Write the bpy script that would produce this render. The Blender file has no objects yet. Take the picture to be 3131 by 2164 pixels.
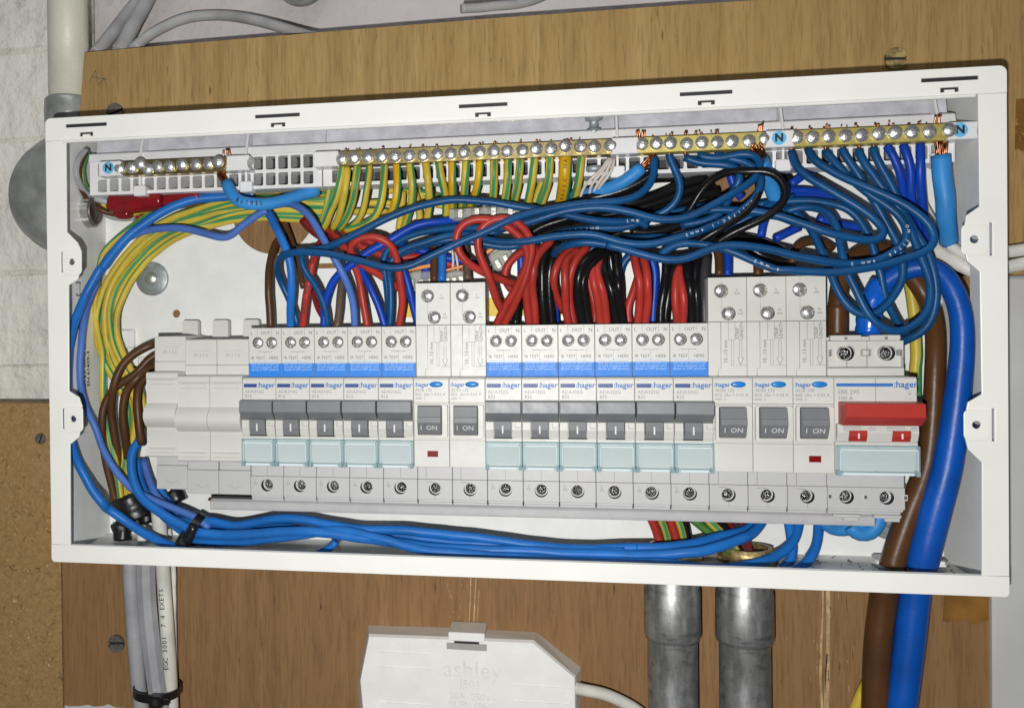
import bpy, bmesh, math, random
from mathutils import Vector, Matrix
random.seed(7)
S = 0.001                       # all numbers below are millimetres
sc = bpy.context.scene
COL = sc.collection
R = math.radians

# ------------------------------------------------------------------ camera
cam_d = bpy.data.cameras.new("camera")
cam = bpy.data.objects.new("camera", cam_d)
COL.objects.link(cam)
sc.camera = cam
cam_d.sensor_fit = 'HORIZONTAL'
cam_d.sensor_width = 36.0
cam_d.lens = 36.0 * 2800.0 / 3131.0
cam_d.shift_x = (3131 / 2 - 1160.38) / 3131
cam_d.shift_y = (1019.15 - 2164 / 2) / 3131
cam_d.clip_start = 0.01
cam_d.clip_end = 50
_z, _x, _y = 0.177616, -0.009326, 0.01155
_R = (Matrix.Rotation(_z, 3, 'Z') @ Matrix.Rotation(_x, 3, 'X') @ Matrix.Rotation(_y, 3, 'Y'))
_B = Matrix(((1, 0, 0), (0, 0, -1), (0, 1, 0)))     # camera looks down local -Z, up is +Y
cam.matrix_world = Matrix.Translation(Vector((248.655, -429.551, 118.946)) * S) @ (_R @ _B).to_4x4()

# ------------------------------------------------------------------ light
w = bpy.data.worlds.new("World"); sc.world = w; w.use_nodes = True
bg = w.node_tree.nodes["Background"]
bg.inputs[0].default_value = (0.88, 0.90, 1.0, 1)
bg.inputs[1].default_value = 0.045
def lamp(name, kind, loc, energy, color=(1, 1, 1), target=None, **kw):
    d = bpy.data.lights.new(name, kind); d.energy = energy; d.color = color
    for k, v in kw.items(): setattr(d, k, v)
    o = bpy.data.objects.new(name, d); COL.objects.link(o); o.location = Vector(loc) * S
    if target:
        o.rotation_euler = (Vector(target) - Vector(loc)).to_track_quat('-Z', 'Y').to_euler()
    return o
lamp("flash_lamp", 'POINT', (228, -462, 86), 9.6, (1.0, 0.99, 0.965), shadow_soft_size=0.0035)
lamp("ceiling_lamp", 'AREA', (150, -700, 1500), 5.0, (0.93, 0.95, 1.0), (220, 60, 120), shape='RECTANGLE', size=1.2, size_y=0.35)
sc.view_settings.view_transform = 'Standard'
sc.view_settings.look = 'None'
sc.view_settings.exposure = 0.0
sc.view_settings.gamma = 1.0

# ------------------------------------------------------------------ materials
def nt(name):
    m = bpy.data.materials.new(name); m.use_nodes = True
    t = m.node_tree; b = t.nodes["Principled BSDF"]
    return m, t, b
def link(t, a, b): t.links.new(a, b)
def node(t, typ, **kw):
    n = t.nodes.new(typ)
    for k, v in kw.items():
        if k.startswith('i_'): n.inputs[k[2:].replace('_', ' ')].default_value = v
        else: setattr(n, k, v)
    return n
def mixc(t, fac, a, b, blend='MIX'):
    n = t.nodes.new('ShaderNodeMix'); n.data_type = 'RGBA'; n.blend_type = blend
    for sock, val in ((n.inputs[0], fac), (n.inputs[6], a), (n.inputs[7], b)):
        if hasattr(val, 'links'): t.links.new(val, sock)
        else: sock.default_value = val if not isinstance(val, tuple) or len(val) == 4 else (*val, 1)
    return n.outputs[2]
def ramp(t, fac, a, b):
    n = t.nodes.new('ShaderNodeMapRange'); n.inputs[1].default_value = a; n.inputs[2].default_value = b
    t.links.new(fac, n.inputs[0]); return n.outputs[0]
def coords(t, scale=(1, 1, 1), rot=(0, 0, 0), loc=(0, 0, 0)):
    c = t.nodes.new('ShaderNodeTexCoord'); mp = t.nodes.new('ShaderNodeMapping')
    mp.inputs['Scale'].default_value = scale; mp.inputs['Rotation'].default_value = rot; mp.inputs['Location'].default_value = loc
    t.links.new(c.outputs['Object'], mp.inputs[0]); return mp.outputs[0]
def noise(t, vec, scale, detail=4, rough=.55, dist=0):
    n = t.nodes.new('ShaderNodeTexNoise'); n.inputs['Scale'].default_value = scale; n.inputs['Detail'].default_value = detail
    n.inputs['Roughness'].default_value = rough; n.inputs['Distortion'].default_value = dist
    t.links.new(vec, n.inputs['Vector']); return n.outputs['Fac']
def bump(t, b, h, strength, dist=0.0005):
    n = t.nodes.new('ShaderNodeBump'); n.inputs['Strength'].default_value = strength; n.inputs['Distance'].default_value = dist
    t.links.new(h, n.inputs['Height']); t.links.new(n.outputs[0], b.inputs['Normal'])
def plain(name, col, rough=.4, metal=0, var=.08, vs=90, bs=0, bscale=900, spec=.5, dirt=None, bd=.0005):
    m, t, b = nt(name)
    v = coords(t)
    n = noise(t, v, vs)
    dark = tuple(c * (1 - 2 * var) for c in col); lite = tuple(min(1, c * (1 + var)) for c in col)
    c = mixc(t, ramp(t, n, .3, .7), dark, lite)
    if dirt:
        n2 = noise(t, v, dirt[1], 8, .7)
        c = mixc(t, ramp(t, n2, dirt[2], dirt[2] + .12), c, dirt[0])
    link(t, c, b.inputs['Base Color'])
    r = t.nodes.new('ShaderNodeMapRange'); r.inputs[3].default_value = rough * .8; r.inputs[4].default_value = min(1, rough * 1.25)
    link(t, noise(t, v, vs * 3), r.inputs[0]); link(t, r.outputs[0], b.inputs['Roughness'])
    b.inputs['Metallic'].default_value = metal; b.inputs['Specular IOR Level'].default_value = spec
    if bs: bump(t, b, noise(t, v, bscale, 4 if bd > .001 else 3), bs, bd)
    return m
M = {}
M['paint'] = plain('white_paint', (.83, .83, .785), .34, var=.025, vs=22, bs=.08, bscale=700, dirt=((.66, .64, .55), 75, .70))
M['paint_in'] = plain('white_paint_inside', (.82, .825, .80), .36, var=.03, bs=.06, bscale=1500, dirt=((.50, .48, .43), 200, .69))
M['plastic'] = plain('cream_plastic', (.61, .605, .565), .42, var=.02, bs=.03)
M['plastic_low'] = plain('grey_plastic', (.53, .53, .53), .42, var=.02, bs=.03)
M['carrier'] = plain('white_carrier_plastic', (.78, .78, .785), .3, var=.03, bs=.04)
M['clearwhite'] = plain('milky_plastic', (.56, .56, .61), .18, var=.12, vs=120, bs=.35, bscale=160)
M['toggle'] = plain('grey_toggle', (.185, .192, .205), .42, var=.04, bs=.04)
M['redtoggle'] = plain('red_toggle', (.42, .030, .022), .4, var=.04)
M['redwin'] = plain('red_window', (.20, .006, .006), .2)
M['white'] = plain('white_mark', (.75, .75, .75), .5)
M['ink'] = plain('grey_ink', (.17, .17, .18), .6)
M['ink_lite'] = plain('pale_ink', (.30, .30, .30), .6)
M['inkblack'] = plain('black_ink', (.012, .012, .014), .6)
M['logo'] = plain('blue_ink', (.02, .15, .50), .5)
M['logobar'] = plain('dark_blue_ink', (.010, .055, .24), .45)
M['sticker'] = plain('blue_sticker', (.004, .195, .68), .5, var=.04, bs=.12, bscale=500)
M['stickertext'] = plain('pale_sticker_print', (.42, .60, .85), .5)
M['button'] = plain('blue_button', (.014, .20, .58), .3)
M['nblue'] = plain('light_blue_sticker', (.15, .50, .80), .45)
M['groove'] = plain('groove', (.10, .10, .10), .7)
M['embs'] = plain('embossed_plastic_shade', (.38, .375, .345), .5)  # darker than the housing: shade of the relief put into the colour
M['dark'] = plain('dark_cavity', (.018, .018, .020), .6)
M['brass'] = plain('brass', (.62, .50, .22), .30, 1, var=.12, vs=200, bs=.05)
M['brassy'] = plain('yellow_brass', (.66, .55, .16), .42, .55, var=.10, vs=200, bs=.05)
M['copper'] = plain('copper', (.50, .20, .10), .34, 1, var=.35, vs=500)
M['goldmetal'] = plain('old_brass', (.60, .46, .20), .42, .6, var=.35, vs=260, bs=.5, bscale=420, bd=.0008)
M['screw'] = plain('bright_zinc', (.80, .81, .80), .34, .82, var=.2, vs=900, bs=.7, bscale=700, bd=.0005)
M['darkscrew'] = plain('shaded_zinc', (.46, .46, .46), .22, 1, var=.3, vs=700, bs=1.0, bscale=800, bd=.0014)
M['dullscrew'] = plain('dull_steel', (.24, .215, .185), .45, .6, var=.2, vs=400, bs=.2)
M['nickel'] = plain('nickel', (.62, .60, .55), .25, 1, var=.15, vs=300, bs=.1)
M['tape'] = plain('black_tape', (.008, .008, .009), .35, var=.2, bs=.5, bscale=260)
M['redtape'] = plain('red_tape', (.23, .010, .014), .22, var=.15, bs=.6, bscale=150)
M['bluetape'] = plain('blue_tape', (.006, .11, .55), .2, var=.1, bs=.7, bscale=120, bd=.001)
M['nylon'] = plain('black_nylon', (.010, .010, .011), .3, bs=.1)
M['amber'] = plain('amber_tape', (.23, .11, .025), .3, var=.25, vs=60, bs=.25, bscale=200, dirt=((.62, .40, .16), 90, .60))
M['yellow'] = plain('yellow_label', (.78, .52, .03), .5)
M['orange'] = plain('orange_lever', (.68, .22, .015), .35)
M['jbox'] = plain('jbox_plastic', (.86, .86, .825), .5, var=.03, bs=.08, dirt=((.33, .30, .25), 130, .71))
M['jemb'] = plain('jbox_relief', (.80, .80, .765), .5)
M['trunk'] = plain('grey_white_panel', (.55, .55, .53), .5, var=.05, vs=20, bs=.1, bscale=300)
M['plaster'] = plain('painted_plaster', (.60, .555, .55), .7, var=.07, vs=18, bs=.6, bscale=80, bd=.004, dirt=((.40, .40, .37), 35, .60))
M['mortar'] = plain('painted_mortar', (.68, .66, .58), .8, var=.1, vs=40, bs=.9, bscale=120, bd=.004)
M['brick'] = plain('painted_brick', (.78, .765, .69), .6, var=.08, vs=18, bs=.9, bscale=70, bd=.005, dirt=((.40, .39, .34), 45, .60))
M['pipe'] = plain('cream_painted_pipe', (.68, .66, .555), .45, var=.05, vs=40, bs=.5, bscale=90, bd=.0015, dirt=((.40, .40, .37), 60, .68))
M['busbar'] = plain('grey_busbar_cover', (.50, .495, .50), .28, var=.03)
def galv(name, base, sc_):
    m, t, b = nt(name)
    v = coords(t)
    vo = t.nodes.new('ShaderNodeTexVoronoi'); vo.inputs['Scale'].default_value = sc_; link(t, v, vo.inputs['Vector'])
    n = noise(t, v, 500, 6, .7)
    c = mixc(t, vo.outputs['Color'], tuple(x * .62 for x in base), tuple(min(1, x * 1.25) for x in base))
    c = mixc(t, ramp(t, n, .55, .72), c, tuple(x * .35 for x in base))
    link(t, c, b.inputs['Base Color']); b.inputs['Metallic'].default_value = .75
    r = t.nodes.new('ShaderNodeMapRange'); r.inputs[3].default_value = .32; r.inputs[4].default_value = .6
    link(t, noise(t, v, 180), r.inputs[0]); link(t, r.outputs[0], b.inputs['Roughness'])
    bump(t, b, noise(t, v, 350, 5), .3)
    return m
def conduit():
    m, t, b = nt('galvanised_steel')
    v = coords(t, (260, 260, 45)); v2 = coords(t, (110, 110, 260)); v3 = coords(t)
    n1 = noise(t, v, 1.0, 6, .7); n2 = noise(t, v2, 1.0, 5, .6, .3); n3 = noise(t, v3, 70, 4)
    c = mixc(t, ramp(t, n1, .3, .72), (.22, .225, .225), (.42, .43, .42))
    c = mixc(t, ramp(t, n2, .54, .82), c, (.05, .05, .052))
    c = mixc(t, ramp(t, n3, .52, .70), c, (.24, .25, .25))
    vo = t.nodes.new('ShaderNodeTexVoronoi'); vo.inputs['Scale'].default_value = 1.0; link(t, coords(t, (330, 330, 230)), vo.inputs['Vector'])
    c = mixc(t, .12, c, vo.outputs['Distance'], 'OVERLAY')
    vo2 = t.nodes.new('ShaderNodeTexVoronoi'); vo2.inputs['Scale'].default_value = 1.0; link(t, coords(t, (240, 240, 170)), vo2.inputs['Vector'])
    sp = t.nodes.new('ShaderNodeSeparateColor'); link(t, vo2.outputs['Color'], sp.inputs[0])
    c = mixc(t, ramp(t, sp.outputs[0], .72, 2.2), c, (.10, .10, .105)); c = mixc(t, ramp(t, sp.outputs[1], .72, 2.0), c, (.52, .53, .53))
    link(t, c, b.inputs['Base Color']); b.inputs['Metallic'].default_value = .7
    r = t.nodes.new('ShaderNodeMapRange'); r.inputs[3].default_value = .25; r.inputs[4].default_value = .62
    link(t, n1, r.inputs[0]); link(t, r.outputs[0], b.inputs['Roughness'])
    bump(t, b, n2, .22, .0004)
    return m
M['galv'] = conduit()
M['galvdark'] = plain('grey_cast_iron', (.40, .415, .40), .36, .35, var=.2, vs=55, bs=.5, bscale=160, bd=.001, dirt=((.11, .115, .11), 120, .62))
M['washer'] = galv('zinc_washer', (.42, .47, .475), 60)
M['washer'].node_tree.nodes['Principled BSDF'].inputs['Metallic'].default_value = .45
def wood(name, c1, c2, c3, streaks=None):
    m, t, b = nt(name)
    v1 = coords(t, (120, 120, 4)); v2 = coords(t, (800, 800, 60)); v3 = coords(t, (30, 30, 2.5))
    n1 = noise(t, v1, 1.0, 5, .6, .6); n2 = noise(t, v2, 1.0, 4, .6); n3 = noise(t, v3, 1.0, 3, .5, 1.0)
    c = mixc(t, ramp(t, n1, .30, .70), c1, c2)
    c = mixc(t, ramp(t, n3, .35, .75), c, c3)
    f = ramp(t, n2, .47, .66)
    fm = t.nodes.new('ShaderNodeMath'); fm.operation = 'MULTIPLY'; fm.inputs[1].default_value = .42; link(t, f, fm.inputs[0])
    c = mixc(t, fm.outputs[0], c, tuple(x * .55 for x in c1))
    v4 = coords(t, (520, 520, 70)); n4 = noise(t, v4, 1.0, 2, .5)
    f4 = ramp(t, n4, .70, .80)
    c = mixc(t, f4, c, tuple(x * .35 for x in c1))
    link(t, c, b.inputs['Base Color']); b.inputs['Roughness'].default_value = .55
    b.inputs['Specular IOR Level'].default_value = .12
    bump(t, b, n2, .25, .0004)
    return m
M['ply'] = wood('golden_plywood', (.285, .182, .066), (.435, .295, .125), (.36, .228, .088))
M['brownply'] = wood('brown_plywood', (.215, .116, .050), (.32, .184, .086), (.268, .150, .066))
M['bareply'] = wood('bare_plywood', (.34, .185, .10), (.46, .28, .16), (.38, .22, .12))
M['pencil'] = plain('pencil', (.14, .13, .10), .6)
M['scratch'] = plain('bare_scratch', (.52, .36, .19), .6, var=.2, vs=300)
def chip():
    m, t, b = nt('chipboard')
    v = coords(t)
    vo = t.nodes.new('ShaderNodeTexVoronoi'); vo.inputs['Scale'].default_value = 620; link(t, v, vo.inputs['Vector'])
    n = noise(t, v, 240, 6, .7, 1.2)
    c = mixc(t, vo.outputs['Color'], (.27, .160, .056), (.37, .235, .092))
    c = mixc(t, ramp(t, n, .56, .70), c, (.11, .062, .024))
    c = mixc(t, ramp(t, noise(t, v, 330, 4), .66, .72), c, (.55, .42, .23))
    link(t, c, b.inputs['Base Color']); b.inputs['Roughness'].default_value = .75
    bump(t, b, n, .5)
    return m
M['chip'] = chip()
def glass(name, tint, dens=.35, rough=.08):
    m, t, b = nt(name)
    tr = t.nodes.new('ShaderNodeBsdfTransparent'); tr.inputs[0].default_value = (*tint, 1)
    b.inputs['Base Color'].default_value = (*tint, 1); b.inputs['Roughness'].default_value = rough
    ad = t.nodes.new('ShaderNodeMixShader'); ad.inputs[0].default_value = dens
    link(t, tr.outputs[0], ad.inputs[1]); link(t, b.outputs[0], ad.inputs[2])
    link(t, ad.outputs[0], t.nodes['Material Output'].inputs[0])
    return m
M['holder'] = glass('clear_bluish_plastic', (.955, .982, .988), .08)
M['holderedge'] = glass('clear_bluish_edge', (.78, .88, .91), .22)
M['holderdark'] = glass('clear_bluish_clip', (.40, .56, .60), .6)
M['holderlite'] = glass('clear_bluish_lip_shine', (.80, .92, .95), .8)  # whitened, the light caught by the lip is put into the colour
M['clear'] = glass('clear_plastic', (.80, .80, .76), .3)
M['label'] = plain('grey_paper', (.53, .55, .545), .7, var=.02)
def wiremat(k, col, rough=.38):
    M[k] = plain(k + '_pvc', col, rough, var=.13, vs=45, bs=.22, bscale=320, spec=.28, dirt=(tuple(min(1, c * .8 + .05) for c in col), 220, .70))
wiremat('dblue', (.005, .070, .205)); wiremat('rblue', (.006, .052, .40)); wiremat('bblue', (.014, .150, .50), .4)
wiremat('mblue', (.020, .165, .56), .4); wiremat('lblue', (.040, .26, .64), .45); wiremat('peri', (.075, .17, .50), .42)
wiremat('red', (.40, .036, .026)); wiremat('dred', (.19, .013, .013)); wiremat('brown', (.085, .036, .014)); wiremat('gbrown', (.115, .080, .060))
wiremat('black', (.008, .008, .009), .26); wiremat('dgrey', (.040, .041, .044)); wiremat('green', (.06, .19, .035)); wiremat('twhite', (.66, .61, .56))
wiremat('wcable', (.68, .665, .61), .42); wiremat('gcable', (.40, .40, .40), .45); wiremat('gsteel', (.36, .365, .385), .38)
wiremat('tblue', (.003, .075, .38), .36); wiremat('tbrown', (.085, .036, .012), .36)
wiremat('eyel', (.58, .44, .052), .4); wiremat('eamb', (.64, .37, .012), .34); wiremat('egrn', (.055, .28, .115), .4)

# ------------------------------------------------------------------ helpers
def obj(name, mesh, parent=None, loc=None):
    o = bpy.data.objects.new(name, mesh); COL.objects.link(o)
    if parent is not None:
        o.parent = parent
        if loc is None: o.location = -parent.location if parent.parent is None else (0, 0, 0)
    if loc is not None: o.location = Vector(loc) * S
    return o
def tag(o, label=None, cat=None, group=None, kind=None):
    if label: o['label'] = label
    if cat: o['category'] = cat
    if group: o['group'] = group
    if kind: o['kind'] = kind
    return o
def thing(name, label, cat, loc=(0, 0, 0), group=None):
    o = bpy.data.objects.new(name, None); COL.objects.link(o)
    o.empty_display_size = .01; o.location = Vector(loc) * S
    return tag(o, label, cat, group)
def kids(o): return [c for c in COL.objects if c.parent == o]
def copy_tree(o, kidmap, parent=None):
    c = o.copy(); COL.objects.link(c)
    if parent is not None: c.parent = parent
    for k in kidmap.get(o, []): copy_tree(k, kidmap, c)
    return c
def kmap():
    d = {}
    for o in COL.objects:
        if o.parent: d.setdefault(o.parent, []).append(o)
    return d
class MB:
    """collects shapes (in mm) into one mesh"""
    def __init__(s): s.bm = bmesh.new(); s.mats = []
    def mi(s, m):
        m = M[m] if isinstance(m, str) else m
        if m not in s.mats: s.mats.append(m)
        return s.mats.index(m)
    def add(s, verts, faces, m, smooth=False):
        i = s.mi(m); vs = [s.bm.verts.new(v) for v in verts]
        for f in faces:
            try:
                fc = s.bm.faces.new([vs[k] for k in f]); fc.material_index = i; fc.smooth = smooth
            except ValueError: pass
        return s
    def merge(s, b2, m):
        i = s.mi(m); b2.verts.index_update(); vs = [s.bm.verts.new(v.co) for v in b2.verts]
        for f in b2.faces:
            try: fc = s.bm.faces.new([vs[v.index] for v in f.verts])
            except ValueError: continue
            fc.material_index = i; fc.smooth = f.smooth
        b2.free(); return s
    def box(s, x0, x1, y0, y1, z0, z1, m, b=.15):
        b2 = bmesh.new()
        vs = [b2.verts.new((x, y, z)) for x in (x0, x1) for y in (y0, y1) for z in (z0, z1)]
        for f in ((0, 1, 3, 2), (4, 6, 7, 5), (0, 4, 5, 1), (2, 3, 7, 6), (0, 2, 6, 4), (1, 5, 7, 3)): b2.faces.new([vs[k] for k in f])
        if b: bmesh.ops.bevel(b2, geom=b2.edges[:], offset=min(b, .45 * min(abs(x1 - x0), abs(y1 - y0), abs(z1 - z0))), segments=1, affect='EDGES')
        bmesh.ops.recalc_face_normals(b2, faces=b2.faces[:])
        return s.merge(b2, m)
    def prism(s, prof, a0, a1, m, axis='x', b=.15, smooth=False):
        """profile of (y,z) pushed along x, or (x,z) along y, or (x,y) along z"""
        f = {'x': lambda p, a: (a, p[0], p[1]), 'y': lambda p, a: (p[0], a, p[1]), 'z': lambda p, a: (p[0], p[1], a)}[axis]
        b2 = bmesh.new(); n = len(prof)
        A = [b2.verts.new(f(p, a0)) for p in prof]; B = [b2.verts.new(f(p, a1)) for p in prof]
        b2.faces.new(A); b2.faces.new(B[::-1])
        for k in range(n):
            fc = b2.faces.new((A[k], B[k], B[(k + 1) % n], A[(k + 1) % n])); fc.smooth = smooth
        if b: bmesh.ops.bevel(b2, geom=b2.edges[:], offset=b, segments=1, affect='EDGES')
        bmesh.ops.recalc_face_normals(b2, faces=b2.faces[:])
        return s.merge(b2, m)
    def lathe(s, prof, c, axis, m, n=24, smooth=True, caps=True):
        """profile of (radius, along) round an axis through c"""
        vs = []; fs = []
        for (r, a) in prof:
            for k in range(n):
                t = 2 * math.pi * k / n; p, q = r * math.cos(t), r * math.sin(t)
                vs.append({'y': (c[0] + p, c[1] + a, c[2] + q), 'z': (c[0] + p, c[1] + q, c[2] + a), 'x': (c[0] + a, c[1] + p, c[2] + q)}[axis])
        for i in range(len(prof) - 1):
            for k in range(n):
                fs.append((i * n + k, i * n + (k + 1) % n, (i + 1) * n + (k + 1) % n, (i + 1) * n + k))
        if caps and prof[0][0] > 0: fs.append(tuple(range(n - 1, -1, -1)))
        if caps and prof[-1][0] > 0: fs.append(tuple((len(prof) - 1) * n + k for k in range(n)))
        b2 = bmesh.new(); V = [b2.verts.new(v) for v in vs]
        for f in fs:
            try:
                fc = b2.faces.new([V[k] for k in f]); fc.smooth = smooth and len(f) == 4
            except ValueError: pass
        bmesh.ops.recalc_face_normals(b2, faces=b2.faces[:])
        return s.merge(b2, m)
    def mesh(s, name):
        me = bpy.data.meshes.new(name)
        for v in s.bm.verts: v.co *= S
        s.bm.to_mesh(me); s.bm.free()
        for m in s.mats: me.materials.append(m)
        return me
    def build(s, name, parent=None, loc=None): return obj(name, s.mesh(name), parent, loc)

def plate_bm(outline, holes, y0, y1, bev=0):
    """a sheet in the x-z plane with real openings, from y0 to y1"""
    cu = bpy.data.curves.new('plate', 'CURVE'); cu.dimensions = '2D'; cu.fill_mode = 'BOTH'
    for loop in [outline] + holes:
        sp = cu.splines.new('POLY'); sp.points.add(len(loop) - 1); sp.use_cyclic_u = True
        for p, q in zip(sp.points, loop): p.co = (q[0], q[1], 0, 1)
    t = abs(y1 - y0) / 2
    cu.extrude = t - bev if bev else t
    if bev: cu.bevel_depth = bev; cu.bevel_resolution = 1; cu.offset = -bev
    o = bpy.data.objects.new('plate', cu)
    COL.objects.link(o)
    me = bpy.data.meshes.new_from_object(o.evaluated_get(bpy.context.evaluated_depsgraph_get()))
    bpy.data.objects.remove(o); bpy.data.curves.remove(cu)
    b2 = bmesh.new(); b2.from_mesh(me); bpy.data.meshes.remove(me)
    ym = (y0 + y1) / 2
    for v in b2.verts: v.co = (v.co.x, ym - v.co.z, v.co.y)
    bmesh.ops.remove_doubles(b2, verts=b2.verts[:], dist=.0005)
    bmesh.ops.recalc_face_normals(b2, faces=b2.faces[:])
    for f in b2.faces: f.smooth = False
    return b2
def circ(cx, cz, r, n=20, a0=0): return [(cx + r * math.cos(a0 + 2 * math.pi * k / n), cz + r * math.sin(a0 + 2 * math.pi * k / n)) for k in range(n)]
def rect(x0, x1, z0, z1): return [(x0, z0), (x1, z0), (x1, z1), (x0, z1)]
def plate(mb, outline, holes, y0, y1, m, bev=0): return mb.merge(plate_bm(outline, holes, y0, y1, bev), m)

_tc = {}
def text_mesh(s, size, m, align='LEFT', thick=.05, fat=0, space=1.0):
    key = (s, size, m, align, thick, fat, space)
    if key in _tc: return _tc[key]
    cu = bpy.data.curves.new('lettering', 'FONT'); cu.body = s; cu.size = size; cu.align_x = align; cu.align_y = 'CENTER'
    cu.extrude = thick; cu.resolution_u = 2; cu.offset = fat; cu.space_character = space
    cu.space_line = .85
    o = bpy.data.objects.new('lettering', cu); COL.objects.link(o)
    me = bpy.data.meshes.new_from_object(o.evaluated_get(bpy.context.evaluated_depsgraph_get()))
    bpy.data.objects.remove(o); bpy.data.curves.remove(cu)
    for v in me.vertices: v.co = Vector((v.co.x, -v.co.z, v.co.y)) * S
    me.materials.clear(); me.materials.append(M[m]); me.name = 'lettering'
    _tc[key] = me
    return me
def text(name, s, size, x, y, z, m, parent, align='LEFT', rot=0, fat=0, rotm=None, space=1.0):
    o = bpy.data.objects.new(name, text_mesh(s, size, m, align, .04, fat, space)); COL.objects.link(o)
    o.parent = parent; o.location = Vector((x, y, z)) * S
    if rot: o.rotation_euler = (0, -R(rot), 0)
    if rotm is not None: o.rotation_euler = rotm.to_euler()
    return o

def catmull(P, sub):
    P = [Vector(p) for p in P]; n = len(P); out = []; idx = []
    ext = [P[0] * 2 - P[1]] + P + [P[-1] * 2 - P[-2]]
    for i in range(n - 1):
        p0, p1, p2, p3 = ext[i:i + 4]
        # centripetal-like parametrisation keeps uneven points from kinking
        t0 = 0; t1 = t0 + max(1e-4, (p1 - p0).length) ** .5; t2 = t1 + max(1e-4, (p2 - p1).length) ** .5; t3 = t2 + max(1e-4, (p3 - p2).length) ** .5
        k = max(2, int((p2 - p1).length / sub))
        for j in range(k):
            t = t1 + (t2 - t1) * j / k
            a1 = p0 * ((t1 - t) / (t1 - t0)) + p1 * ((t - t0) / (t1 - t0)); a2 = p1 * ((t2 - t) / (t2 - t1)) + p2 * ((t - t1) / (t2 - t1)); a3 = p2 * ((t3 - t) / (t3 - t2)) + p3 * ((t - t2) / (t3 - t2))
            b1 = a1 * ((t2 - t) / (t2 - t0)) + a2 * ((t - t0) / (t2 - t0)); b2 = a2 * ((t3 - t) / (t3 - t1)) + a3 * ((t - t1) / (t3 - t1))
            out.append(b1 * ((t2 - t) / (t2 - t1)) + b2 * ((t - t1) / (t2 - t1)))
    out.append(P[-1].copy())
    for _ in range(4):
        out = [out[0]] + [(out[i - 1] + out[i] * 2 + out[i + 1]) / 4 for i in range(1, len(out) - 1)] + [out[-1]]
    return out
def tube(mb, pts, r, mats, n=12, phase=0, twist=0, sub=2.2, radii=None, hexa=False, wob=0):
    """round tube along pts; mats is one material or a list of n materials (stripes)"""
    C = catmull(pts, sub); L = [0]
    if wob and len(C) > 8:
        p1, p2, p3 = random.uniform(0, 6), random.uniform(0, 6), random.uniform(0, 6); nC = len(C)
        for i, c in enumerate(C):
            e = min(1, i / 5, (nC - 1 - i) / 5); a = i * sub
            c += Vector((math.sin(a * .17 + p1) + .5 * math.sin(a * .43 + p2), math.sin(a * .21 + p3), math.sin(a * .19 + p2) + .5 * math.sin(a * .39 + p3))) * wob * e
    for a, b in zip(C, C[1:]): L.append(L[-1] + (b - a).length)
    nrm = None; rings = []; frames = []
    for i, c in enumerate(C):
        t = (C[min(i + 1, len(C) - 1)] - C[max(i - 1, 0)]).normalized()
        if nrm is None:
            nrm = t.cross(Vector((0, 1, 0)))
            if nrm.length < .05: nrm = t.cross(Vector((1, 0, 0)))
            nrm.normalize()
        nrm = (nrm - t * nrm.dot(t)).normalized(); bi = t.cross(nrm)
        frames.append((c, t, nrm.copy(), bi))
        f = i / (len(C) - 1)
        rr = r if not radii else (radii[min(int(f * (len(radii) - 1)), len(radii) - 1)] * (1 - (f * (len(radii) - 1)) % 1) + radii[min(int(f * (len(radii) - 1)) + 1, len(radii) - 1)] * ((f * (len(radii) - 1)) % 1))
        ring = []
        for k in range(n):
            a = phase + twist * L[i] + 2 * math.pi * k / n
            q = rr * (1 if not hexa else (.9 + .1 * math.cos(3 * a) ** 2))
            ring.append(mb.bm.verts.new(c + (nrm * math.cos(a) + bi * math.sin(a)) * q))
        rings.append(ring)
    ml = [mb.mi(mm) for mm in mats] if isinstance(mats, list) else [mb.mi(mats)] * n
    for a, b in zip(rings, rings[1:]):
        for k in range(n):
            f = mb.bm.faces.new((a[k], a[(k + 1) % n], b[(k + 1) % n], b[k])); f.material_index = ml[k]; f.smooth = True
    for ring, rev in ((rings[0], 0), (rings[-1], 1)):
        f = mb.bm.faces.new(ring if rev else ring[::-1]); f.material_index = ml[0]
    return frames, L

# ------------------------------------------------------------------ setting
g = MB(); g.box(-1500, 1800, 118, 200, -1000, 1200, 'plaster', 0)
tag(g.build('wall'), 'painted plaster wall behind the boards', None, kind='structure')
W_ = MB()
W_.box(-700, -30, 98.6, 112, -500, 640, 'mortar', 0)
side = W_.build('side_wall'); tag(side, 'cream painted brick wall at the left', None, kind='structure')
joints = [636, 560, 486, 412, 338, (-73.3, 292.7)[1], (-74.3, 237.6)[1], (-75.6, 154.1)[1], (-76.6, 95.4)[1], 20, -50]
for i in range(len(joints) - 1):
    z1, z0 = joints[i], joints[i + 1]
    xs = [-690, -470, -250, -33.5] if i % 2 == 0 else [-690, -580, -360, -90 - 3 * i, -33.5]
    for a, b in zip(xs, xs[1:]):
        q = MB(); d = random.uniform(-.8, .8); t0, t1 = random.uniform(-1.5, 1.5), random.uniform(-1.5, 1.5)
        q.prism([(a + .5, z0 + t0 + .6), (b - .5, z0 + t1 + .6), (b - .5, z1 + t1 * .6 - .6), (a + .5, z1 + t0 * .6 - .6)], 97.5 + d, 103, 'brick', 'y', b=1.2)
        q.build('brick', side)

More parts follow.
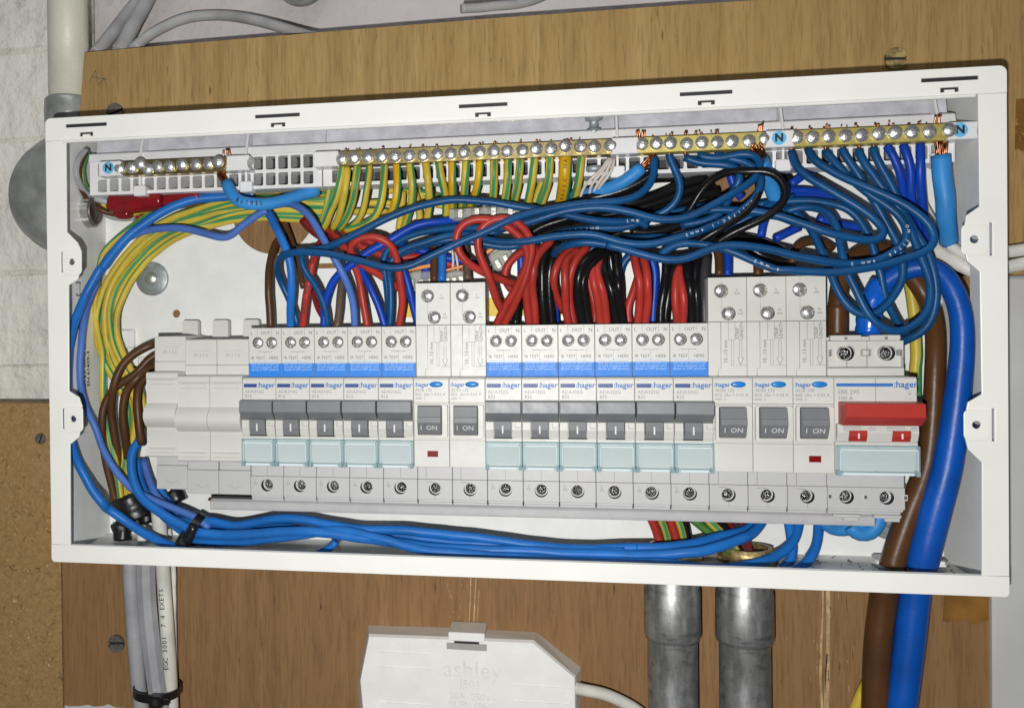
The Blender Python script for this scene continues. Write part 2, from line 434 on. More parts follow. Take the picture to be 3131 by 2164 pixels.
def board(name, label, x0, x1, y0, y1, z0, z1, m, outline=None, b=.4):
    q = MB()
    if outline: plate(q, outline, [], y0, y1, m)
    else: q.box(x0, x1, y0, y1, z0, z1, m, b)
    return tag(q.build(name), label, 'board')
o_ = [(-17.5, 209), (440.5, 209), (440.5, 139.5), (540, 139.5), (540, 283)] + [(358.8, 280.8), (314.3, 281.1), (222.4, 281.0), (133.1, 280.0), (57.4, 279.0), (-10.6, 277.8)]
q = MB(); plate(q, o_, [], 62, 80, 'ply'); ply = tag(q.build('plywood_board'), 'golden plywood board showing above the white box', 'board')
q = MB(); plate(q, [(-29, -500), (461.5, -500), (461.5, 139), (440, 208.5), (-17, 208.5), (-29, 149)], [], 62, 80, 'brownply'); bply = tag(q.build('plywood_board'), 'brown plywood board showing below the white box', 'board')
def scratch(pts, wd):
    q = MB(); v = []; f = []
    for i, (x, z) in enumerate(pts):
        a = wd * random.uniform(.6, 1.2); v += [(x - a, 61.9, z), (x + a, 61.9, z)]
        if i: f.append((2 * i - 2, 2 * i - 1, 2 * i + 1, 2 * i))
    q.add(v, f, 'scratch'); return q.build('scratch_mark', bply)
scratch([(208.8, -16.4), (208.3, -28.7), (207.6, -44.6)], .35); scratch([(211.6, -16.3), (210.8, -28.6), (209.9, -44.2)], .3); scratch([(213.1, -23.3), (212.3, -33.8), (211.7, -44.1)], .15)
scratch([(385.5, -13.6), (385.6, -25.5), (384.5, -45.3), (384.1, -61.1), (384.9, -76.6), (384.8, -92.8)], .5); scratch([(387.9, -13.5), (388.1, -25.4), (387.7, -45.1), (387.4, -60.9), (387.3, -76.4), (387.2, -92.6)], 1.1); scratch([(387.3, -49.1), (386.5, -61.0), (386.0, -76.5)], .4)
for k in range(60):
    u = random.gauss(0, 1); x, z = (387.3, -49.1); x += u * 12; z += random.uniform(-75, 75); h = random.uniform(1, 6)
    if k < 36: scratch([(x, z), (x + .2, z - h)], .12)
for k in range(24):
    x, z = (206.0, -30.6); x += random.gauss(0, 1) * 5 - 4; z += random.uniform(-22, 16)
    scratch([(x, z), (x + .1, z - random.uniform(.6, 2.5))], .1)
board('chipboard_panel', 'speckled chipboard panel at the lower left edge', -700, -29.8, 61, 79, -500, 75.5, 'chip')
q = MB(); q.box(461.8, 760, 58.5, 90, -500, 139, 'trunk', 1.5)
pan = tag(q.build('wall_panel'), 'plain greyish white panel along the lower right edge', 'panel')

q = MB()
for (pa, pb) in (((-8.0, 260.0), (-3.8, 267.2)), ((-3.8, 267.2), (-2.4, 258.3)), ((-2.4, 258.3), (1.4, 262.6)), ((1.4, 262.6), (2.9, 257.3)), ((-5.5, 263.4), (3.8, 261.4))):
    d = Vector((pb[0] - pa[0], pb[1] - pa[1])).normalized() * .22; q.add([(pa[0] - d.y, 61.9, pa[1] + d.x), (pa[0] + d.y, 61.9, pa[1] - d.x), (pb[0] + d.y, 61.9, pb[1] - d.x), (pb[0] - d.y, 61.9, pb[1] + d.x)], [(0, 1, 2, 3)], 'pencil')
q.build('pencil_mark', ply)
# amber tape, screws on boards
for (x0, x1, z0, z1, l) in (((473.4, 225.0) + (486.1, 199.9)) and [((473.8, 224.9)[0], (487.6, 224.2)[0], (474.7, 200.4)[1], (474.8, 224.4)[1], 'amber tape patch on the golden board beside the upper right corner'),
        ((440.8, -22.2)[0], 461, (449.0, -29.6)[1], (449.1, -13.8)[1], 'amber tape patch on the brown board under the lower right corner')]):
    q = MB(); n = 9; v = []
    bot = [(x0 + (x1 - x0) * k / n, z0 + random.uniform(-1.2, 1.2)) for k in range(n + 1)]
    top = [(x1, z1 + random.uniform(-.5, .5)), (x0 + .6, z1)]
    plate(q, bot + top, [], 61.45, 61.95, 'amber'); tag(q.build('tape_patch'), l, 'tape', 'amber tape patches')
def slot_screw(u, r, m, label, y=61.9, ang=0, h=2.2, cat='screw'):
    t = thing('board_screw', label, cat, (u[0], y, u[1]), 'screws in the boards')
    q = MB()
    n = 24; ga = .13 * r
    for sgn in (1, -1):
        lo = math.asin(ga / r); pr = [(r * math.cos(lo + (math.pi - 2 * lo) * k / n) , r * math.sin(lo + (math.pi - 2 * lo) * k / n) * sgn) for k in range(n + 1)]
        c, s_ = math.cos(ang), math.sin(ang); pr = [(c * a - s_ * b, s_ * a + c * b) for a, b in pr]
        if sgn < 0: pr = pr[::-1]
        q.prism(pr, -h, 0, m, 'y', b=min(.95, h * .45))
    q.build('screw_head', t, (0, 0, 0))
    d = MB(); d.lathe([(r * .97, 0), (r * .97, -h * .12)], (0, 0, 0), 'y', 'dark'); d.build('screw_core', t, (0, 0, 0))
    return t
slot_screw((420.5, 247.0), 5.2, 'goldmetal', 'brass slotted screw in the golden board above the box', ang=-.05)
slot_screw((4.5, -62.6), 4.9, 'dullscrew', 'dull steel slotted screw in the brown board at lower left', ang=.1)
slot_screw((8.4, 242.2), 5.0, 'dullscrew', 'dull screw half hidden at the top left corner of the box', ang=.3)
slot_screw((-40.9, 54.9), 3.2, 'dullscrew', 'dark screw sunk in the chipboard panel', y=60.9, ang=1.2, h=1.0)

q = MB(); lo = [(-28.8, -112.1), (-28.6, -100.6), (-26.2, -101.1), (-18.3, -100.4), (-14.3, -99.4), (-10.4, -100.3), (-4.6, -99.6), (-1.6, -98.3), (3.2, -100.0), (9.0, -99.8), (8.9, -109.6)]
plate(q, lo, [], 61.4, 61.9, 'trunk'); tag(q.build('torn_label'), 'torn greyish patch at the very bottom of the brown board', 'label')
# painted pipe and round conduit box
t = thing('conduit_pipe', 'cream painted vertical pipe with a grey round box at the left', 'pipe', (-26, 72, 200))
q = MB(); q.lathe([(11.6, 50), (11.6, 170)], (0, 0, 0), 'z', 'pipe', 32); q.build('pipe', t, (0, 0, 0))
q = MB(); q.lathe([(13.8, 32), (14.2, 46), (13.9, 53), (12.6, 54.5), (11.7, 54.5)], (0, 0, 0), 'z', 'galvdark', 32); q.build('socket', t, (0, 0, 0))
q = MB(); q.lathe([(31, 22), (32.5, 18), (32.5, -8), (31.5, -14), (28, -19.5), (21, -23.5), (11, -25.6), (0, -26)], (0, 0, -3), 'y', 'galvdark', 48); q.build('round_box', t, (0, 0, 0))
q = MB(); q.lathe([(34, -6), (34.6, -4), (34.6, 2), (34, 4)], (0, 0, -3), 'y', 'galvdark', 48); q.build('rim', t, (0, 0, 0))
q = MB(); q.lathe([(11.6, -30), (11.6, -124)], (0, 0, 0), 'z', 'galvdark', 32); q.build('lower_pipe', t, (0, 0, 0))
q = MB(); q.lathe([(13.6, -30), (13.6, -46)], (0, 0, 0), 'z', 'galvdark', 32); q.build('socket', t, (0, 0, 0))
# socket rim at the very top
x, z = (104.5, 332.0)
q = MB(); q.lathe([(17.5, 6), (17.5, -3), (16, -5), (13, -5), (12, 3)], (x, 112, z), 'y', 'galvdark', 32); tag(q.build('wall_socket'), 'dark round fitting cut off by the top edge', 'fitting')

# ------------------------------------------------------------------ enclosure
W, H, D = 442.6, 225.7, 60.0
box = thing('consumer_unit', 'open white steel consumer unit full of breakers and wires', 'consumer unit', (W / 2, D, 0))
q = MB()
plate(q, rect(.2, W - .2, .2, H - .2), [circ(101.98, 182.59, 23.8, 48), circ(338, 190, 20, 40), circ(44.2, 126.6, 2.3), rect(127, 139, 150.2, 153), rect(10, 24, 96, 97.2)], D, D + 1.2, 'paint_in')
q.build('back_plate', box)
q = MB(); q.box(1.0, 2.2, 1.4, D - .1, 1.5, H - 1.5, 'paint_in', 0); lw = q.build('side_wall', box)
q = MB()
q.box(W - 2.2, W - 1, 1.4, D - .1, 1.5, 127, 'paint_in', 0); q.box(W - 2.2, W - 1, 1.4, D - .1, 143, H - 1.5, 'paint_in', 0)
q.box(W - 2.2, W - 1, 1.4, 30, 127, 143, 'paint_in', 0); q.box(W - 2.2, W - 1, 50, D - .1, 127, 143, 'paint_in', 0); q.build('side_wall', box)
q = MB(); q.box(.3, W - .3, 1.4, D - .1, H - 1.4, H - .2, 'paint_in', .2); q.build('top_wall', box)
q = MB(); q.box(.3, W - .3, 1.4, D - .1, .2, 1.4, 'paint_in', .2); q.build('bottom_wall', box)
# top rail with slots and notches
slots = [(22.4, 221.3), (122.4, 220.9), (221.8, 220.6), (321.0, 220.7), (420.5, 221.1)]
clips = [(22.5, 216.1), (122.7, 215.6), (221.7, 215.3), (321.1, 215.6), (420.4, 215.8)]
railz = [(11.4, 215.2), (155.1, 212.9), (305.7, 214.4), (431.5, 213.8)]
zr = sum(p[1] for p in railz) / 4
holes = []
for i, (x, z) in enumerate(slots): holes.append(rect(x - 11.2, x + 11.2, z - .85, z + .85))
for x, z in clips:
    z = (z + zr + 2.6) / 2
    holes.append([(x - 3.6, z - .7), (x - 2.0, z - .7), (x - 2.0, z + .35), (x + 2.0, z + .35), (x + 2.0, z - .7), (x + 3.6, z - .7), (x + 3.6, z + 1.3), (x - 3.6, z + 1.3)])
def rrect(x0, x1, z0, z1, r, n=5, corners=(1, 1, 1, 1)):
    P = []
    for (cx, cz, a, k) in ((x0 + r, z0 + r, math.pi, corners[0]), (x1 - r, z0 + r, 1.5 * math.pi, corners[1]), (x1 - r, z1 - r, 0, corners[2]), (x0 + r, z1 - r, .5 * math.pi, corners[3])):
        if k: P += [(cx + r * math.cos(a + .5 * math.pi * i / n), cz + r * math.sin(a + .5 * math.pi * i / n)) for i in range(n + 1)]
        else: P.append((x0 if cx < (x0 + x1) / 2 else x1, z0 if cz < (z0 + z1) / 2 else z1))
    return P
q = MB(); plate(q, rrect(0, W, zr, H, 3, corners=(0, 0, 1, 1)), holes, -.2, 1.2, 'paint', .25)
q.box(9.5, W - 12, -.9, 1.6, zr - 1.3, zr + .2, 'paint', .5)
top_rail = q.build('top_rail', box)
q = MB(); q.box(6, W - 6, 1.5, 4.5, zr + 1.5, H - 2, 'dark', 0); q.build('slot_shade', box)  # added black strip, the shade inside the slots put in as colour
botz = [(10.5, 8.5), (152.7, 9.0), (304.0, 8.9), (432.0, 8.9)]; zbt = sum(p[1] for p in botz) / 4
q = MB(); plate(q, rrect(0, W, 0, zbt, 2, corners=(1, 1, 0, 0)), [], -.2, 1.2, 'paint', .25); q.box(.8, W - .8, 1.2, 3, zbt - .9, zbt + .05, 'paint', .2); q.build('bottom_rail', box)
# side flanges with tabs
L_ = [(11.3, 215.0), (11.0, 167.9), (16.7, 162.4), (18.8, 157.9), (18.6, 150.3), (16.4, 143.6), (11.5, 140.7), (11.0, 87.2), (16.3, 84.1), (17.9, 79.6), (17.7, 71.3), (16.0, 63.8), (11.1, 60.0), (10.5, 8.5)]
xl = L_[0][0]
L_ = [(p[0], min(max(p[1], zbt), zr)) for p in L_]; L_[0] = (xl, zr); L_[-1] = (L_[-1][0], zbt)
Rr = [(431.5, 213.8), (431.8, 166.4), (426.7, 162.7), (425.8, 157.0), (425.7, 148.1), (427.1, 143.1), (431.8, 138.6), (432.3, 86.4), (427.0, 83.0), (426.0, 77.9), (425.9, 67.3), (426.9, 62.7), (432.2, 57.2), (432.0, 8.9)]
Rr[0] = (Rr[0][0], zr); Rr[-1] = (Rr[-1][0], zbt)
lh = [(13.7, 152.6), (13.3, 73.1)]; rh = [(429.5, 152.4), (430.0, 73.4)]
ls = [rect(p[0] - 6.1, p[0] - 5.2, p[1] - 5.2, p[1] + 5.2) for p in lh]; rs = [rect(p[0] + 6.2, p[0] + 7.2, p[1] - 7, p[1] + 7) for p in rh]
q = MB(); plate(q, [(0, zbt + .15)] + [(0, zr - .1)] + L_, [circ(*p, 1.7) for p in lh] + ls, 0, 1.2, 'paint', .25); lf = q.build('side_flange', box)
q = MB(); plate(q, [(W, zr - .1), (W, zbt + .15)] + Rr[::-1], [circ(*p, 1.9) for p in rh] + rs, 0, 1.2, 'paint', .25); rf = q.build('side_flange', box)
for fl, hs, sg in ((lf, lh, -1), (rf, rh, 1)):
    for (x, z) in hs:
        q = MB(); plate(q, rrect(x - 5, x + 5.4, z - 6.5, z + 6.5, 2.2), [circ(x, z, 1.7)], -.55, -.02, 'paint', .2); q.build('screw_tab', fl)
for (a_, b_) in (((10.7, 107.2), (19.6, 118.0)), ((21.9, 96.0), (29.2, 102.3))):
    q = MB(); q.box(a_[0], b_[0], 56.5, 60, a_[1], b_[1], 'carrier', .8); q.box(a_[0] + 2, a_[0] + 3, 55.9, 56.6, a_[1] + 1, b_[1] - 1, 'carrier', .2); q.box(b_[0] - 2.4, b_[0] - 1.6, 55.9, 56.6, a_[1] + 1, b_[1] - 1, 'carrier', .2); q.build('plate_clip', box)
# small clear strip and warning label on the back plate
q = MB(); x0, z0 = (172.6, 123.8); x1, z1 = (285.1, 132.5); q.box(x0, x1, 59.3, 59.8, z0 - 1, z1, 'yellow', .1); tag(q.build('yellow_label'), 'yellow label on the back plate showing between the red wires', 'label')
# print on the left inner wall
rm = Matrix(((0, -1, 0), (0, 0, 1), (0, 0, 0)))
def wall_text(s, size, y, z, fat=0):
    # letters run upwards on the inner face of the left wall, tops towards the opening
    X = Vector((0, 0, 1)); Zv = Vector((0, -1, 0)); Yv = Zv.cross(X)
    mt = Matrix((X, Yv, Zv)).transposed()
    o = bpy.data.objects.new('lettering', text_mesh(s, size, 'inkblack', 'LEFT', .03, fat)); COL.objects.link(o)
    o.parent = lw; o.location = Vector((2.26, y, z)) * S; o.rotation_euler = mt.to_euler()
for s, sz, y, z, f in (("16 WAY    63A Inc 30mA RCD", 4.0, 28.5, 78, .06), ("100A a.c 50Hz 230V", 4.0, 33, 82, .06), ("EN 61439-3", 4.0, 37, 87, .06), ("180928", 3.4, 36, 121, .03), ("CE", 7, 27.5, 119, .25), ("[__]", 5, 27, 136, .1)):
    wall_text(s, sz, y, z, f)

# terminal carrier with windows, one long moulding in two bolted lengths
def carrier(x0, x1, label, xs):
    t = thing('terminal_carrier', label, 'terminal carrier', ((x0 + x1) / 2, 45, 190), 'terminal carriers')
    hs = []
    n = int((x1 - x0 - 4) // 6.72); off = (x1 - x0 - n * 6.72) / 2
    for k in range(n):
        a = x0 + off + k * 6.72
        hs += [rrect(a + .8, a + 5.92, 192.2, 198.6, .6, 2), rrect(a + .8, a + 5.92, 200.4, 207.2, .6, 2)]
    q = MB(); plate(q, rect(x0, x1, 190.4, 208.4), hs, 30, 33, 'carrier', .2)
    q.build('window_grid', t)
    q = MB()
    for k in range(n + 1):
        a = x0 + off + k * 6.72; q.box(a - .4, a + .5, 33.05, 44, 190.8, 208, 'carrier', 0)
    q.box(x0, x1, 33.05, 44, 199.1, 199.9, 'carrier', 0); q.box(x0, x1, 33.05, 46, 190.4, 191, 'carrier', 0)
    q.box(x0 + 1, x1 - 1, 44.1, 44.6, 191.2, 207.8, 'dark', 0)  # dark sheet added behind the windows, stands for the shade in the cells
    q.build('cell_walls', t)
    q = MB(); q.prism([(29.6, 208.45), (44, 208.45), (44, 213.6), (33.5, 213.6), (30.8, 212.6)], x0 - .6, x1 + .6, 'carrier', 'x', b=.3); q.build('top_ledge', t)
    q = MB(); q.prism([(38, 213.7), (46, 213.7), (46, 223.4), (40, 223.4)], x0 - .2, x1 + .2, 'clearwhite', 'x', b=.2); q.build('cover_strip', t)
    for k in range(n):
        if k % 2 == 0: text('number', str(k // 2 + 1), 3.0, x0 + off + k * 6.72 - t.location.x / S, 31.25 - 45, 210.9 - 190, 'embs', t)
    for x in xs:
        q = MB(); q.prism([(27.5, 190.8), (38, 188.5), (38, 222), (33, 222), (27.5, 209)], x - .6, x + .6, 'carrier', 'x', b=.2); q.box(x - 3.4, x + 3.4, 27, 34, 188.8, 194.4, 'carrier', .5); q.build('rib', t)
    return t
carrier(8.3, 137, 'white terminal carrier of the left bar with empty windows', (38, 97))
carrier(137.6, 434.5, 'long white terminal carrier behind the other bars', (284.5, 360, 427))

# screws for terminals: a domed head with a cross recess
def cross(r, wd, a0=0):
    P = []
    for k in range(4):
        a = a0 + k * math.pi / 2
        for (p, s_) in ((r, -wd), (r, wd)): P.append((p * math.cos(a) - s_ * math.sin(a), p * math.sin(a) + s_ * math.cos(a)))
        b = a + math.pi / 4; d = wd * 1.42; P.append((d * math.cos(b), d * math.sin(b)))
    return P
def screw_mesh(r, m, a0, mdeep='dullscrew'):
    q = MB(); plate(q, circ(0, 0, r, 22), [cross(r * .74, r * .15, a0)], -1.0, 0, m, .3)
    q.lathe([(r * .96, .05), (r * .96, .9)], (0, 0, 0), 'y', m, 22)
    q.lathe([(r * .66, -.25), (r * .2, -.28), (0, -.3)], (0, 0, 0), 'y', mdeep, 12)
    for k in range(8):
        a = a0 + math.pi / 8 + k * math.pi / 4; c, s_ = math.cos(a), math.sin(a)
        q.prism([(c * r * .45 - s_ * .08 * r, s_ * r * .45 + c * .08 * r), (c * r * .45 + s_ * .08 * r, s_ * r * .45 - c * .08 * r), (c * r * .8 + s_ * .13 * r, s_ * r * .8 - c * .13 * r), (c * r * .8 - s_ * .13 * r, s_ * r * .8 + c * .13 * r)], -1.22, -.98, m, 'y', b=.06)
    return q.mesh('screw')
def dome_mesh(r, m, a0, mx='dullscrew', h=1.25):
    q = MB(); q.lathe([(r, .9), (r, -.1), (r * .93, -.35), (r * .74, -.75), (r * .45, -h + .14), (r * .2, -h), (0, -h)], (0, 0, 0), 'y', m, 20)
    for k in range(4):
        a = a0 + k * math.pi / 2; c, s_ = math.cos(a), math.sin(a); w2 = r * .13
        P = [(-s_ * w2, -h - .02, c * w2), (s_ * w2, -h - .02, -c * w2), (c * r * .72 + s_ * w2 * .8, -.80, s_ * r * .72 - c * w2 * .8), (c * r * .72 - s_ * w2 * .8, -.80, s_ * r * .72 + c * w2 * .8)]
        q.add(P, [(0, 1, 2, 3)], mx)
    for k in range(4):
        a = a0 + math.pi / 4 + k * math.pi / 2; c, s_ = math.cos(a), math.sin(a)
        P = [(c * r * .30, -h - .03, s_ * r * .30), (c * r * .86 + s_ * .05 * r, -.62, s_ * r * .86 - c * .05 * r), (c * r * .86 - s_ * .05 * r, -.62, s_ * r * .86 + c * .05 * r)]
        q.add(P, [(0, 1, 2)], mx)
    return q.mesh('screw')
SCR = [dome_mesh(3.05, 'screw', a) for a in (.1, .5, .9, 1.25)]
def bar(name, label, x0, x1, screws, m, z0=199.0, z1=206.6, y=22.0, clips_=(), n_at=()):
    t = thing(name, label, 'terminal bar', ((x0 + x1) / 2, y, z0), 'brass terminal bars')
    c = 1.6
    q = MB(); q.prism([(x0, z0 + c), (x0 + c, z0), (x1 - c, z0), (x1, z0 + c), (x1, z1 - c), (x1 - c, z1), (x0 + c, z1), (x0, z1 - c)], y, y + 7.5, m, 'y', b=.25); q.build('bar', t)
    for (x, z, dy) in screws:
        o = obj('screw', random.choice(SCR), t); o.location = Vector((x, y - .9 - dy, z)) * S - t.location
        o.rotation_euler = (R(random.uniform(-9, 9)), random.uniform(0, 6.3), R(random.uniform(-9, 9))); o.location.y += random.uniform(-.5, .3) * S
        if dy > .5:
            q = MB(); q.lathe([(2, 0), (2, dy)], (x, y - dy, z), 'y', 'screw', 12); q.build('screw_shank', t)
    for x in clips_:
        q = MB(); q.prism([(x - 6.0, 206.6), (x + 6.4, 206.6), (x + 6.4, 204.4), (x + 5, 203.6), (x + 5, 201.4), (x + 7, 198.8), (x - 6.6, 198.8), (x - 5, 201.2), (x - 5, 204)], y - 2.2, y + 9, 'carrier', 'y', b=.5); q.build('clip', t)
    for x in n_at:
        st = MB(); st.lathe([(3.2, .15), (3.2, -.05)], (x, y - 2.3, 202.9), 'y', 'nblue', 24, False); so = st.build('sticker', t)
        tx = text('lettering', 'N', 4.9, 0, 0, 0, 'inkblack', t, 'CENTER', fat=.22); tx.location = Vector((x, y - 2.42, 202.9)) * S - t.location
    return t
def SC(P, raised=()): return [(p[0], p[1], 2.0 if i in raised else 0) for i, p in enumerate(P)]
bar('terminal_bar', 'short brass neutral bar at the left with ten screws', *[a[0] for a in [(27.0, 203.3), (90.4, 203.9)]], SC([(29.9, 202.6), (36.6, 202.6), (41.8, 204.6), (45.6, 201.8), (51.0, 202.9), (57.6, 202.6), (64.4, 203.3), (71.6, 203.2), (78.5, 203.2), (85.0, 203.6)], (2, 9)), 'brass',
    clips_=[(24.6, 201.3)[0], (94.9, 201.1)[0]], n_at=[(24.3, 202.9)[0]])
bar('terminal_bar', 'long brass earth bar with twenty screws', *[a[0] for a in [(144.7, 202.7), (284.1, 201.6)]], SC([(149.0, 203.0), (155.7, 202.7), (162.7, 203.1), (169.8, 202.8), (176.7, 202.7), (183.7, 202.8), (190.7, 202.7), (197.7, 202.8), (204.4, 202.7), (211.1, 203.0), (218.4, 202.9), (225.4, 203.0), (231.9, 202.7), (239.1, 202.8), (246.0, 203.1), (252.9, 203.0), (259.7, 203.5), (266.7, 203.2), (273.5, 203.1), (280.6, 203.2)], (16,)), 'brass',
    clips_=[(141.5, 201.5)[0]])
bar('terminal_bar', 'middle brass neutral bar between the earth bar and the right bar', *[a[0] for a in [(290.8, 201.3), (354.4, 200.0)]], SC([(295.2, 203.2), (301.8, 203.2), (308.3, 203.0), (315.6, 202.4), (322.6, 202.8), (329.5, 202.5), (336.0, 202.5), (343.4, 202.4), (350.7, 203.2)]), 'brassy',
    clips_=[(287.2, 200.3)[0], (356.6, 201.5)[0]], n_at=[(356.3, 201.6)[0]])
bar('terminal_bar', 'right brass neutral bar ending at the light blue cable', *[a[0] for a in [(360.5, 202.0), (431.0, 202.4)]], SC([(364.1, 203.1), (371.2, 202.9), (378.1, 202.9), (385.3, 203.0), (392.1, 202.7), (399.3, 202.9), (406.1, 203.2), (413.0, 203.2), (420.4, 202.8), (427.9, 202.9)], (9,)), 'brassy',
    clips_=[(433.8, 202.0)[0]], n_at=[(432.5, 201.2)[0]])

# ------------------------------------------------------------------ devices
X0, PITCH = 97.9, 17.5
ZT, ZB = 92.8, 49.2
def well(mb, x, z, r, y0, m, mat='screw'):
    mb.lathe([(r, 0), (r, 7)], (x, y0 + .02, z), 'y', mat, 20)
def low_block(t, w_, screws, m='plastic_low', zb=28.6, tabs=False, step=41.2):
    q = MB(); plate(q, rect(.12, w_ - .12, zb + 2.6, step), [circ(x, z, 3.15) for x, z in screws], 26.2, 30, m, .15); q.box(.12, w_ - .12, 30.02, 57, zb + 2.6, 52, m, 0)
    q.box(.12, w_ - .12, 27.2, 30, step + .05, 50, m, .15)
    q.box(.3, w_ - .3, 27.4, 50, zb, zb + 1.15, m, .15); q.box(.3, w_ - .3, 26.8, 50, zb + 1.3, zb + 2.5, m, .15)
    q.build('lower_block', t, (0, 0, 0))
    q = MB()
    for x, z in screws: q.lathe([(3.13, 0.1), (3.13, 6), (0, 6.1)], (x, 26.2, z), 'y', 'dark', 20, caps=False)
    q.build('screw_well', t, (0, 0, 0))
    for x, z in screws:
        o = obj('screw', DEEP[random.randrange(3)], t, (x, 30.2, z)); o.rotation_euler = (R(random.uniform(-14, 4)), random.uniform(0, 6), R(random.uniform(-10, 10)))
LOWS = [dome_mesh(2.95, 'screw', a) for a in (.2, .7, 1.1)]
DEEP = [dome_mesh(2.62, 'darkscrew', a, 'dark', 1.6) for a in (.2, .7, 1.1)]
TOPS = [dome_mesh(2.72, 'screw', a) for a in (.0, .4, .8, 1.2)]
def holder(t, w_, x0=.3):
    q = MB(); q.box(x0 + 1.1, w_ - 1.5, 13.6, 15, 51.2, 60.0, 'label', .05); q.box(x0, w_ - .3, 14.2, 15.06, 49.6, 62.0, 'plastic', .05); q.build('paper_label', t, (0, 0, 0))
    q = MB(); q.box(x0 - .15, w_ - .15, 11.4, 12.1, 49.6, 62, 'holder', .15)
    q.build('label_holder', t, (0, 0, 0))
    q = MB()
    for a in (x0 - .15, w_ - 1.05): q.box(a, a + .9, 11.35, 14.8, 50.4, 62.05, 'holderedge', .1)
    q.box(x0, w_ - .3, 11.3, 13, 61.6, 62.4, 'holderedge', .1)
    for a in (x0 + .9, w_ - 1.35): q.box(a, a + .28, 11.2, 11.38, 51, 60.8, 'holderlite', 0)
    q.box(x0 + .9, w_ - 1.1, 11.2, 11.38, 60.3, 60.9, 'holderlite', 0)  # pale strip as a painted highlight along the top lip
    q.box(x0 - .2, x0 + 1.3, 11.0, 14.6, 48.8, 51.2, 'holderdark', .1); q.box(w_ - 1.7, w_ - .2, 11.0, 14.6, 48.8, 51.2, 'holderdark', .1)
    q.box(x0 + 2.2, w_ - 2.6, 11.2, 13, 49.2, 50.3, 'holderlite', .1); q.box(x0 + 1.4, w_ - 1.8, 11.25, 11.39, 50.5, 50.75, 'holderdark', 0); q.build('holder_rim', t, (0, 0, 0))
def front(t, w_, m='plastic', ztop=ZT, zlow=ZB):
    q = MB(); q.prism([(15.1, zlow), (28, zlow), (28, ztop), (15.9, ztop), (15.1, ztop - .8)], .1, w_ - .1, m, 'x', b=.18); q.build('front_housing', t, (0, 0, 0))
random.seed(11)
def narrow(rate, model, label):
    w_ = PITCH; t = thing('circuit_breaker', label, 'circuit breaker', (X0, 0, 0), 'narrow breakers with long grey handles')
    sx = (4.9, 12.3)
    q = MB(); plate(q, rect(.1, w_ - .1, ZT, 118), [circ(x, 110.4, 2.95) for x in sx], 26, 29.5, 'plastic', .18); q.box(.1, w_ - .1, 29.52, 57, ZT - 2, 117.6, 'plastic', .1); q.build('upper_block', t, (0, 0, 0))
    q = MB()
    for x in sx: q.lathe([(2.93, .4), (2.93, 4), (0, 4)], (x, 26, 110.4), 'y', 'nickel', 20, caps=False)
    q.build('screw_well', t, (0, 0, 0))
    for i, x in enumerate(sx):
        o = obj('screw', TOPS[random.randrange(4)], t, (x, 27.9, 110.4)); o.rotation_euler = (R(random.uniform(-6, 6)), random.uniform(0, 6), R(random.uniform(-6, 6)))
    for s, x in (('L', 1.0), ('OUT', 6.6), ('N', 14.6)): text('marking', s, 2.4, x, 25.95, 115.3, 'ink', t)
    text('marking', 'IR TEST', 2.15, 1.2, 25.95, 102.5, 'ink', t); text('marking', 'HERE', 2.15, 10.8, 25.95, 102.5, 'ink', t)
    q = MB()
    for x in (4.7, 12.4): q.box(x - .08, x + .08, 25.9, 26.05, 114.2, 117.6, 'ink_lite', 0)
    q.box(8.55, 8.7, 25.9, 26.05, 100, 105.6, 'ink_lite', 0); q.box(4.9, 12.3, 25.9, 26.05, 105.6, 105.8, 'ink', 0); q.build('marking', t, (0, 0, 0))
    q = MB(); q.box(.15, w_ - .15, 25.7, 25.98, 91.9, 99.7, 'sticker', .05); st = q.build('warning_sticker', t, (0, 0, 0))
    text('lettering', 'Insulation Resistance\ntest can be carried out\nat load terminals with\ndevice in OFF position', 1.62, 8.75, 25.66, 98.55, 'stickertext', t, 'CENTER')
    front(t, w_)
    q = MB(); q.box(.8, 7.6, 14.85, 15.12, 88.1, 89.9, 'logobar', .1); q.build('marking', t, (0, 0, 0))
    text('logo', ':hager', 3.7, 7.9, 15.0, 89.2, 'logo', t, fat=.07); text('marking', model, 2.3, 1.3, 15.0, 85.9, 'ink_lite', t); text('marking', rate, 2.3, 1.3, 15.0, 83.6, 'ink_lite', t)
    q = MB(); q.prism([(15.2, 82.0), (8.6, 81.8), (8.3, 76.2), (13.0, 71.9), (15.2, 71.9)], .25, w_ - .35, 'toggle', 'x', b=.3); q.build('handle', t, (0, 0, 0))
    q = MB(); q.prism([(15, 72.2), (11.6, 72.2), (11.9, 68), (12.9, 64.3), (15, 64.3)], 4.4, 12.5, 'toggle', 'x', b=.2); q.build('handle_foot', t, (0, 0, 0))
    q = MB(); q.box(8.0, 8.8, 11.45, 11.95, 66.4, 70.2, 'white', .1); q.build('on_mark', t, (0, 0, 0))
    q = MB(); q.prism([(15, 72), (13.0, 71.8), (12.6, 68), (13.6, 64.2), (15, 64)], .2, 4.1, 'plastic', 'x', b=.2); q.prism([(15, 72), (13.0, 71.8), (12.6, 68), (13.6, 64.2), (15, 64)], 12.8, w_ - .2, 'plastic', 'x', b=.2)
    q.box(14, w_ - .1, 12.2, 12.8, 68.6, 69.4, 'plastic_low', .1); q.box(14, 14.6, 12.3, 12.9, 69.5, 71, 'plastic_low', .1); q.box(4.1, 12.8, 13.6, 15.05, 63.7, 64.25, 'dark', 0); q.build('handle_housing', t, (0, 0, 0))
    q = MB(); q.box(.2, w_ - .2, 14.0, 15.06, 62.2, 63.6, 'plastic', .15); q.build('ledge', t, (0, 0, 0))
    holder(t, w_)
    low_block(t, w_, [(8.75, 36.6)])
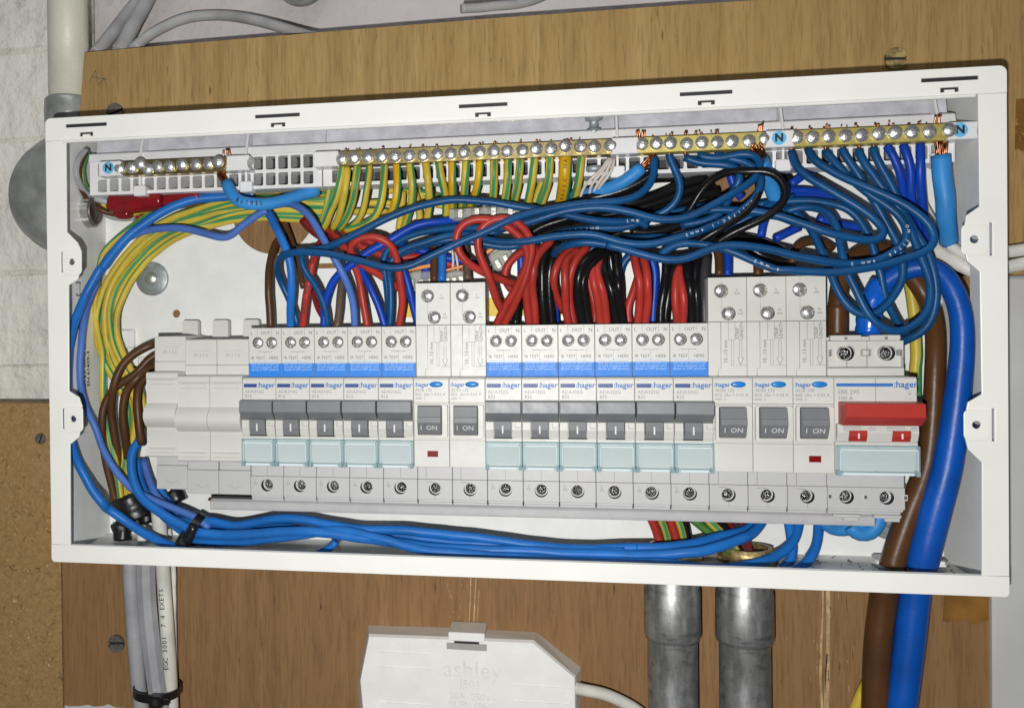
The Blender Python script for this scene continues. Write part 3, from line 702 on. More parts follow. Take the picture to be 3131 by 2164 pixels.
    text('marking', 'L\nIN', 1.9, 2.8, 26.12, 38.2, 'ink_lite', t, 'CENTER')
    q = MB(); q.box(8.7, 8.8, 27.1, 27.22, 41.4, 49, 'groove', 0); q.build('seam', t, (0, 0, 0))
    return t
def tall(model, rate, win, label):
    w_ = PITCH; t = thing('circuit_breaker', label, 'circuit breaker', (X0, 0, 0), 'tall breakers with ribbed switches')
    sc2 = ((6.1, 133.1), (9.4, 122.4))
    q = MB(); plate(q, rect(.1, w_ - .1, 118.6, 139.5), [circ(x, z, 3.2) for x, z in sc2], 26, 29.5, 'plastic', .18); q.box(.1, w_ - .1, 29.52, 57, ZT - 2, 139.2, 'plastic', .1)
    q.prism([(.1, ZT), (4.4, ZT), (4.4, 96.5), (5.8, 96.5), (5.8, 118.4), (.1, 118.4)], 26.3, 29.5, 'plastic', 'y', b=.12); q.prism([(4.55, ZT), (w_ - .1, ZT), (w_ - .1, 118.4), (5.95, 118.4), (5.95, 96.35), (4.55, 96.35)], 26.1, 29.5, 'plastic', 'y', b=.12)
    q.build('upper_block', t, (0, 0, 0))
    q = MB()
    for x, z in sc2: q.lathe([(3.18, .4), (3.18, 4), (0, 4)], (x, 26, z), 'y', 'nickel', 20, caps=False)
    q.build('screw_well', t, (0, 0, 0))
    for i, (x, z) in enumerate(sc2):
        o = obj('screw', LOWS[random.randrange(3)], t, (x, 28.2, z)); o.rotation_euler = (R(random.uniform(-8, 8)), random.uniform(0, 6), R(random.uniform(-8, 8)))
    text('marking', 'L\nout', 1.75, 13.2, 25.95, 132.7, 'ink', t, 'CENTER'); text('marking', 'N\nout', 1.75, 14.6, 25.95, 123.1, 'ink', t, 'CENTER')
    text('marking', '10...13 mm', 2.5, 7.9, 26.02, 98.8, 'ink', t, rot=90); text('marking', 'STRIP\nLENGTH', 2.2, 14.2, 26.02, 110.3, 'ink', t, rot=90)
    q = MB(); L = .13
    def ln(x0, x1, z0, z1): q.box(x0, x1, 26.0, 26.14, z0, z1, 'ink', 0)
    ln(9.1, 9.1 + L, 109.8, 118.3); ln(12.1, 12.1 + L, 109.8, 118.3); ln(9.1, 12.2, 109.8, 109.8 + L); ln(10.4, 10.4 + L, 97.9, 109.8); ln(11.5, 11.5 + L, 97.9, 109.8); ln(10.4, 11.6, 97.9, 97.9 + L)
    ln(14.0, 14.0 + L, 101.5, 109.8); ln(15.1, 15.1 + L, 101.5, 109.8); ln(14, 15.2, 109.8, 109.8 + L); ln(12.6, 17.0, 97.8, 97.8 + L)
    for (a, b_) in (((13.3, 101.5), (14.6, 98.1)), ((15.9, 101.5), (14.6, 98.1))):
        n_ = 9
        for k in range(n_):
            xx = a[0] + (b_[0] - a[0]) * k / n_; zz = a[1] + (b_[1] - a[1]) * (k + .5) / n_; ln(xx - .07, xx + .1, zz - .22, zz + .22)
    ln(13.3, 14.0, 101.5, 101.5 + L); ln(15.2, 15.9, 101.5, 101.5 + L)
    q.box(6.0, 6.12, 25.9, 26.02, 122.7, 129.5, 'ink_lite', 0); q.box(6.0, 8, 25.9, 26.02, 125.1, 125.25, 'ink_lite', 0); q.box(6.0, 6.12, 25.9, 26.02, 136.5, 139.5, 'ink_lite', 0)
    q.build('diagram', t, (0, 0, 0))
    front(t, w_)
    q = MB(); q.box(.2, w_ - .2, 15.0, 15.13, 80.6, 80.8, 'groove', 0); q.box(.2, w_ - .2, 15.0, 15.13, 62.3, 62.42, 'groove', 0); q.build('seam', t, (0, 0, 0))
    text('logo', ':hager', 2.9, .6, 15.0, 89.4, 'logo', t, fat=.06)
    q = MB(); q.lathe([(3.3, .3), (3.2, -.7), (2.4, -1.0), (0, -1.05)], (0, 0, 0), 'y', 'button', 24)
    for v in q.bm.verts: v.co.z *= .44; v.co.x += 11.2; v.co.y += 15.0; v.co.z += 89.6
    q.build('test_button', t, (0, 0, 0))
    text('marking', model, 2.2, .9, 15.0, 86.8, 'ink_lite', t); text('marking', rate, 2.0, .9, 15.0, 84.7, 'ink_lite', t); text('marking', '6000  S', 1.6, .9, 15.0, 82.7, 'ink_lite', t)
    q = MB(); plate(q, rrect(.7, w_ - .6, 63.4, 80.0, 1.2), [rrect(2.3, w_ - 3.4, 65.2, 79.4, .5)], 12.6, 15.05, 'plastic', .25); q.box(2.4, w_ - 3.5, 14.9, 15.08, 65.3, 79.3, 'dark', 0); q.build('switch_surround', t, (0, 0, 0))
    q = MB(); q.prism([(14.8, 79.3), (10.6, 79.2), (9.4, 74.2), (14.8, 73)], 2.5, w_ - 3.6, 'toggle', 'x', b=.2)
    for k in range(5):
        z = 78.7 - k * .95; y = 10.5 - k * .22; q.box(2.55, w_ - 3.65, y - .35, y + .5, z - .5, z + .12, 'toggle', .08)
    q.prism([(14.8, 73.6), (9.4, 74.2), (8.9, 71.6), (11.4, 66.0), (14.8, 65.6)], 2.5, w_ - 3.6, 'toggle', 'x', b=.2); q.build('switch', t, (0, 0, 0))
    tx = text('on_mark', 'I  ON', 3.5, 8.1, 9.9, 68.9, 'white', t, 'CENTER'); tx.rotation_euler = (R(24), 0, 0); tx.location.y = 9.85 * S
    if win:
        q = MB(); q.box(6.6, 11.8, 14.8, 15.16, 54.2, 57.1, 'redwin', .15); q.build('indicator_window', t, (0, 0, 0))
    low_block(t, w_, [(8.8, 36.4)])
    q = MB(); q.box(4.2, 4.35, 27.08, 27.22, 41.5, 49, 'groove', 0); q.box(4.2, 8, 26.1, 26.22, 40.0, 40.15, 'groove', 0); q.box(8.75, 8.85, 26.1, 26.22, 31.4, 33, 'groove', 0); q.build('seam', t, (0, 0, 0))
    return t
def place(t, k, label, km):
    c = copy_tree(t, km); c.location = Vector((X0 + k * PITCH, 0, 0)) * S; c['label'] = label
    for ch in [o for o in COL.objects if o.parent == c and o.name.startswith('screw') and not o.name.startswith('screw_')]:
        ch.rotation_euler.y += random.uniform(0, 3)
    return c
a = narrow('B16', 'ADA316G', 'B16 breaker with the single brown wire, nearest the blank modules')
km = kmap()
for k, l in ((1, 'B16 breaker fed by the black marked red wire'), (2, 'middle B16 breaker, under the royal blue wire'), (3, 'B16 breaker with periwinkle and red wires'), (4, 'B16 breaker touching the low pair of tall breakers')): place(a, k, l, km)
b = narrow('B32', 'ADA332G', 'B32 breaker touching the low pair of tall breakers')
b.location.x = (X0 + 7 * PITCH) * S
km = kmap()
for k, l in ((8, 'B32 breaker second from the low pair'), (9, 'B32 breaker third from the low pair'), (10, 'B32 breaker fourth from the low pair'), (11, 'B32 breaker fifth from the low pair'), (12, 'B32 breaker touching the three tall breakers')): place(b, k, l, km)
a = tall('ADB 132', 'B32  I\u0394n = 0.03 A', True, 'tall breaker with red window touching the B16 breakers'); a.location.x = (X0 + 5 * PITCH) * S
c = tall('ADN 132', 'B32  I\u0394n = 0.03 A', False, 'tall breaker without red window, right one of the pair'); c.location.x = (X0 + 6 * PITCH) * S
km = kmap()
place(c, 13, 'tall breaker without red window, left one of the three', km); place(c, 14, 'tall breaker without red window, middle one of the three', km)
c = tall('ADB 140', 'B40  I\u0394n = 0.03 A', True, 'tall breaker with red window beside the red handled switch'); c.location.x = (X0 + 15 * PITCH) * S
# main switch
t = thing('main_switch', 'double main switch with the wide red handle', 'main switch', (X0 + 16 * PITCH, 0, 0))
w_ = 34.6
q = MB(); plate(q, rect(.4, w_ - 1.6, 96.5, 109.0), [circ(8.7, 103.2, 3.35), circ(26.2, 103.2, 3.35), rect(.9, 2.2, 102, 104.6), rect(15.6, 19.2, 102, 104.6), rect(31.2, 32.6, 102, 104.6)], 26, 30, 'plastic', .2)
q.box(.4, w_ - 1.2, 26.4, 30, ZT - .5, 96.4, 'plastic', .15); q.box(.6, w_ - 1.4, 30.02, 57, ZT - 2, 110.6, 'plastic', 0)
q.box(2.0, 15.4, 27, 30, 109.1, 111.6, 'plastic', .2); q.box(19, 32, 27, 30, 109.1, 111.6, 'plastic', .2); q.box(15.5, 18.9, 27.6, 30, 109.1, 111.0, 'plastic', .2)
q.box(8.1, 9.3, 26.85, 27.1, 109.6, 110.8, 'ink', 0); q.box(25.4, 26.6, 26.85, 27.1, 109.6, 110.8, 'ink', 0)
q.build('upper_block', t, (0, 0, 0))
q = MB(); q.box(8.6, 8.75, 25.92, 26.02, 96.6, 99.4, 'groove', 0); q.box(17.3, 17.45, 25.92, 26.02, 96.6, 109, 'groove', 0); q.box(17.3, 17.45, 15.0, 15.14, 80, 92.4, 'groove', 0); q.box(17.3, 17.45, 14.0, 14.14, 50, 62, 'groove', 0); q.build('seam', t, (0, 0, 0))
for z, y in ((103.2, 27.6),):
    q = MB()
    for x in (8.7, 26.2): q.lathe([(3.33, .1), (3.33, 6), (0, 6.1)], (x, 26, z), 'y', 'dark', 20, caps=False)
    q.build('screw_well', t, (0, 0, 0))
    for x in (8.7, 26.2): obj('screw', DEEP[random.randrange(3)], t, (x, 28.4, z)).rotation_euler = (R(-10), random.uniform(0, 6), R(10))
front(t, w_)
q = MB(); q.box(.9, 24.6, 14.85, 15.12, 88.7, 90.1, 'logo', .1); q.build('marking', t, (0, 0, 0))
text('logo', ':hager', 4.0, 24.9, 15.0, 89.5, 'logo', t, fat=.07); text('marking', 'SBR 290', 2.7, 1.4, 15.0, 86.1, 'ink_lite', t); text('marking', '100 A', 2.7, 1.4, 15.0, 83.3, 'ink_lite', t); text('marking', '\u2193 \u2193', 2.6, 30.4, 15.0, 85.6, 'ink_lite', t); text('marking', '\\ \\', 2.6, 29.8, 15.0, 83.4, 'ink_lite', t)
q = MB(); q.prism([(15.2, 82.0), (4.6, 81.8), (4.2, 75.6), (9.0, 71.6), (15.2, 71.6)], 1.6, w_ - .2, 'redtoggle', 'x', b=.35); q.build('handle', t, (0, 0, 0))
q = MB(); q.prism([(15, 72), (12.4, 71.8), (11.8, 68), (13.4, 64.0), (15, 63.8)], .4, w_ - .4, 'plastic', 'x', b=.2)
for x in (2.8, 20.8): q.box(x, x + 7.2, 11.3, 12.2, 69.0, 70.8, 'plastic_low', .2)
q.box(13.2, 16, 11.4, 12.2, 69.2, 70.6, 'plastic_low', .2); q.box(30.6, 33, 11.4, 12.2, 69.2, 70.6, 'plastic_low', .2)
q.build('handle_housing', t, (0, 0, 0))
q = MB()
for x in (5.2, 23.2): q.prism([(15, 69.2), (11.0, 69.2), (11.0, 66.6), (12.2, 64.2), (15, 64.2)], x, x + 7.4, 'redtoggle', 'x', b=.15)
q.build('handle_foot', t, (0, 0, 0))
q = MB()
for x in (8.6, 26.6): q.box(x, x + .75, 10.7, 11.1, 65.6, 68.0, 'white', .1)
q.build('on_mark', t, (0, 0, 0))
q = MB(); q.box(.2, w_ - .2, 14.0, 15.06, 62.2, 63.6, 'plastic', .15); q.build('ledge', t, (0, 0, 0))
holder(t, w_)
low_block(t, w_ - 1.2, [(8.4, 36.6), (25.6, 36.6)])
q = MB()
for x in (1.0, 18.6):
    q.box(x + 1.6, x + 13.4, 26.6, 30, 27.0, 28.5, 'plastic_low', .2); q.box(x + 6, x + 12.4, 25.9, 28, 25.6, 27.4, 'plastic_low', .2)
for x in (.0, 15.4, 32.4): q.box(x, x + 2.0, 25.9, 26.15, 35.4, 38.2, 'plastic', .2); q.box(x + .4, x + 1.6, 25.7, 25.88, 36, 37.6, 'groove', 0)
q.build('clip_feet', t, (0, 0, 0))
# blank modules
def blank(k, label, dz=0, dy=0):
    t = thing('blank_module', label, 'blank module', (X0 + k * PITCH, 0, 0), 'blank modules'); w_ = PITCH
    z0 = dz
    q = MB(); q.box(.1, w_ - .1, 26 + dy, 57, 99.0 + z0, 112.2 + z0, 'plastic', .25); q.box(.1, w_ - .1, 25.7 + dy, 57, 91 + z0, 98.9 + z0, 'plastic', .25); q.build('upper_block', t, (0, 0, 0))
    q = MB(); q.box(4.6, 13.4, 25.8 + dy, 26.1 + dy, 106.4 + z0, 106.55 + z0, 'embs', 0); q.build('moulding', t, (0, 0, 0))
    text('embossing', 'IN 3 2 6', 2.3, 8.75, 25.97 + dy, 104 + z0, 'embs', t, 'CENTER')
    prof = [(28, 50 + z0), (15.4 + dy, 50 + z0), (14.6 + dy, 50.8 + z0), (14.6 + dy, 54.5 + z0), (15.4 + dy, 55.2 + z0), (15.4 + dy, 65.4 + z0)]
    prof += [(15.4 + dy - 5.2 * math.sin(math.pi * (i + .5) / 9) ** .7, 65.6 + z0 + 12.2 * (i + .5) / 9) for i in range(9)]
    prof += [(15.4 + dy, 78 + z0), (15.4 + dy, 90.2 + z0), (14.8 + dy, 90.8 + z0), (14.8 + dy, 93 + z0), (15.6 + dy, 93.8 + z0), (28, 93.8 + z0)]
    q = MB(); q.prism(prof, .1, w_ - .1, 'plastic', 'x', b=.12); q.build('front_housing', t, (0, 0, 0))
    q = MB()
    for z in (87.6, 52.4): q.box(2, w_ - 2, (15.2 if z > 60 else 14.4) + dy, 15.5 + dy, z + z0, z + .2 + z0, 'embs', 0); q.box(2, w_ - 2, (15.2 if z > 60 else 14.4) + dy, 15.5 + dy, z + 2.2 + z0, z + 2.35 + z0, 'embs', 0)
    q.build('moulding', t, (0, 0, 0))
    q = MB(); q.box(.3, w_ - .3, 27 + dy, 57, 44 + z0, 52 + z0, 'plastic_low', .2); q.box(.1, w_ - .1, 26.2 + dy, 57, 31.4 + z0, 43.9 + z0, 'plastic_low', .25); q.build('lower_block', t, (0, 0, 0))
    q = MB()
    for s_ in (-1, 1): q.prism([(8.75, 34.4 + z0), (8.75 + s_ * 3.5, 36.2 + z0), (8.75 + s_ * 3.5, 36.5 + z0), (8.75, 34.7 + z0)], 26.0 + dy, 26.3 + dy, 'embs', 'y', b=0)
    q.build('arrow_moulding', t, (0, 0, 0))
    q = MB(); q.prism(rrect(6.4, 15.4, 108, 122.6, 1.2), 50, 54, 'plastic', 'y', b=.2); q.build('rail_tab', t, (0, 0, 0))
    return t
blank(-3, 'blank white module raised at the far left end of the row', 1.9, 1.0); blank(-2, 'blank white module in the middle of the three blanks'); blank(-1, 'blank white module touching the B16 breakers')
# DIN rail behind and busbar in front of the lower terminals
q = MB(); q.box(30, 420, 57.2, 59.6, 58, 93, 'galv', .3); tag(q.build('mounting_rail'), 'steel mounting rail hidden behind the row of breakers', 'rail')
t = thing('busbar', 'long grey busbar strip under the breakers with a copper tip', 'busbar', (240, 32, 25))
q = MB(); q.prism([(29.6, 22.6), (41, 22.6), (41, 28.2), (31.5, 28.2), (29.6, 26.8)], 74.2, 399.6, 'busbar', 'x', b=.35); q.box(74.4, 399.4, 29.2, 31, 23.2, 23.9, 'busbar', .1); q.build('cover', t)
q = MB(); q.box(71.8, 76, 33, 36, 26.4, 28, 'copper', .3); q.box(74, 98, 33, 40, 28.3, 29.2, 'dark', 0); q.build('copper_tip', t)

# ------------------------------------------------------------------ washers, glands, fittings
for (u, r, l, g2) in (((30.3, 146.5), 9.6, 'large zinc washer with a bright screw on the back plate at left', 1), ((415.4, 19.8), 9.6, 'zinc washer half hidden behind the brown tail', 0)):
    t = thing('washer', l, 'washer', (u[0], 60, u[1]), 'zinc washers')
    q = MB(); q.lathe([(r, 0), (r, -1.2), (r - .4, -1.5), (2, -1.5)], (0, 0, 0), 'y', 'washer', 40); q.build('disc', t, (0, 0, 0))
    o = obj('screw', SCR[1], t, (0, -2.2, 0)); o.scale = (1.25, 1.25, 1.25)
t = thing('cable_gland', 'knurled nickel gland in the left wall of the box', 'gland', (2.3, 38, 183))
q = MB(); n = 44; pr = []
for k in range(n):
    a = 2 * math.pi * k / n; rr = 8.9 if k % 2 else 8.4; pr.append((rr * math.cos(a), rr * math.sin(a)))
q.prism(pr, 0, 4.5, 'nickel', 'x', b=0); q.build('ring', t, (0, 0, 0))
q = MB(); q.lathe([(7.6, 4.4), (7.4, 5.2), (6.6, 5.2), (6.4, 4.6), (0, 4.55)], (0, 0, 0), 'x', 'dullscrew', 32); q.build('bush', t, (0, 0, 0))
for (x, l, vis) in ((311, 'left brass gland in the floor of the box', 0), (346, 'right brass gland ring in the floor with coloured wires through it', 1)):
    t = thing('cable_gland', l, 'gland', (x, 44, 1.5), 'brass glands in the floor')
    q = MB(); pr = []
    for k in range(40):
        a = 2 * math.pi * k / 40; rr = 14.2 if k % 2 else 13.6; pr.append((rr * math.cos(a), rr * math.sin(a)))
    q.prism(pr, 0, 2.2, 'goldmetal', 'z', b=0); q.lathe([(11.5, 0), (11.5, 6.5), (9.5, 6.5), (9.5, 0)], (0, 0, 0), 'z', 'goldmetal', 32); q.build('ring', t, (0, 0, 0))
    q = MB(); q.lathe([(9.4, .8), (0, .9)], (0, 0, 0), 'z', 'dark', 24); q.build('bore', t, (0, 0, 0))
for (x, l) in ((310.0, 'left galvanised steel conduit with coupler under the box'), (344.0, 'right galvanised steel conduit with coupler under the box')):
    t = thing('steel_conduit', l, 'conduit', (x, 42, 0), 'steel conduits under the box')
    q = MB(); q.lathe([(13.2, -.6), (13.3, -3), (13.0, -9), (13.3, -9.4), (13.1, -13), (13.5, -14), (13.6, -35.5), (13.1, -37.6), (12, -37.8)], (0, 0, 0), 'z', 'galv', 48); q.build('coupler', t, (0, 0, 0))
    q = MB(); q.lathe([(12.0, -34), (12.0, -480)], (0, 0, 0), 'z', 'galv', 48); q.build('pipe', t, (0, 0, 0))
t = thing('cable_grommet', 'white plastic grommet strip round the thick tails', 'grommet', (418, 42, 1.5))
q = MB(); q.prism([(-13, -8), (13, -9), (15.5, -4), (15.5, 4), (11, 8), (-13, 8), (-15.5, 3), (-15.5, -4)], 0, 3.4, 'paint', 'z', b=.4)
for k in range(5): q.box(-12.4 + k * 5.2, -8.4 + k * 5.2, -9.8, -7.4, 3.2, 5.0, 'paint', .3)
q.build('strip', t, (0, 0, 0))
# dust and clippings on the floor of the box
q = MB(); random.seed(5)
for k in range(150):
    x = random.choice((random.uniform(360, 405), random.uniform(425, 437), random.uniform(60, 290))); y = random.uniform(22, 57); s_ = random.uniform(.15, .65)
    q.lathe([(s_, 0), (s_ * .6, s_ * .5), (0, s_ * .6)], (x, y, 1.42), 'z', 'dark' if k % 4 else 'copper', 5, False)
tag(q.build('floor_debris'), 'wire clippings and dust on the floor of the box', None, kind='stuff')
# junction box
t = thing('junction_box', 'white plastic junction box below the consumer unit', 'junction box', (220, 62, -60))
o1 = [(155.5, -44.9), (200.3, -44.3), (242.0, -44.0), (263.0, -61.2), (263.4, -105.1), (154.2, -113.1), (150.5, -69.2)]
o2 = [(153.0, -45.5), (198.5, -44.6), (242.6, -45.0), (265.4, -62.4), (265.3, -118.2), (149.4, -127.0), (146.5, -76.2)]
cx = sum(p[0] for p in o2) / 7; cz = sum(p[1] for p in o2) / 7
v = [(p[0], 46.5, p[1]) for p in o1] + [(p[0] + (p[0] - cx) * .015, 61.8, p[1] + (p[1] - cz) * .0) for p in o2] + [(p[0] + (cx - p[0]) * .012, 44.6, p[1] + (cz - p[1]) * .03) for p in o1]
n = 7; q = MB(); q.add(v, [tuple(range(14, 21))[::-1]] + [(i, (i + 1) % n, n + (i + 1) % n, n + i)[::-1] for i in range(n)] + [(14 + i, 14 + (i + 1) % n, (i + 1) % n, i)[::-1] for i in range(n)], 'jbox')
bmesh.ops.recalc_face_normals(q.bm, faces=q.bm.faces[:]); q.build('lid', t)
x, z = (207.5, -45.3); zt_ = (207.6, -42.5)[1]
q = MB(); x0 = (198.2, -46.2)[0]; x1 = (217.1, -45.2)[0]
q.box(x0, x1, 43.4, 61, zt_ - 3.0, zt_ + 1.6, 'jbox', .4); q.build('latch', t)
q = MB(); q.box(x0 + 3, x1 - 3, 43.6, 44.6, zt_ - 4.1, zt_ - 3.25, 'dark', 0); q.box(x0 - 1, x1 + 1, 44.2, 44.7, zt_ - 7.6, zt_ - 4.2, 'embs', 0); q.build('latch_slot', t)
for (a, b_) in (([(160.8, -53.4), (189.1, -53.2), (189.0, -60.6), (160.7, -61.3)], 0), ([(231.5, -66.8), (259.5, -67.0), (259.4, -74.7), (231.4, -75.3)], 0), ([(160.5, -80.4), (188.8, -79.9), (188.7, -85.3), (160.4, -87.1)], 0)):
    xs_ = [p[0] for p in a]; zs_ = [p[1] for p in a]
    q = MB(); plate(q, rect(min(xs_), max(xs_), min(zs_), max(zs_)), [rect(min(xs_) + .25, max(xs_) - .25, min(zs_) + .25, max(zs_) - .25)], 44.25, 44.6, 'jemb'); q.build('moulded_frame', t)
for s, sz, uv in (('ashley', 12.5, (210.2, -60.6)), ('J501', 6.5, (209.3, -68.2)), ('20A  250V~', 5, (210.5, -74.5)), ('BS EN 60670', 4.6, (210.0, -78.8))):
    tx = text('embossing', s, sz, 0, 0, 0, 'jemb', t, 'CENTER', fat=.1); tx.location = Vector((uv[0], 44.5, uv[1])) * S - t.location

# tape, ties, connectors
def wrap(name, pts, r, m, label, cat, wob=.25, sq=1):
    q = MB(); fr, L = tube(q, pts, r, m, n=16, sub=1.6)
    for v in q.bm.verts: v.co += Vector((random.uniform(-1, 1), random.uniform(-1, 1), random.uniform(-1, 1))) * wob
    return tag(q.build(name), label, cat)
random.seed(9)
wrap('red_tape', [(17.4, 36.0, 186.7), (25.5, 36.0, 185.5), (35.4, 36.0, 186.1), (47.6, 36.0, 187.7)], 5.0, 'redtape', 'shiny red tape wrapped round the wires under the left carrier', 'tape', .3)
wrap('red_tape', [(46.8, 40.0, 186.6), (53.2, 40.0, 187.1), (60.5, 40.0, 188.2), (67.7, 40.0, 189.3)], 4.6, 'redtape', 'red tape wrap further right, half hidden by the bright blue wire', 'tape', .3)
wrap('red_tape', [(19.6, 38.0, 182.7), (23.5, 38.0, 180.9), (27.5, 38.0, 182.0)], 3.6, 'redtape', 'short red tape wrap lowest by the brown wire', 'tape', .3)
wrap('red_tape', [(22.4, 53.0, 180.6), (24.9, 53.0, 181.0), (27.5, 53.0, 181.9)], 2.2, 'redtape', 'small red tape end under the yellow wire', 'tape', .2)
wrap('black_tape', [(19.4, 48.0, 25.4), (22.3, 48.0, 18.3), (24.7, 48.0, 12.2)], 10.5, 'tape', 'black tape bulk where the cables enter at lower left', 'tape', .6)
wrap('black_tape', [(15.0, 46.0, 10.5), (16.0, 46.0, 6.2), (16.9, 46.0, -0.4)], 4.6, 'tape', 'ragged black tape stub on the floor at lower left', 'tape', .8)
wrap('black_tape', [(27.9, 50.0, 17.6), (28.9, 50.0, 13.8), (29.3, 50.0, 10.0)], 4.6, 'tape', 'black tape on the white cable at lower left', 'tape', .5)
wrap('black_tape', [(42.5, 54.0, 27.6), (45.0, 54.0, 24.3), (46.4, 54.0, 21.0)], 6.0, 'tape', 'black tape patch under the blank modules', 'tape', .4)
wrap('blue_tape', [(398.8, 35.0, 112.2), (399.0, 35.0, 116.6), (399.4, 35.0, 121.4), (400.6, 35.0, 126.2), (402.4, 35.0, 130.9), (405.2, 35.0, 135.7)], 5.5, 'bluetape', 'shiny blue tape wrapped round the neck of the blue tail above the main switch', 'tape', .28)
wrap('brown_sleeve', [(385.3, 35.0, 111.3), (385.3, 35.0, 117.6), (385.4, 35.0, 125.6)], 4.6, 'tbrown', 'brown sleeve on the end of the brown tail above the main switch', 'sleeve', .05)
def tie(label, cx, cy, cz, rx, ry, wd, head, tail=None, rot=0):
    t = thing('cable_tie', label, 'cable tie', (cx, cy, cz), 'black cable ties')
    q = MB(); n = 40; v = []; f = []
    for k in range(n):
        a = 2 * math.pi * k / n
        for (s_, dz) in ((0, -1), (0, 1), (.9, 1), (.9, -1)): v.append(((rx + s_) * math.cos(a), (ry + s_) * math.sin(a), dz * wd / 2))
    for k in range(n):
        for j in range(4): f.append((4 * k + j, 4 * k + (j + 1) % 4, 4 * ((k + 1) % n) + (j + 1) % 4, 4 * ((k + 1) % n) + j))
    q.add(v, f, 'nylon'); bmesh.ops.recalc_face_normals(q.bm, faces=q.bm.faces[:]); st = q.build('strap', t, (0, 0, 0))
    q = MB(); q.prism(rrect(head - 3.4, head + 3.4, -3.4, 3.4, .8), -ry - 4.4, -ry + .4, 'nylon', 'y', b=.3); q.box(head - 1.4, head + 1.4, -ry - 4.9, -ry - 4.2, -1.6, 1.6, 'dark', .2)
    if tail: q.box(head + 3, head + 3 + tail, -ry - 2.6, -ry - 1.6, -1.6, 1.6, 'nylon', .2)
    q.build('head', t, (0, 0, 0))
    if rot: t.rotation_euler = (0, rot, 0)
    return t
u = (36.7, -80.7); tie('black cable tie round the grey and white cables at the bottom', u[0], 44, u[1], 12.2, 12.4, 4.4, 6.2, 4, .02)
u = (64.2, 9.6); tt = tie('black cable tie round the blue wires at lower left of the box', u[0], 32, u[1], 9.8, 9.0, 4.6, -2.0, None, R(-62))
q = MB(); u1, u2 = [(64.6, 20.0, 7.4), (69.3, 20.0, 16.2)]; tube(q, [u1, u2], 2.6, 'nylon', 8); tag(q.build('tie_end'), 'blunt black end of the cable tie sticking up by the periwinkle wire', 'cable tie')
# clear strip connector and lever connectors
t = thing('clear_connector', 'long clear plastic connector strip under the earth wires', 'connector', (0, 0, 0))
q = MB(); P_ = [(204.2, 30.0, 173.5), (213.2, 30.0, 173.8), (223.7, 30.0, 174.1), (237.1, 30.0, 174.1)]
tube(q, P_, 3.4, 'clear', 8); q.build('shell', t)
for k in range(9):
    f = k / 8; a = Vector(P_[0]).lerp(Vector(P_[-1]), f); q = MB(); q.box(a.x - 1.4, a.x + 1.4, a.y - 3.9, a.y - 3.2, a.z - 2.2, a.z + 2.6, 'nickel' if k % 2 else 'clear', .3); q.build('clamp', t)
def lever(label, p, s_, ang):
    t = thing('lever_connector', label, 'connector', p, 'lever connectors')
    q = MB(); q.box(-7 * s_, 7 * s_, -4, 4, -5 * s_, 3 * s_, 'clear', .6); q.build('shell', t, (0, 0, 0))
    q = MB(); q.prism([(-7 * s_, 3.2 * s_), (6 * s_, 4.6 * s_), (6.4 * s_, 6.2 * s_), (-6 * s_, 5.0 * s_)], -3.6, 3.6, 'orange', 'y', b=.3); q.build('lever', t, (0, 0, 0))
    q = MB()
    for k in (-1, 0, 1): q.box(k * 4 * s_ - 1.2, k * 4 * s_ + 1.2, -3, 3, -4 * s_, 0, 'nickel', .3)
    q.build('clamp', t, (0, 0, 0)); t.rotation_euler = (0, ang, 0)
u = [(186.0, 46.0, 142.5)]; lever('clear connector with orange lever left of the brown core', tuple(u[0]), 1.25, -.06)
u = [(203.1, 46.0, 143.2)]; lever('clear connector with orange lever between the brown cores', tuple(u[0]), .9, -.12)
u = [(224.6, 47.0, 151.5)]; lever('clear connector with amber lever behind the red loops', tuple(u[0]), 1.2, -.5)
# grey screw post behind the earth bar
x, z = (273.8, 215.2)
q = MB(); q.lathe([(2.2, 18), (2.2, 6), (4.2, 5.6), (4.2, 3.2), (2.2, 3), (2.2, -1), (3.6, -1.2), (3.6, -4), (2, -4.4), (2, -14)], (x, 34, z), 'z', 'washer', 20); q.lathe([(3, -19.5), (5.2, -20), (5.2, -22.4), (3, -23)], (x, 33, z), 'z', 'washer', 24)
tag(q.build('bolt'), 'zinc bolt standing behind the right end of the long earth bar', 'bolt')

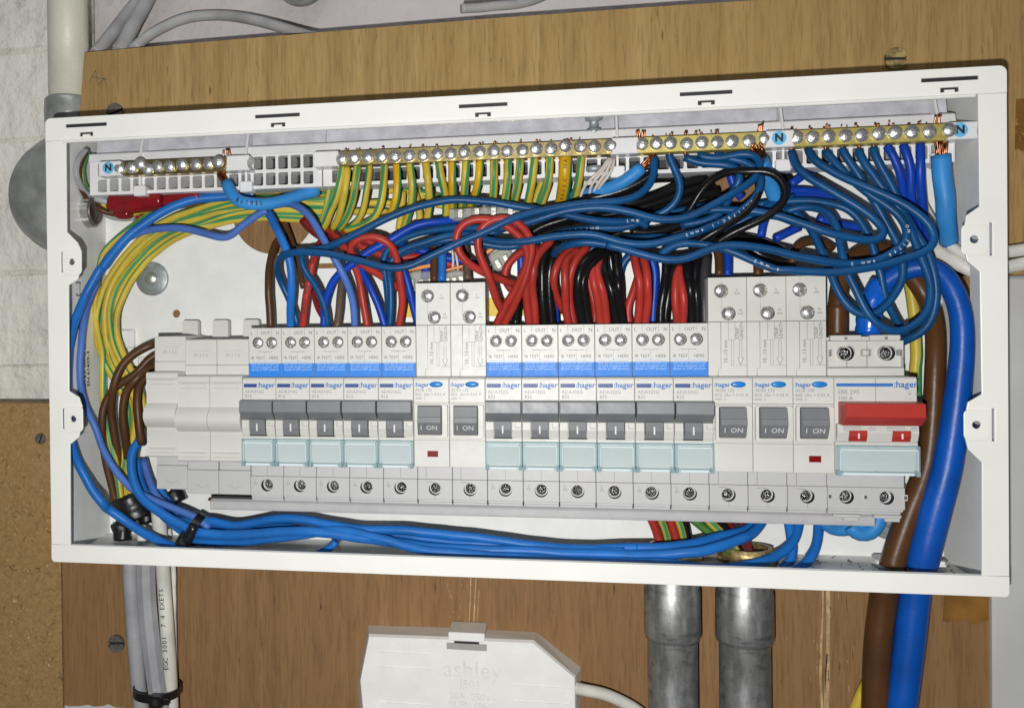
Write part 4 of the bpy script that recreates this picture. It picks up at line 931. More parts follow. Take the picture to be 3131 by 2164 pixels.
# ------------------------------------------------------------------ wires
WIRES = [
    ('wire', 'dblue', 1.85, [(301.3, 25.0, 197.3), (301.1, 23.8, 191.4), (299.5, 22.6, 184.5), (294.7, 21.4, 179.6), (285.6, 20.2, 176.6), (268.7, 18.8, 175.7), (252.8, 17.3, 173.7), (240.7, 15.9, 171.1), (232.6, 14.4, 168.3), (224.5, 13.7, 164.4), (216.4, 13.2, 161.3), (208.2, 12.7, 157.8), (199.0, 12.2, 153.5), (190.7, 12.0, 150.0), (184.4, 12.0, 147.2), (178.1, 12.0, 146.1), (169.7, 12.0, 147.6), (156.9, 12.4, 151.2), (143.8, 13.4, 154.6), (132.7, 14.3, 155.5), (125.9, 15.3, 155.6), (120.4, 17.3, 155.1), (115.9, 21.9, 153.6), (113.1, 26.5, 150.9), (112.2, 31.1, 147.7), (112.8, 35.1, 142.6), (114.8, 35.8, 137.6), (116.9, 36.6, 133.2), (119.8, 37.3, 124.6), (121.1, 38.0, 118.3)], 'long dark blue wire crossing before the red loops, hooked at its left end', 'dark blue wires of the middle neutral bar', 'wire', {}),
    ('wire', 'dblue', 1.85, [(298.2, 30.0, 164.9), (295.7, 28.8, 167.7), (286.1, 27.7, 167.5), (279.0, 26.5, 167.6), (269.0, 25.4, 168.8), (258.9, 24.2, 171.4), (248.7, 23.4, 173.7), (236.5, 22.6, 175.7), (224.2, 21.8, 178.1), (216.0, 21.1, 179.3), (207.7, 20.3, 180.1), (198.4, 20.0, 179.2), (189.9, 20.0, 177.4), (181.4, 20.0, 175.2), (172.8, 20.0, 172.1), (164.2, 20.0, 168.1), (155.4, 20.5, 163.7), (146.3, 21.6, 160.2), (137.2, 22.8, 157.6), (128.0, 23.9, 157.0), (126.2, 25.1, 154.0), (127.2, 26.4, 149.3), (130.2, 28.3, 143.7), (132.4, 30.2, 140.2), (135.9, 32.2, 132.7), (137.6, 34.1, 125.2), (137.9, 36.0, 118.2)], 'dark blue wire arching highest over the lower ends of the green and yellow wires', 'dark blue wires of the middle neutral bar', 'wire', {'mark': 'Smm2', 'mt': (0.02, 0.05)}),
    ('wire', 'dblue', 1.85, [(321.4, 26.0, 198.0), (325.1, 25.1, 195.9), (332.6, 24.2, 195.6), (340.0, 23.3, 197.1), (345.1, 22.4, 196.5), (348.2, 21.2, 193.4), (348.3, 19.9, 188.9), (344.9, 18.5, 184.1), (336.8, 17.2, 178.7), (327.2, 16.0, 173.0), (317.7, 16.0, 168.2), (310.1, 16.0, 166.4), (300.6, 16.0, 167.1), (285.2, 16.0, 171.6), (276.5, 16.6, 173.2), (266.7, 17.5, 173.2), (258.8, 18.5, 172.0), (248.7, 19.4, 169.6), (240.6, 20.5, 167.5), (232.3, 22.3, 165.9), (219.8, 24.1, 165.6), (207.1, 25.9, 166.8), (197.4, 27.7, 166.6), (188.6, 28.8, 165.3), (179.8, 29.7, 162.6), (173.1, 30.6, 159.4), (168.9, 31.5, 155.7), (167.4, 32.6, 150.6), (169.2, 33.9, 144.4), (169.1, 35.3, 138.0), (169.9, 36.6, 129.2), (170.4, 38.0, 117.8)], 'blue wire looping tightly under the right end of the middle neutral bar then running left', 'dark blue wires of the middle neutral bar', 'wire', {}),
    ('wire', 'dblue', 1.85, [(308.3, 26.0, 198.4), (308.2, 26.0, 197.6), (310.5, 26.0, 192.2), (313.2, 26.0, 187.3), (313.6, 26.1, 182.4), (311.7, 27.2, 176.1), (308.3, 28.2, 172.7), (303.3, 29.3, 170.6), (294.3, 30.0, 166.4), (286.2, 30.0, 164.6), (277.2, 30.0, 165.1), (267.1, 30.0, 164.4), (258.9, 30.2, 163.4), (248.6, 30.7, 160.8), (236.1, 31.3, 157.4), (227.7, 31.8, 157.0), (219.2, 31.7, 158.7), (210.8, 31.2, 160.6), (206.6, 30.7, 161.5), (197.0, 30.1, 160.9), (188.4, 30.0, 158.5), (181.9, 30.0, 156.1), (176.6, 30.0, 154.5), (172.6, 30.0, 153.2), (171.0, 31.3, 146.4), (171.5, 32.9, 142.2), (171.6, 34.4, 129.1), (170.5, 36.0, 117.8)], 'dark blue wire bulging right below the second screw of the middle neutral bar', 'dark blue wires of the middle neutral bar', 'wire', {'mark': 'OM7170C-1', 'mt': (0.3, 0.42)}),
    ('wire', 'dblue', 1.85, [(329.1, 26.0, 197.7), (334.6, 24.7, 195.0), (341.9, 23.3, 193.7), (347.2, 22.0, 190.0), (349.0, 20.7, 185.0), (347.3, 19.2, 178.6), (341.7, 17.7, 171.5), (332.8, 16.1, 166.1), (323.1, 14.6, 161.7), (311.5, 13.0, 158.0), (302.0, 13.0, 155.5), (292.5, 13.0, 155.0), (284.8, 13.0, 156.2), (276.1, 13.0, 159.2), (268.4, 13.6, 160.5), (260.5, 14.7, 160.6), (252.6, 15.8, 160.1), (244.6, 16.9, 158.8), (236.5, 18.0, 157.9), (228.2, 19.8, 158.3), (219.9, 21.6, 160.7), (211.5, 23.3, 163.0), (207.1, 25.1, 163.5), (197.5, 26.2, 161.8), (188.9, 26.7, 159.5), (180.1, 27.1, 157.2), (175.7, 27.6, 155.2), (172.1, 28.0, 149.3)], 'dark blue wire with white lettering sweeping down from the bar beside the black loop', 'dark blue wires of the middle neutral bar', 'wire', {'mark': 'OM7170C-1 4mm2', 'mt': (0.17, 0.33)}),
    ('wire', 'dblue', 1.85, [(315.2, 26.0, 196.9), (321.3, 25.2, 193.9), (328.8, 24.4, 192.8), (336.2, 23.2, 192.1), (339.3, 21.6, 188.7), (339.3, 20.0, 184.1), (337.5, 22.4, 181.0), (334.5, 24.8, 176.6), (333.0, 27.6, 170.6), (325.9, 30.8, 167.2), (314.6, 34.0, 165.4)], 'dark blue wire turning in the smallest bend under the middle neutral bar', 'dark blue wires of the middle neutral bar', 'wire', {}),
    ('wire', 'dblue', 1.85, [(378.3, 28.0, 197.8), (382.5, 26.0, 190.8), (387.7, 24.0, 184.4), (393.9, 22.0, 176.9), (400.4, 20.0, 171.7), (405.9, 18.5, 166.4), (409.5, 17.0, 159.6), (409.3, 15.5, 154.9), (404.9, 14.0, 149.9), (398.1, 13.5, 146.3), (389.1, 13.0, 143.8), (381.8, 12.5, 143.6), (372.8, 12.0, 145.3), (363.8, 12.0, 147.4), (356.0, 12.0, 149.5), (345.1, 12.0, 152.1), (335.9, 12.0, 153.5), (330.3, 12.0, 153.9), (324.8, 12.0, 152.7), (319.1, 12.0, 149.7), (313.5, 12.0, 147.5), (307.9, 12.2, 147.0), (300.3, 12.5, 148.2), (292.7, 12.8, 150.8), (285.1, 13.0, 153.8), (277.4, 13.8, 155.2), (280.4, 14.5, 154.8), (270.7, 15.2, 156.8), (262.8, 16.0, 156.6), (257.0, 23.5, 155.4), (254.2, 31.0, 153.1), (252.6, 38.5, 146.0), (252.1, 46.0, 137.8)], 'dark blue wire with white lettering waving across just above the black and red wires', 'dark blue wires of the right neutral bar', 'wire', {'mark': 'OM71746 4mm2', 'mt': (0.2, 0.34)}),
    ('wire', 'dblue', 1.85, [(363.8, 28.0, 197.9), (363.7, 26.0, 192.8), (367.2, 24.0, 187.2), (374.0, 22.0, 181.1), (380.7, 20.0, 176.3), (387.5, 18.8, 171.6), (394.2, 17.5, 166.2), (398.4, 16.2, 161.0), (399.7, 15.0, 157.4), (397.8, 14.8, 154.8), (393.1, 14.5, 154.1), (386.0, 14.2, 155.4), (375.2, 14.0, 158.4), (368.3, 15.0, 161.0), (357.7, 16.0, 165.7), (353.4, 17.0, 167.1), (344.0, 18.0, 169.9), (337.3, 20.0, 170.0), (330.1, 22.0, 171.2), (320.9, 24.0, 170.6), (313.5, 26.0, 168.6)], "dark blue wire from the right bar's first screw folding in a flat loop", 'dark blue wires of the right neutral bar', 'wire', {}),
    ('wire', 'dblue', 1.85, [(370.9, 28.0, 198.8), (371.3, 25.4, 194.3), (377.9, 22.8, 188.5), (384.4, 20.2, 183.5), (390.8, 17.7, 179.4), (397.3, 15.9, 175.9), (403.7, 14.1, 172.0), (410.0, 12.3, 167.4), (414.6, 10.9, 162.6), (417.9, 10.7, 157.6), (418.5, 10.4, 153.4), (416.7, 10.1, 150.1), (412.5, 10.0, 147.9), (405.6, 10.0, 145.5), (395.1, 10.0, 142.3), (384.6, 10.0, 140.7), (374.0, 10.3, 140.2), (363.4, 10.8, 140.8), (356.4, 11.3, 141.8), (354.4, 11.9, 140.7), (348.8, 12.7, 143.6), (341.7, 13.8, 147.3), (334.6, 14.8, 150.7), (327.3, 15.9, 153.3), (320.1, 17.8, 154.8), (311.6, 19.9, 155.6), (305.3, 21.9, 152.8), (301.6, 24.0, 148.2)], 'outermost dark blue loop reaching furthest right and back over the tall breakers', 'dark blue wires of the right neutral bar', 'wire', {'mark': '4mm2', 'mt': (0.7, 0.76)}),
    ('wire', 'dblue', 1.85, [(385.7, 28.0, 198.1), (385.9, 27.4, 196.8), (389.4, 26.8, 190.7), (392.4, 26.2, 184.9), (396.2, 25.7, 177.7), (400.3, 25.1, 169.7), (402.9, 24.5, 164.0), (406.3, 23.9, 156.9), (407.9, 23.3, 152.5), (409.0, 22.8, 148.2), (409.7, 22.2, 142.0), (408.7, 22.0, 135.0), (406.2, 22.0, 129.7), (402.6, 22.0, 125.1), (397.2, 22.2, 120.9), (392.0, 22.8, 120.2), (387.1, 23.3, 124.2), (383.0, 23.9, 130.1), (380.6, 25.5, 138.1), (377.8, 27.2, 148.1), (375.0, 29.0, 155.5), (373.3, 30.8, 160.5), (371.1, 32.5, 165.9), (367.8, 34.2, 169.0), (362.6, 36.0, 172.3)], 'dark blue wire hanging in the leftmost low loop beside the brown core', 'dark blue wires of the right neutral bar', 'wire', {}),
    ('wire', 'dblue', 1.85, [(393.0, 28.0, 197.2), (392.7, 27.0, 195.6), (395.6, 25.9, 189.5), (398.9, 24.9, 183.7), (402.8, 23.9, 177.2), (409.2, 22.8, 167.5), (411.6, 21.8, 161.6), (414.0, 20.7, 153.7), (415.0, 19.7, 150.1), (416.4, 18.7, 145.4), (418.4, 17.6, 137.7), (419.0, 16.6, 130.0), (417.3, 15.8, 122.5), (412.9, 15.3, 116.5), (405.3, 14.7, 113.1), (399.9, 14.2, 113.6), (394.6, 14.3, 117.4), (390.9, 14.8, 122.8), (387.9, 15.3, 130.6), (384.9, 15.9, 138.3), (383.2, 17.1, 144.6), (382.3, 18.7, 152.4), (382.0, 20.2, 155.3), (381.1, 21.8, 162.1), (379.0, 24.7, 168.0), (375.5, 27.8, 171.2), (370.8, 30.9, 172.6), (362.1, 34.0, 170.4)], 'dark blue wire hanging in the widest low loop just above the red handled switch', 'dark blue wires of the right neutral bar', 'wire', {}),
    ('wire', 'dblue', 1.85, [(399.3, 28.0, 197.9), (399.0, 27.4, 196.6), (401.7, 26.8, 189.3), (405.0, 26.1, 182.5), (408.0, 25.5, 175.7), (410.3, 24.9, 168.5), (413.6, 24.2, 161.4), (416.7, 23.2, 155.0), (418.7, 22.0, 151.0), (420.0, 20.8, 147.0), (421.8, 20.2, 137.8), (422.9, 20.9, 130.1), (422.6, 21.5, 122.9), (421.2, 22.5, 116.7), (417.9, 25.0, 111.7), (413.4, 27.5, 109.8), (411.7, 30.0, 108.2)], 'dark blue wire running closest to the thick blue tail and ending behind the main switch', 'dark blue wires of the right neutral bar', 'wire', {}),
    ('wire', 'dblue', 1.85, [(351.0, 40.0, 174.8), (362.3, 38.6, 175.9), (370.6, 37.2, 175.8), (379.6, 35.8, 174.5), (388.6, 34.5, 172.0), (393.8, 33.4, 167.7), (396.8, 32.5, 161.9), (399.1, 31.5, 155.0), (400.2, 30.6, 149.0), (402.6, 30.3, 141.0), (405.0, 31.2, 129.2), (407.9, 32.2, 122.8), (411.1, 33.1, 116.5), (414.6, 34.0, 111.7)], 'dark blue wire slanting straight down across the taped blue core', 'dark blue wires of the right neutral bar', 'wire', {}),
    ('wire', 'rblue', 1.9, [(405.1, 28.0, 198.4), (405.5, 27.2, 197.1), (408.1, 26.5, 192.1), (410.4, 27.0, 186.3), (412.3, 30.0, 180.8), (413.7, 33.0, 175.7), (417.3, 36.5, 166.9), (422.3, 40.2, 159.2), (425.9, 44.0, 153.4)], 'leftmost royal blue wire hanging under the right neutral bar', 'royal blue wires of the right neutral bar', 'wire', {}),
    ('wire', 'rblue', 1.95, [(411.9, 28.0, 198.5), (412.3, 27.1, 196.4), (414.1, 26.3, 191.1), (415.5, 28.3, 183.6), (416.4, 31.7, 174.2), (418.4, 35.4, 170.7), (422.5, 39.7, 163.9), (426.6, 44.0, 155.4)], 'royal blue wire curving in the middle of three under the right neutral bar', 'royal blue wires of the right neutral bar', 'wire', {}),
    ('wire', 'rblue', 1.95, [(419.1, 28.0, 198.5), (418.7, 27.0, 196.4), (418.3, 26.0, 187.0), (420.4, 30.0, 175.8), (422.8, 34.0, 168.4), (425.5, 39.0, 161.0), (428.1, 44.0, 153.3)], 'straightest royal blue wire beside the thick light blue cable', 'royal blue wires of the right neutral bar', 'wire', {}),
    ('cable', 'lblue', 4.1, [(427.0, 26.0, 192.8), (427.5, 26.0, 182.7), (429.2, 26.8, 173.1), (430.1, 29.2, 165.7), (432.7, 34.0, 160.2), (435.7, 40.0, 154.8)], 'thick light blue cable hanging at the far right end of the neutral bar', 'thick light blue neutral link cables', 'cable', {'cu': 1}),
    ('cable', 'lblue', 3.2, [(86.9, 26.0, 193.8), (89.5, 24.5, 188.0), (95.0, 23.0, 182.8), (99.0, 23.0, 182.3), (104.9, 26.0, 181.7), (111.6, 29.0, 182.6), (118.3, 32.5, 185.0), (124.9, 36.2, 187.5), (132.4, 40.0, 190.0)], 'light blue cable with black lettering sagging below the left neutral bar', 'thick light blue neutral link cables', 'cable', {'cu': 1, 'mark': 'BS6004155', 'mt': (0.22, 0.45), 'mcol': 1}),
    ('cable', 'lblue', 3.2, [(295.5, 26.0, 192.9), (292.3, 26.0, 189.7), (287.2, 27.2, 186.4), (279.5, 30.8, 184.0), (271.6, 36.0, 182.5), (263.6, 42.0, 182.3)], 'light blue cable leaving the left end of the middle neutral bar', 'thick light blue neutral link cables', 'cable', {'cu': 1}),
    ('cable', 'lblue', 3.7, [(349.6, 26.0, 193.8), (352.3, 29.6, 189.1), (355.5, 33.6, 184.7), (358.5, 38.4, 179.2), (361.3, 42.4, 174.7), (366.0, 46.0, 171.7)], 'light blue cable showing inside the black loop at the middle of the board', 'thick light blue neutral link cables', 'cable', {'cu': 1}),
    ('wire', 'dblue', 1.85, [(310.6, 34.0, 168.0), (318.4, 33.0, 170.5), (326.1, 32.0, 172.6), (332.5, 31.0, 172.5), (341.2, 30.0, 171.4), (349.0, 31.0, 169.3), (358.8, 32.0, 168.3), (361.8, 33.0, 167.1), (369.6, 34.0, 163.7)], 'dark blue wire passing level behind the lettered one near the black loop', 'dark blue wires of the middle neutral bar', 'wire', {}),
    ('wire', 'dblue', 1.85, [(331.3, 40.0, 163.4), (338.9, 38.4, 165.1), (346.4, 36.8, 168.0), (352.3, 36.8, 172.7), (360.4, 38.4, 175.5), (367.5, 40.0, 178.3)], 'dark blue wire rising between the two big black curves', 'dark blue wires of the middle neutral bar', 'wire', {}),
    ('wire', 'dblue', 1.85, [(285.9, 38.0, 160.4), (294.9, 37.2, 160.1), (304.9, 36.4, 160.1), (314.9, 36.8, 159.5), (323.1, 38.4, 156.5), (331.3, 40.0, 154.7)], 'dark blue wire low between the lettered wire and the waving one', 'dark blue wires of the middle neutral bar', 'wire', {}),
    ('wire', 'black', 3.2, [(346.3, 46.0, 157.8), (350.0, 45.0, 153.0), (356.4, 44.0, 149.0), (363.2, 43.0, 145.9), (368.7, 42.0, 144.9)], 'black sleeved cable under the waving blue wire over the tall three', 'black wires crossing behind the blue ones', 'wire', {}),
    ('wire', 'black', 2.4, [(332.7, 48.0, 160.8), (342.5, 47.0, 160.0), (350.2, 46.0, 158.9), (356.9, 46.0, 155.8), (364.0, 46.0, 152.7)], 'black wire deep under the two big black curves', 'black wires crossing behind the blue ones', 'wire', {}),
    ('wire', 'black', 2.6, [(357.3, 50.0, 192.2), (365.2, 50.0, 191.9), (369.1, 50.0, 185.9), (369.4, 50.0, 178.8), (365.1, 50.0, 173.9)], 'black wire outside the big open loop', 'black wires crossing behind the blue ones', 'wire', {}),
    ('wire', 'black', 1.9, [(314.6, 34.0, 167.9), (317.5, 31.9, 171.2), (321.1, 29.8, 177.8), (325.4, 27.5, 184.2), (330.0, 24.7, 188.0), (335.9, 21.9, 188.9), (343.0, 19.5, 188.0), (350.1, 18.1, 187.9), (355.3, 16.7, 185.3), (358.2, 16.0, 179.7), (357.9, 16.0, 173.8), (355.0, 16.0, 169.3), (347.8, 16.9, 165.7), (340.7, 18.4, 162.2), (333.4, 19.8, 158.6), (329.2, 21.8, 155.7), (324.6, 23.9, 152.8), (321.1, 26.0, 149.4)], 'black wire in the big open loop round the light blue cable', 'black wires crossing behind the blue ones', 'wire', {}),
    ('wire', 'black', 1.8, [(346.1, 24.0, 187.2), (348.5, 21.0, 182.7), (346.3, 18.0, 176.1), (341.8, 16.4, 169.4), (334.5, 15.6, 164.4), (327.0, 15.7, 160.0), (321.3, 17.9, 156.8), (316.3, 20.0, 153.1)], 'black wire with a long shine running beside the lettered blue wire', 'black wires crossing behind the blue ones', 'wire', {}),
    ('wire', 'black', 2.6, [(302.4, 30.0, 191.2), (296.5, 30.6, 187.4), (291.7, 31.1, 184.4), (283.6, 31.7, 182.3), (275.5, 32.6, 180.6), (267.4, 33.7, 179.4), (259.1, 34.9, 175.6), (248.7, 36.0, 170.2)], 'black wire lying just under the light blue cable by the white thin wires', 'black wires crossing behind the blue ones', 'wire', {}),
    ('wire', 'black', 2.4, [(327.9, 42.0, 189.2), (321.8, 41.6, 188.1), (313.7, 41.1, 185.4), (305.6, 40.7, 181.5), (295.4, 40.2, 178.4), (286.2, 40.0, 177.0), (273.8, 40.0, 174.1), (261.3, 40.0, 171.1), (248.7, 40.0, 168.0), (242.3, 40.0, 163.9)], 'highest of the black wires fanning left behind the blue ones', 'black wires crossing behind the blue ones', 'wire', {}),
    ('wire', 'black', 2.4, [(330.6, 44.0, 186.0), (324.1, 43.5, 184.5), (316.0, 43.0, 182.2), (305.8, 42.5, 178.3), (295.5, 42.0, 175.7), (282.2, 42.0, 172.7), (269.7, 42.0, 171.4), (257.1, 42.0, 169.7), (246.5, 42.0, 166.2)], 'second black wire of the fan behind the blue ones', 'black wires crossing behind the blue ones', 'wire', {}),
    ('wire', 'black', 2.4, [(334.5, 46.0, 182.8), (326.4, 45.4, 181.4), (316.2, 44.9, 177.9), (308.0, 44.3, 173.9), (297.7, 44.0, 171.6), (286.4, 44.0, 165.6), (278.1, 44.0, 163.3), (269.7, 44.0, 161.0)], 'lowest of the black wires fanning left behind the blue ones', 'black wires crossing behind the blue ones', 'wire', {}),
    ('wire', 'black', 2.0, [(339.3, 40.0, 181.8), (335.0, 38.0, 175.9), (330.7, 36.0, 170.5), (324.4, 34.0, 164.3), (320.2, 32.7, 161.0), (312.1, 31.3, 156.2), (308.0, 30.0, 153.3)], 'black wire crossing steeply between two lettered blue wires', 'black wires crossing behind the blue ones', 'wire', {}),
    ('wire', 'black', 3.0, [(300.4, 48.0, 191.2), (312.7, 48.0, 191.6), (324.9, 48.0, 189.4), (330.9, 48.0, 184.1), (332.9, 48.0, 180.6), (328.7, 47.5, 173.1), (316.4, 47.0, 167.1), (304.1, 46.5, 163.6), (291.7, 46.0, 164.4)], 'broad black cable deep behind the middle neutral wires', 'black wires crossing behind the blue ones', 'wire', {}),
    ('wire', 'black', 2.25, [(251.0, 34.0, 158.5), (248.0, 31.3, 148.3), (248.2, 32.0, 133.1), (249.1, 36.0, 117.5)], 'black wire entering the second breaker right of the low pair, left of its twin', 'black wires going down into the six wide breakers', 'wire', {}),
    ('wire', 'black', 2.25, [(256.0, 34.0, 159.2), (252.5, 31.3, 149.8), (251.4, 32.0, 137.3), (252.7, 36.0, 117.5)], 'black wire entering the second breaker right of the low pair, right of its twin', 'black wires going down into the six wide breakers', 'wire', {}),
    ('wire', 'black', 2.25, [(277.7, 34.0, 154.4), (271.3, 30.0, 151.4), (266.7, 26.0, 145.8), (265.0, 26.4, 137.6), (265.9, 31.2, 128.6), (267.6, 36.0, 117.3)], 'black wire curving out to the left above the third wide breaker', 'black wires going down into the six wide breakers', 'wire', {}),
    ('wire', 'black', 2.25, [(280.3, 36.0, 153.7), (274.3, 32.4, 149.4), (269.2, 28.8, 143.9), (267.1, 28.8, 136.9), (268.8, 32.4, 128.6), (270.5, 36.0, 117.3)], 'black wire hugging the inner side of the curved one above the third wide breaker', 'black wires going down into the six wide breakers', 'wire', {}),
    ('wire', 'black', 2.25, [(279.0, 36.0, 153.7), (277.5, 32.8, 145.2), (279.7, 29.6, 138.7), (281.7, 29.6, 132.5), (283.0, 32.8, 126.3), (284.0, 36.0, 117.1)], 'black wire twisting behind its neighbour above the fourth wide breaker', 'black wires going down into the six wide breakers', 'wire', {}),
    ('wire', 'black', 2.25, [(283.4, 34.0, 152.6), (283.8, 29.5, 144.8), (284.1, 25.0, 136.4), (285.3, 30.5, 128.3), (287.3, 36.0, 117.1)], 'black wire with bright streaks above the fourth wide breaker', 'black wires going down into the six wide breakers', 'wire', {}),
    ('wire', 'black', 2.25, [(308.4, 40.0, 149.1), (307.9, 37.0, 142.6), (306.3, 34.0, 134.3), (305.1, 35.0, 126.0), (304.8, 36.0, 116.9)], 'black wire dropping straight beside the red pair of the fifth wide breaker', 'black wires going down into the six wide breakers', 'wire', {}),
    ('wire', 'black', 2.25, [(313.4, 42.0, 148.3), (311.0, 39.0, 142.7), (308.9, 36.0, 134.3), (307.8, 37.0, 126.0), (307.0, 38.0, 116.8)], 'black wire slanting down at the right of the fifth wide breaker', 'black wires going down into the six wide breakers', 'wire', {}),
    ('wire', 'black', 2.25, [(318.8, 40.0, 148.0), (317.2, 35.0, 142.3), (318.0, 30.0, 135.9), (318.8, 33.0, 127.8), (319.5, 36.0, 116.7)], 'black taped wire at the left of the pair over the last wide breaker', 'black wires going down into the six wide breakers', 'wire', {}),
    ('wire', 'black', 2.25, [(323.9, 42.0, 150.5), (321.5, 37.0, 142.4), (321.0, 32.0, 133.9), (321.6, 34.0, 125.7), (322.3, 36.0, 116.7)], 'black wire in the middle over the last wide breaker', 'black wires going down into the six wide breakers', 'wire', {}),
    ('wire', 'black', 2.25, [(237.2, 40.0, 135.7), (235.5, 38.0, 127.1), (234.6, 36.0, 117.7)], 'short black wire seen between red wires over the first wide breaker', 'black wires going down into the six wide breakers', 'wire', {}),
    ('wire', 'black', 1.4, [(234.1, 44.0, 133.7), (233.3, 41.0, 125.9), (233.1, 38.0, 117.7)], 'thin black wire left of the short one over the first wide breaker', 'black wires going down into the six wide breakers', 'wire', {}),
    ('wire', 'dgrey', 2.6, [(327.8, 44.0, 150.6), (326.1, 38.7, 140.3), (325.4, 36.0, 131.9), (325.6, 36.0, 116.6)], 'dark grey sleeved wire pressed against the side of the tall breakers', 'black wires going down into the six wide breakers', 'wire', {}),
    ('wire', 'red', 2.0, [(224.8, 36.0, 117.6), (229.4, 32.4, 127.1), (235.0, 28.9, 135.4), (238.9, 26.0, 143.1), (241.5, 23.3, 151.2), (240.8, 21.1, 156.8), (236.8, 19.3, 161.7), (232.0, 17.8, 165.4), (228.0, 16.9, 168.3), (222.3, 16.0, 169.4), (214.5, 16.0, 169.7), (208.7, 16.0, 166.8), (206.7, 16.7, 161.1), (207.6, 17.6, 154.5), (211.6, 19.3, 149.2), (217.1, 22.0, 145.5), (224.0, 25.1, 142.5), (230.4, 29.6, 139.7), (235.3, 34.0, 138.5)], 'red wire making the larger left loop in front of the blue bundle', 'red wires of the wide breakers', 'wire', {}),
    ('wire', 'red', 2.0, [(228.3, 36.0, 117.5), (234.0, 31.3, 127.8), (238.8, 26.6, 137.3), (241.8, 24.4, 146.3), (243.4, 22.5, 154.4), (242.4, 20.6, 160.9), (239.3, 18.7, 165.3), (236.1, 17.4, 167.7), (232.1, 16.5, 169.8), (225.6, 16.0, 169.5), (219.8, 16.0, 166.8), (217.5, 16.4, 162.0), (217.2, 17.3, 155.9), (219.5, 18.7, 148.1), (223.3, 21.5, 140.3), (224.8, 24.7, 133.3), (226.9, 30.4, 128.4), (229.2, 36.0, 122.9)], 'red wire making the right loop in front of the blue bundle', 'red wires of the wide breakers', 'wire', {}),
    ('wire', 'red', 2.0, [(241.6, 36.0, 117.4), (240.3, 32.0, 129.0), (240.4, 28.0, 137.3), (241.8, 26.8, 145.6), (243.1, 28.4, 151.5), (245.6, 30.0, 156.2)], 'left red wire of the pair over the second wide breaker', 'red wires of the wide breakers', 'wire', {}),
    ('wire', 'red', 2.0, [(244.7, 36.0, 117.3), (244.0, 32.3, 129.0), (243.3, 28.7, 137.3), (243.9, 25.0, 144.6), (245.5, 28.0, 151.4), (248.9, 31.0, 156.6), (253.1, 34.0, 159.7)], 'right red wire of the pair over the second wide breaker', 'red wires of the wide breakers', 'wire', {}),
    ('wire', 'red', 2.0, [(238.8, 38.0, 155.3), (236.6, 37.3, 153.8), (232.4, 36.7, 150.9), (229.6, 36.0, 146.4), (229.3, 37.3, 140.9), (231.3, 38.7, 136.6), (235.9, 40.0, 133.1)], 'small red loop showing white back plate through it', 'red wires of the wide breakers', 'wire', {}),
    ('wire', 'red', 2.0, [(261.0, 36.0, 117.2), (259.3, 31.2, 126.6), (259.3, 26.4, 136.9), (258.6, 26.0, 145.2), (260.3, 30.0, 151.2), (266.2, 34.0, 155.1)], 'brightest red wire straight down into the third wide breaker', 'red wires of the wide breakers', 'wire', {}),
    ('wire', 'red', 2.0, [(258.7, 40.0, 124.6), (254.9, 35.2, 131.8), (253.3, 30.4, 139.3), (255.0, 29.2, 146.3), (258.3, 31.6, 152.2), (263.8, 34.0, 155.6)], 'red wire bowing out left above the third wide breaker', 'red wires of the wide breakers', 'wire', {}),
    ('wire', 'red', 2.0, [(263.6, 38.0, 117.1), (261.1, 34.8, 133.0), (261.5, 31.6, 141.3), (262.8, 30.8, 147.5), (265.8, 32.4, 152.5), (270.4, 34.0, 156.3)], 'red wire tucked behind the bright one above the third wide breaker', 'red wires of the wide breakers', 'wire', {}),
    ('wire', 'red', 2.0, [(246.1, 46.0, 137.1), (247.5, 46.0, 144.0), (248.8, 46.0, 149.2)], 'short red piece deep between black wires', 'red wires of the wide breakers', 'wire', {}),
    ('wire', 'red', 2.0, [(276.3, 36.0, 117.0), (274.9, 32.0, 128.5), (272.8, 28.0, 138.8), (271.8, 31.0, 146.0), (274.4, 34.0, 150.7)], 'left red wire over the fourth wide breaker', 'red wires of the wide breakers', 'wire', {}),
    ('wire', 'red', 2.0, [(279.3, 36.0, 117.0), (278.3, 31.5, 128.4), (275.9, 27.0, 137.4), (274.1, 30.5, 144.3), (276.4, 34.0, 150.3)], 'right red wire over the fourth wide breaker', 'red wires of the wide breakers', 'wire', {}),
    ('wire', 'red', 2.0, [(273.4, 44.0, 117.0), (274.7, 43.0, 125.3), (272.6, 42.0, 133.0), (271.0, 41.0, 140.7), (271.4, 40.0, 147.4)], 'red wire at the back over the fourth wide breaker', 'red wires of the wide breakers', 'wire', {}),
    ('wire', 'red', 2.0, [(293.9, 36.0, 116.8), (294.6, 32.0, 128.2), (294.3, 28.0, 138.4), (292.9, 31.0, 146.8), (292.4, 34.0, 151.6)], 'left red wire over the fifth wide breaker', 'red wires of the wide breakers', 'wire', {}),
    ('wire', 'red', 2.0, [(297.5, 36.0, 116.8), (298.4, 31.5, 128.1), (298.2, 27.0, 138.2), (297.4, 30.5, 146.6), (296.4, 34.0, 151.5)], 'right red wire over the fifth wide breaker', 'red wires of the wide breakers', 'wire', {}),
    ('wire', 'red', 2.0, [(290.8, 42.0, 116.8), (289.6, 42.0, 124.7), (292.5, 40.7, 133.5), (294.7, 38.0, 140.9)], 'dull red wire slanting at the back of the fifth wide breaker', 'red wires of the wide breakers', 'wire', {}),
    ('wire', 'red', 2.0, [(313.0, 36.0, 116.6), (311.4, 31.3, 127.9), (311.3, 31.3, 138.2), (314.2, 36.0, 145.4)], 'left red wire over the last wide breaker', 'red wires of the wide breakers', 'wire', {}),
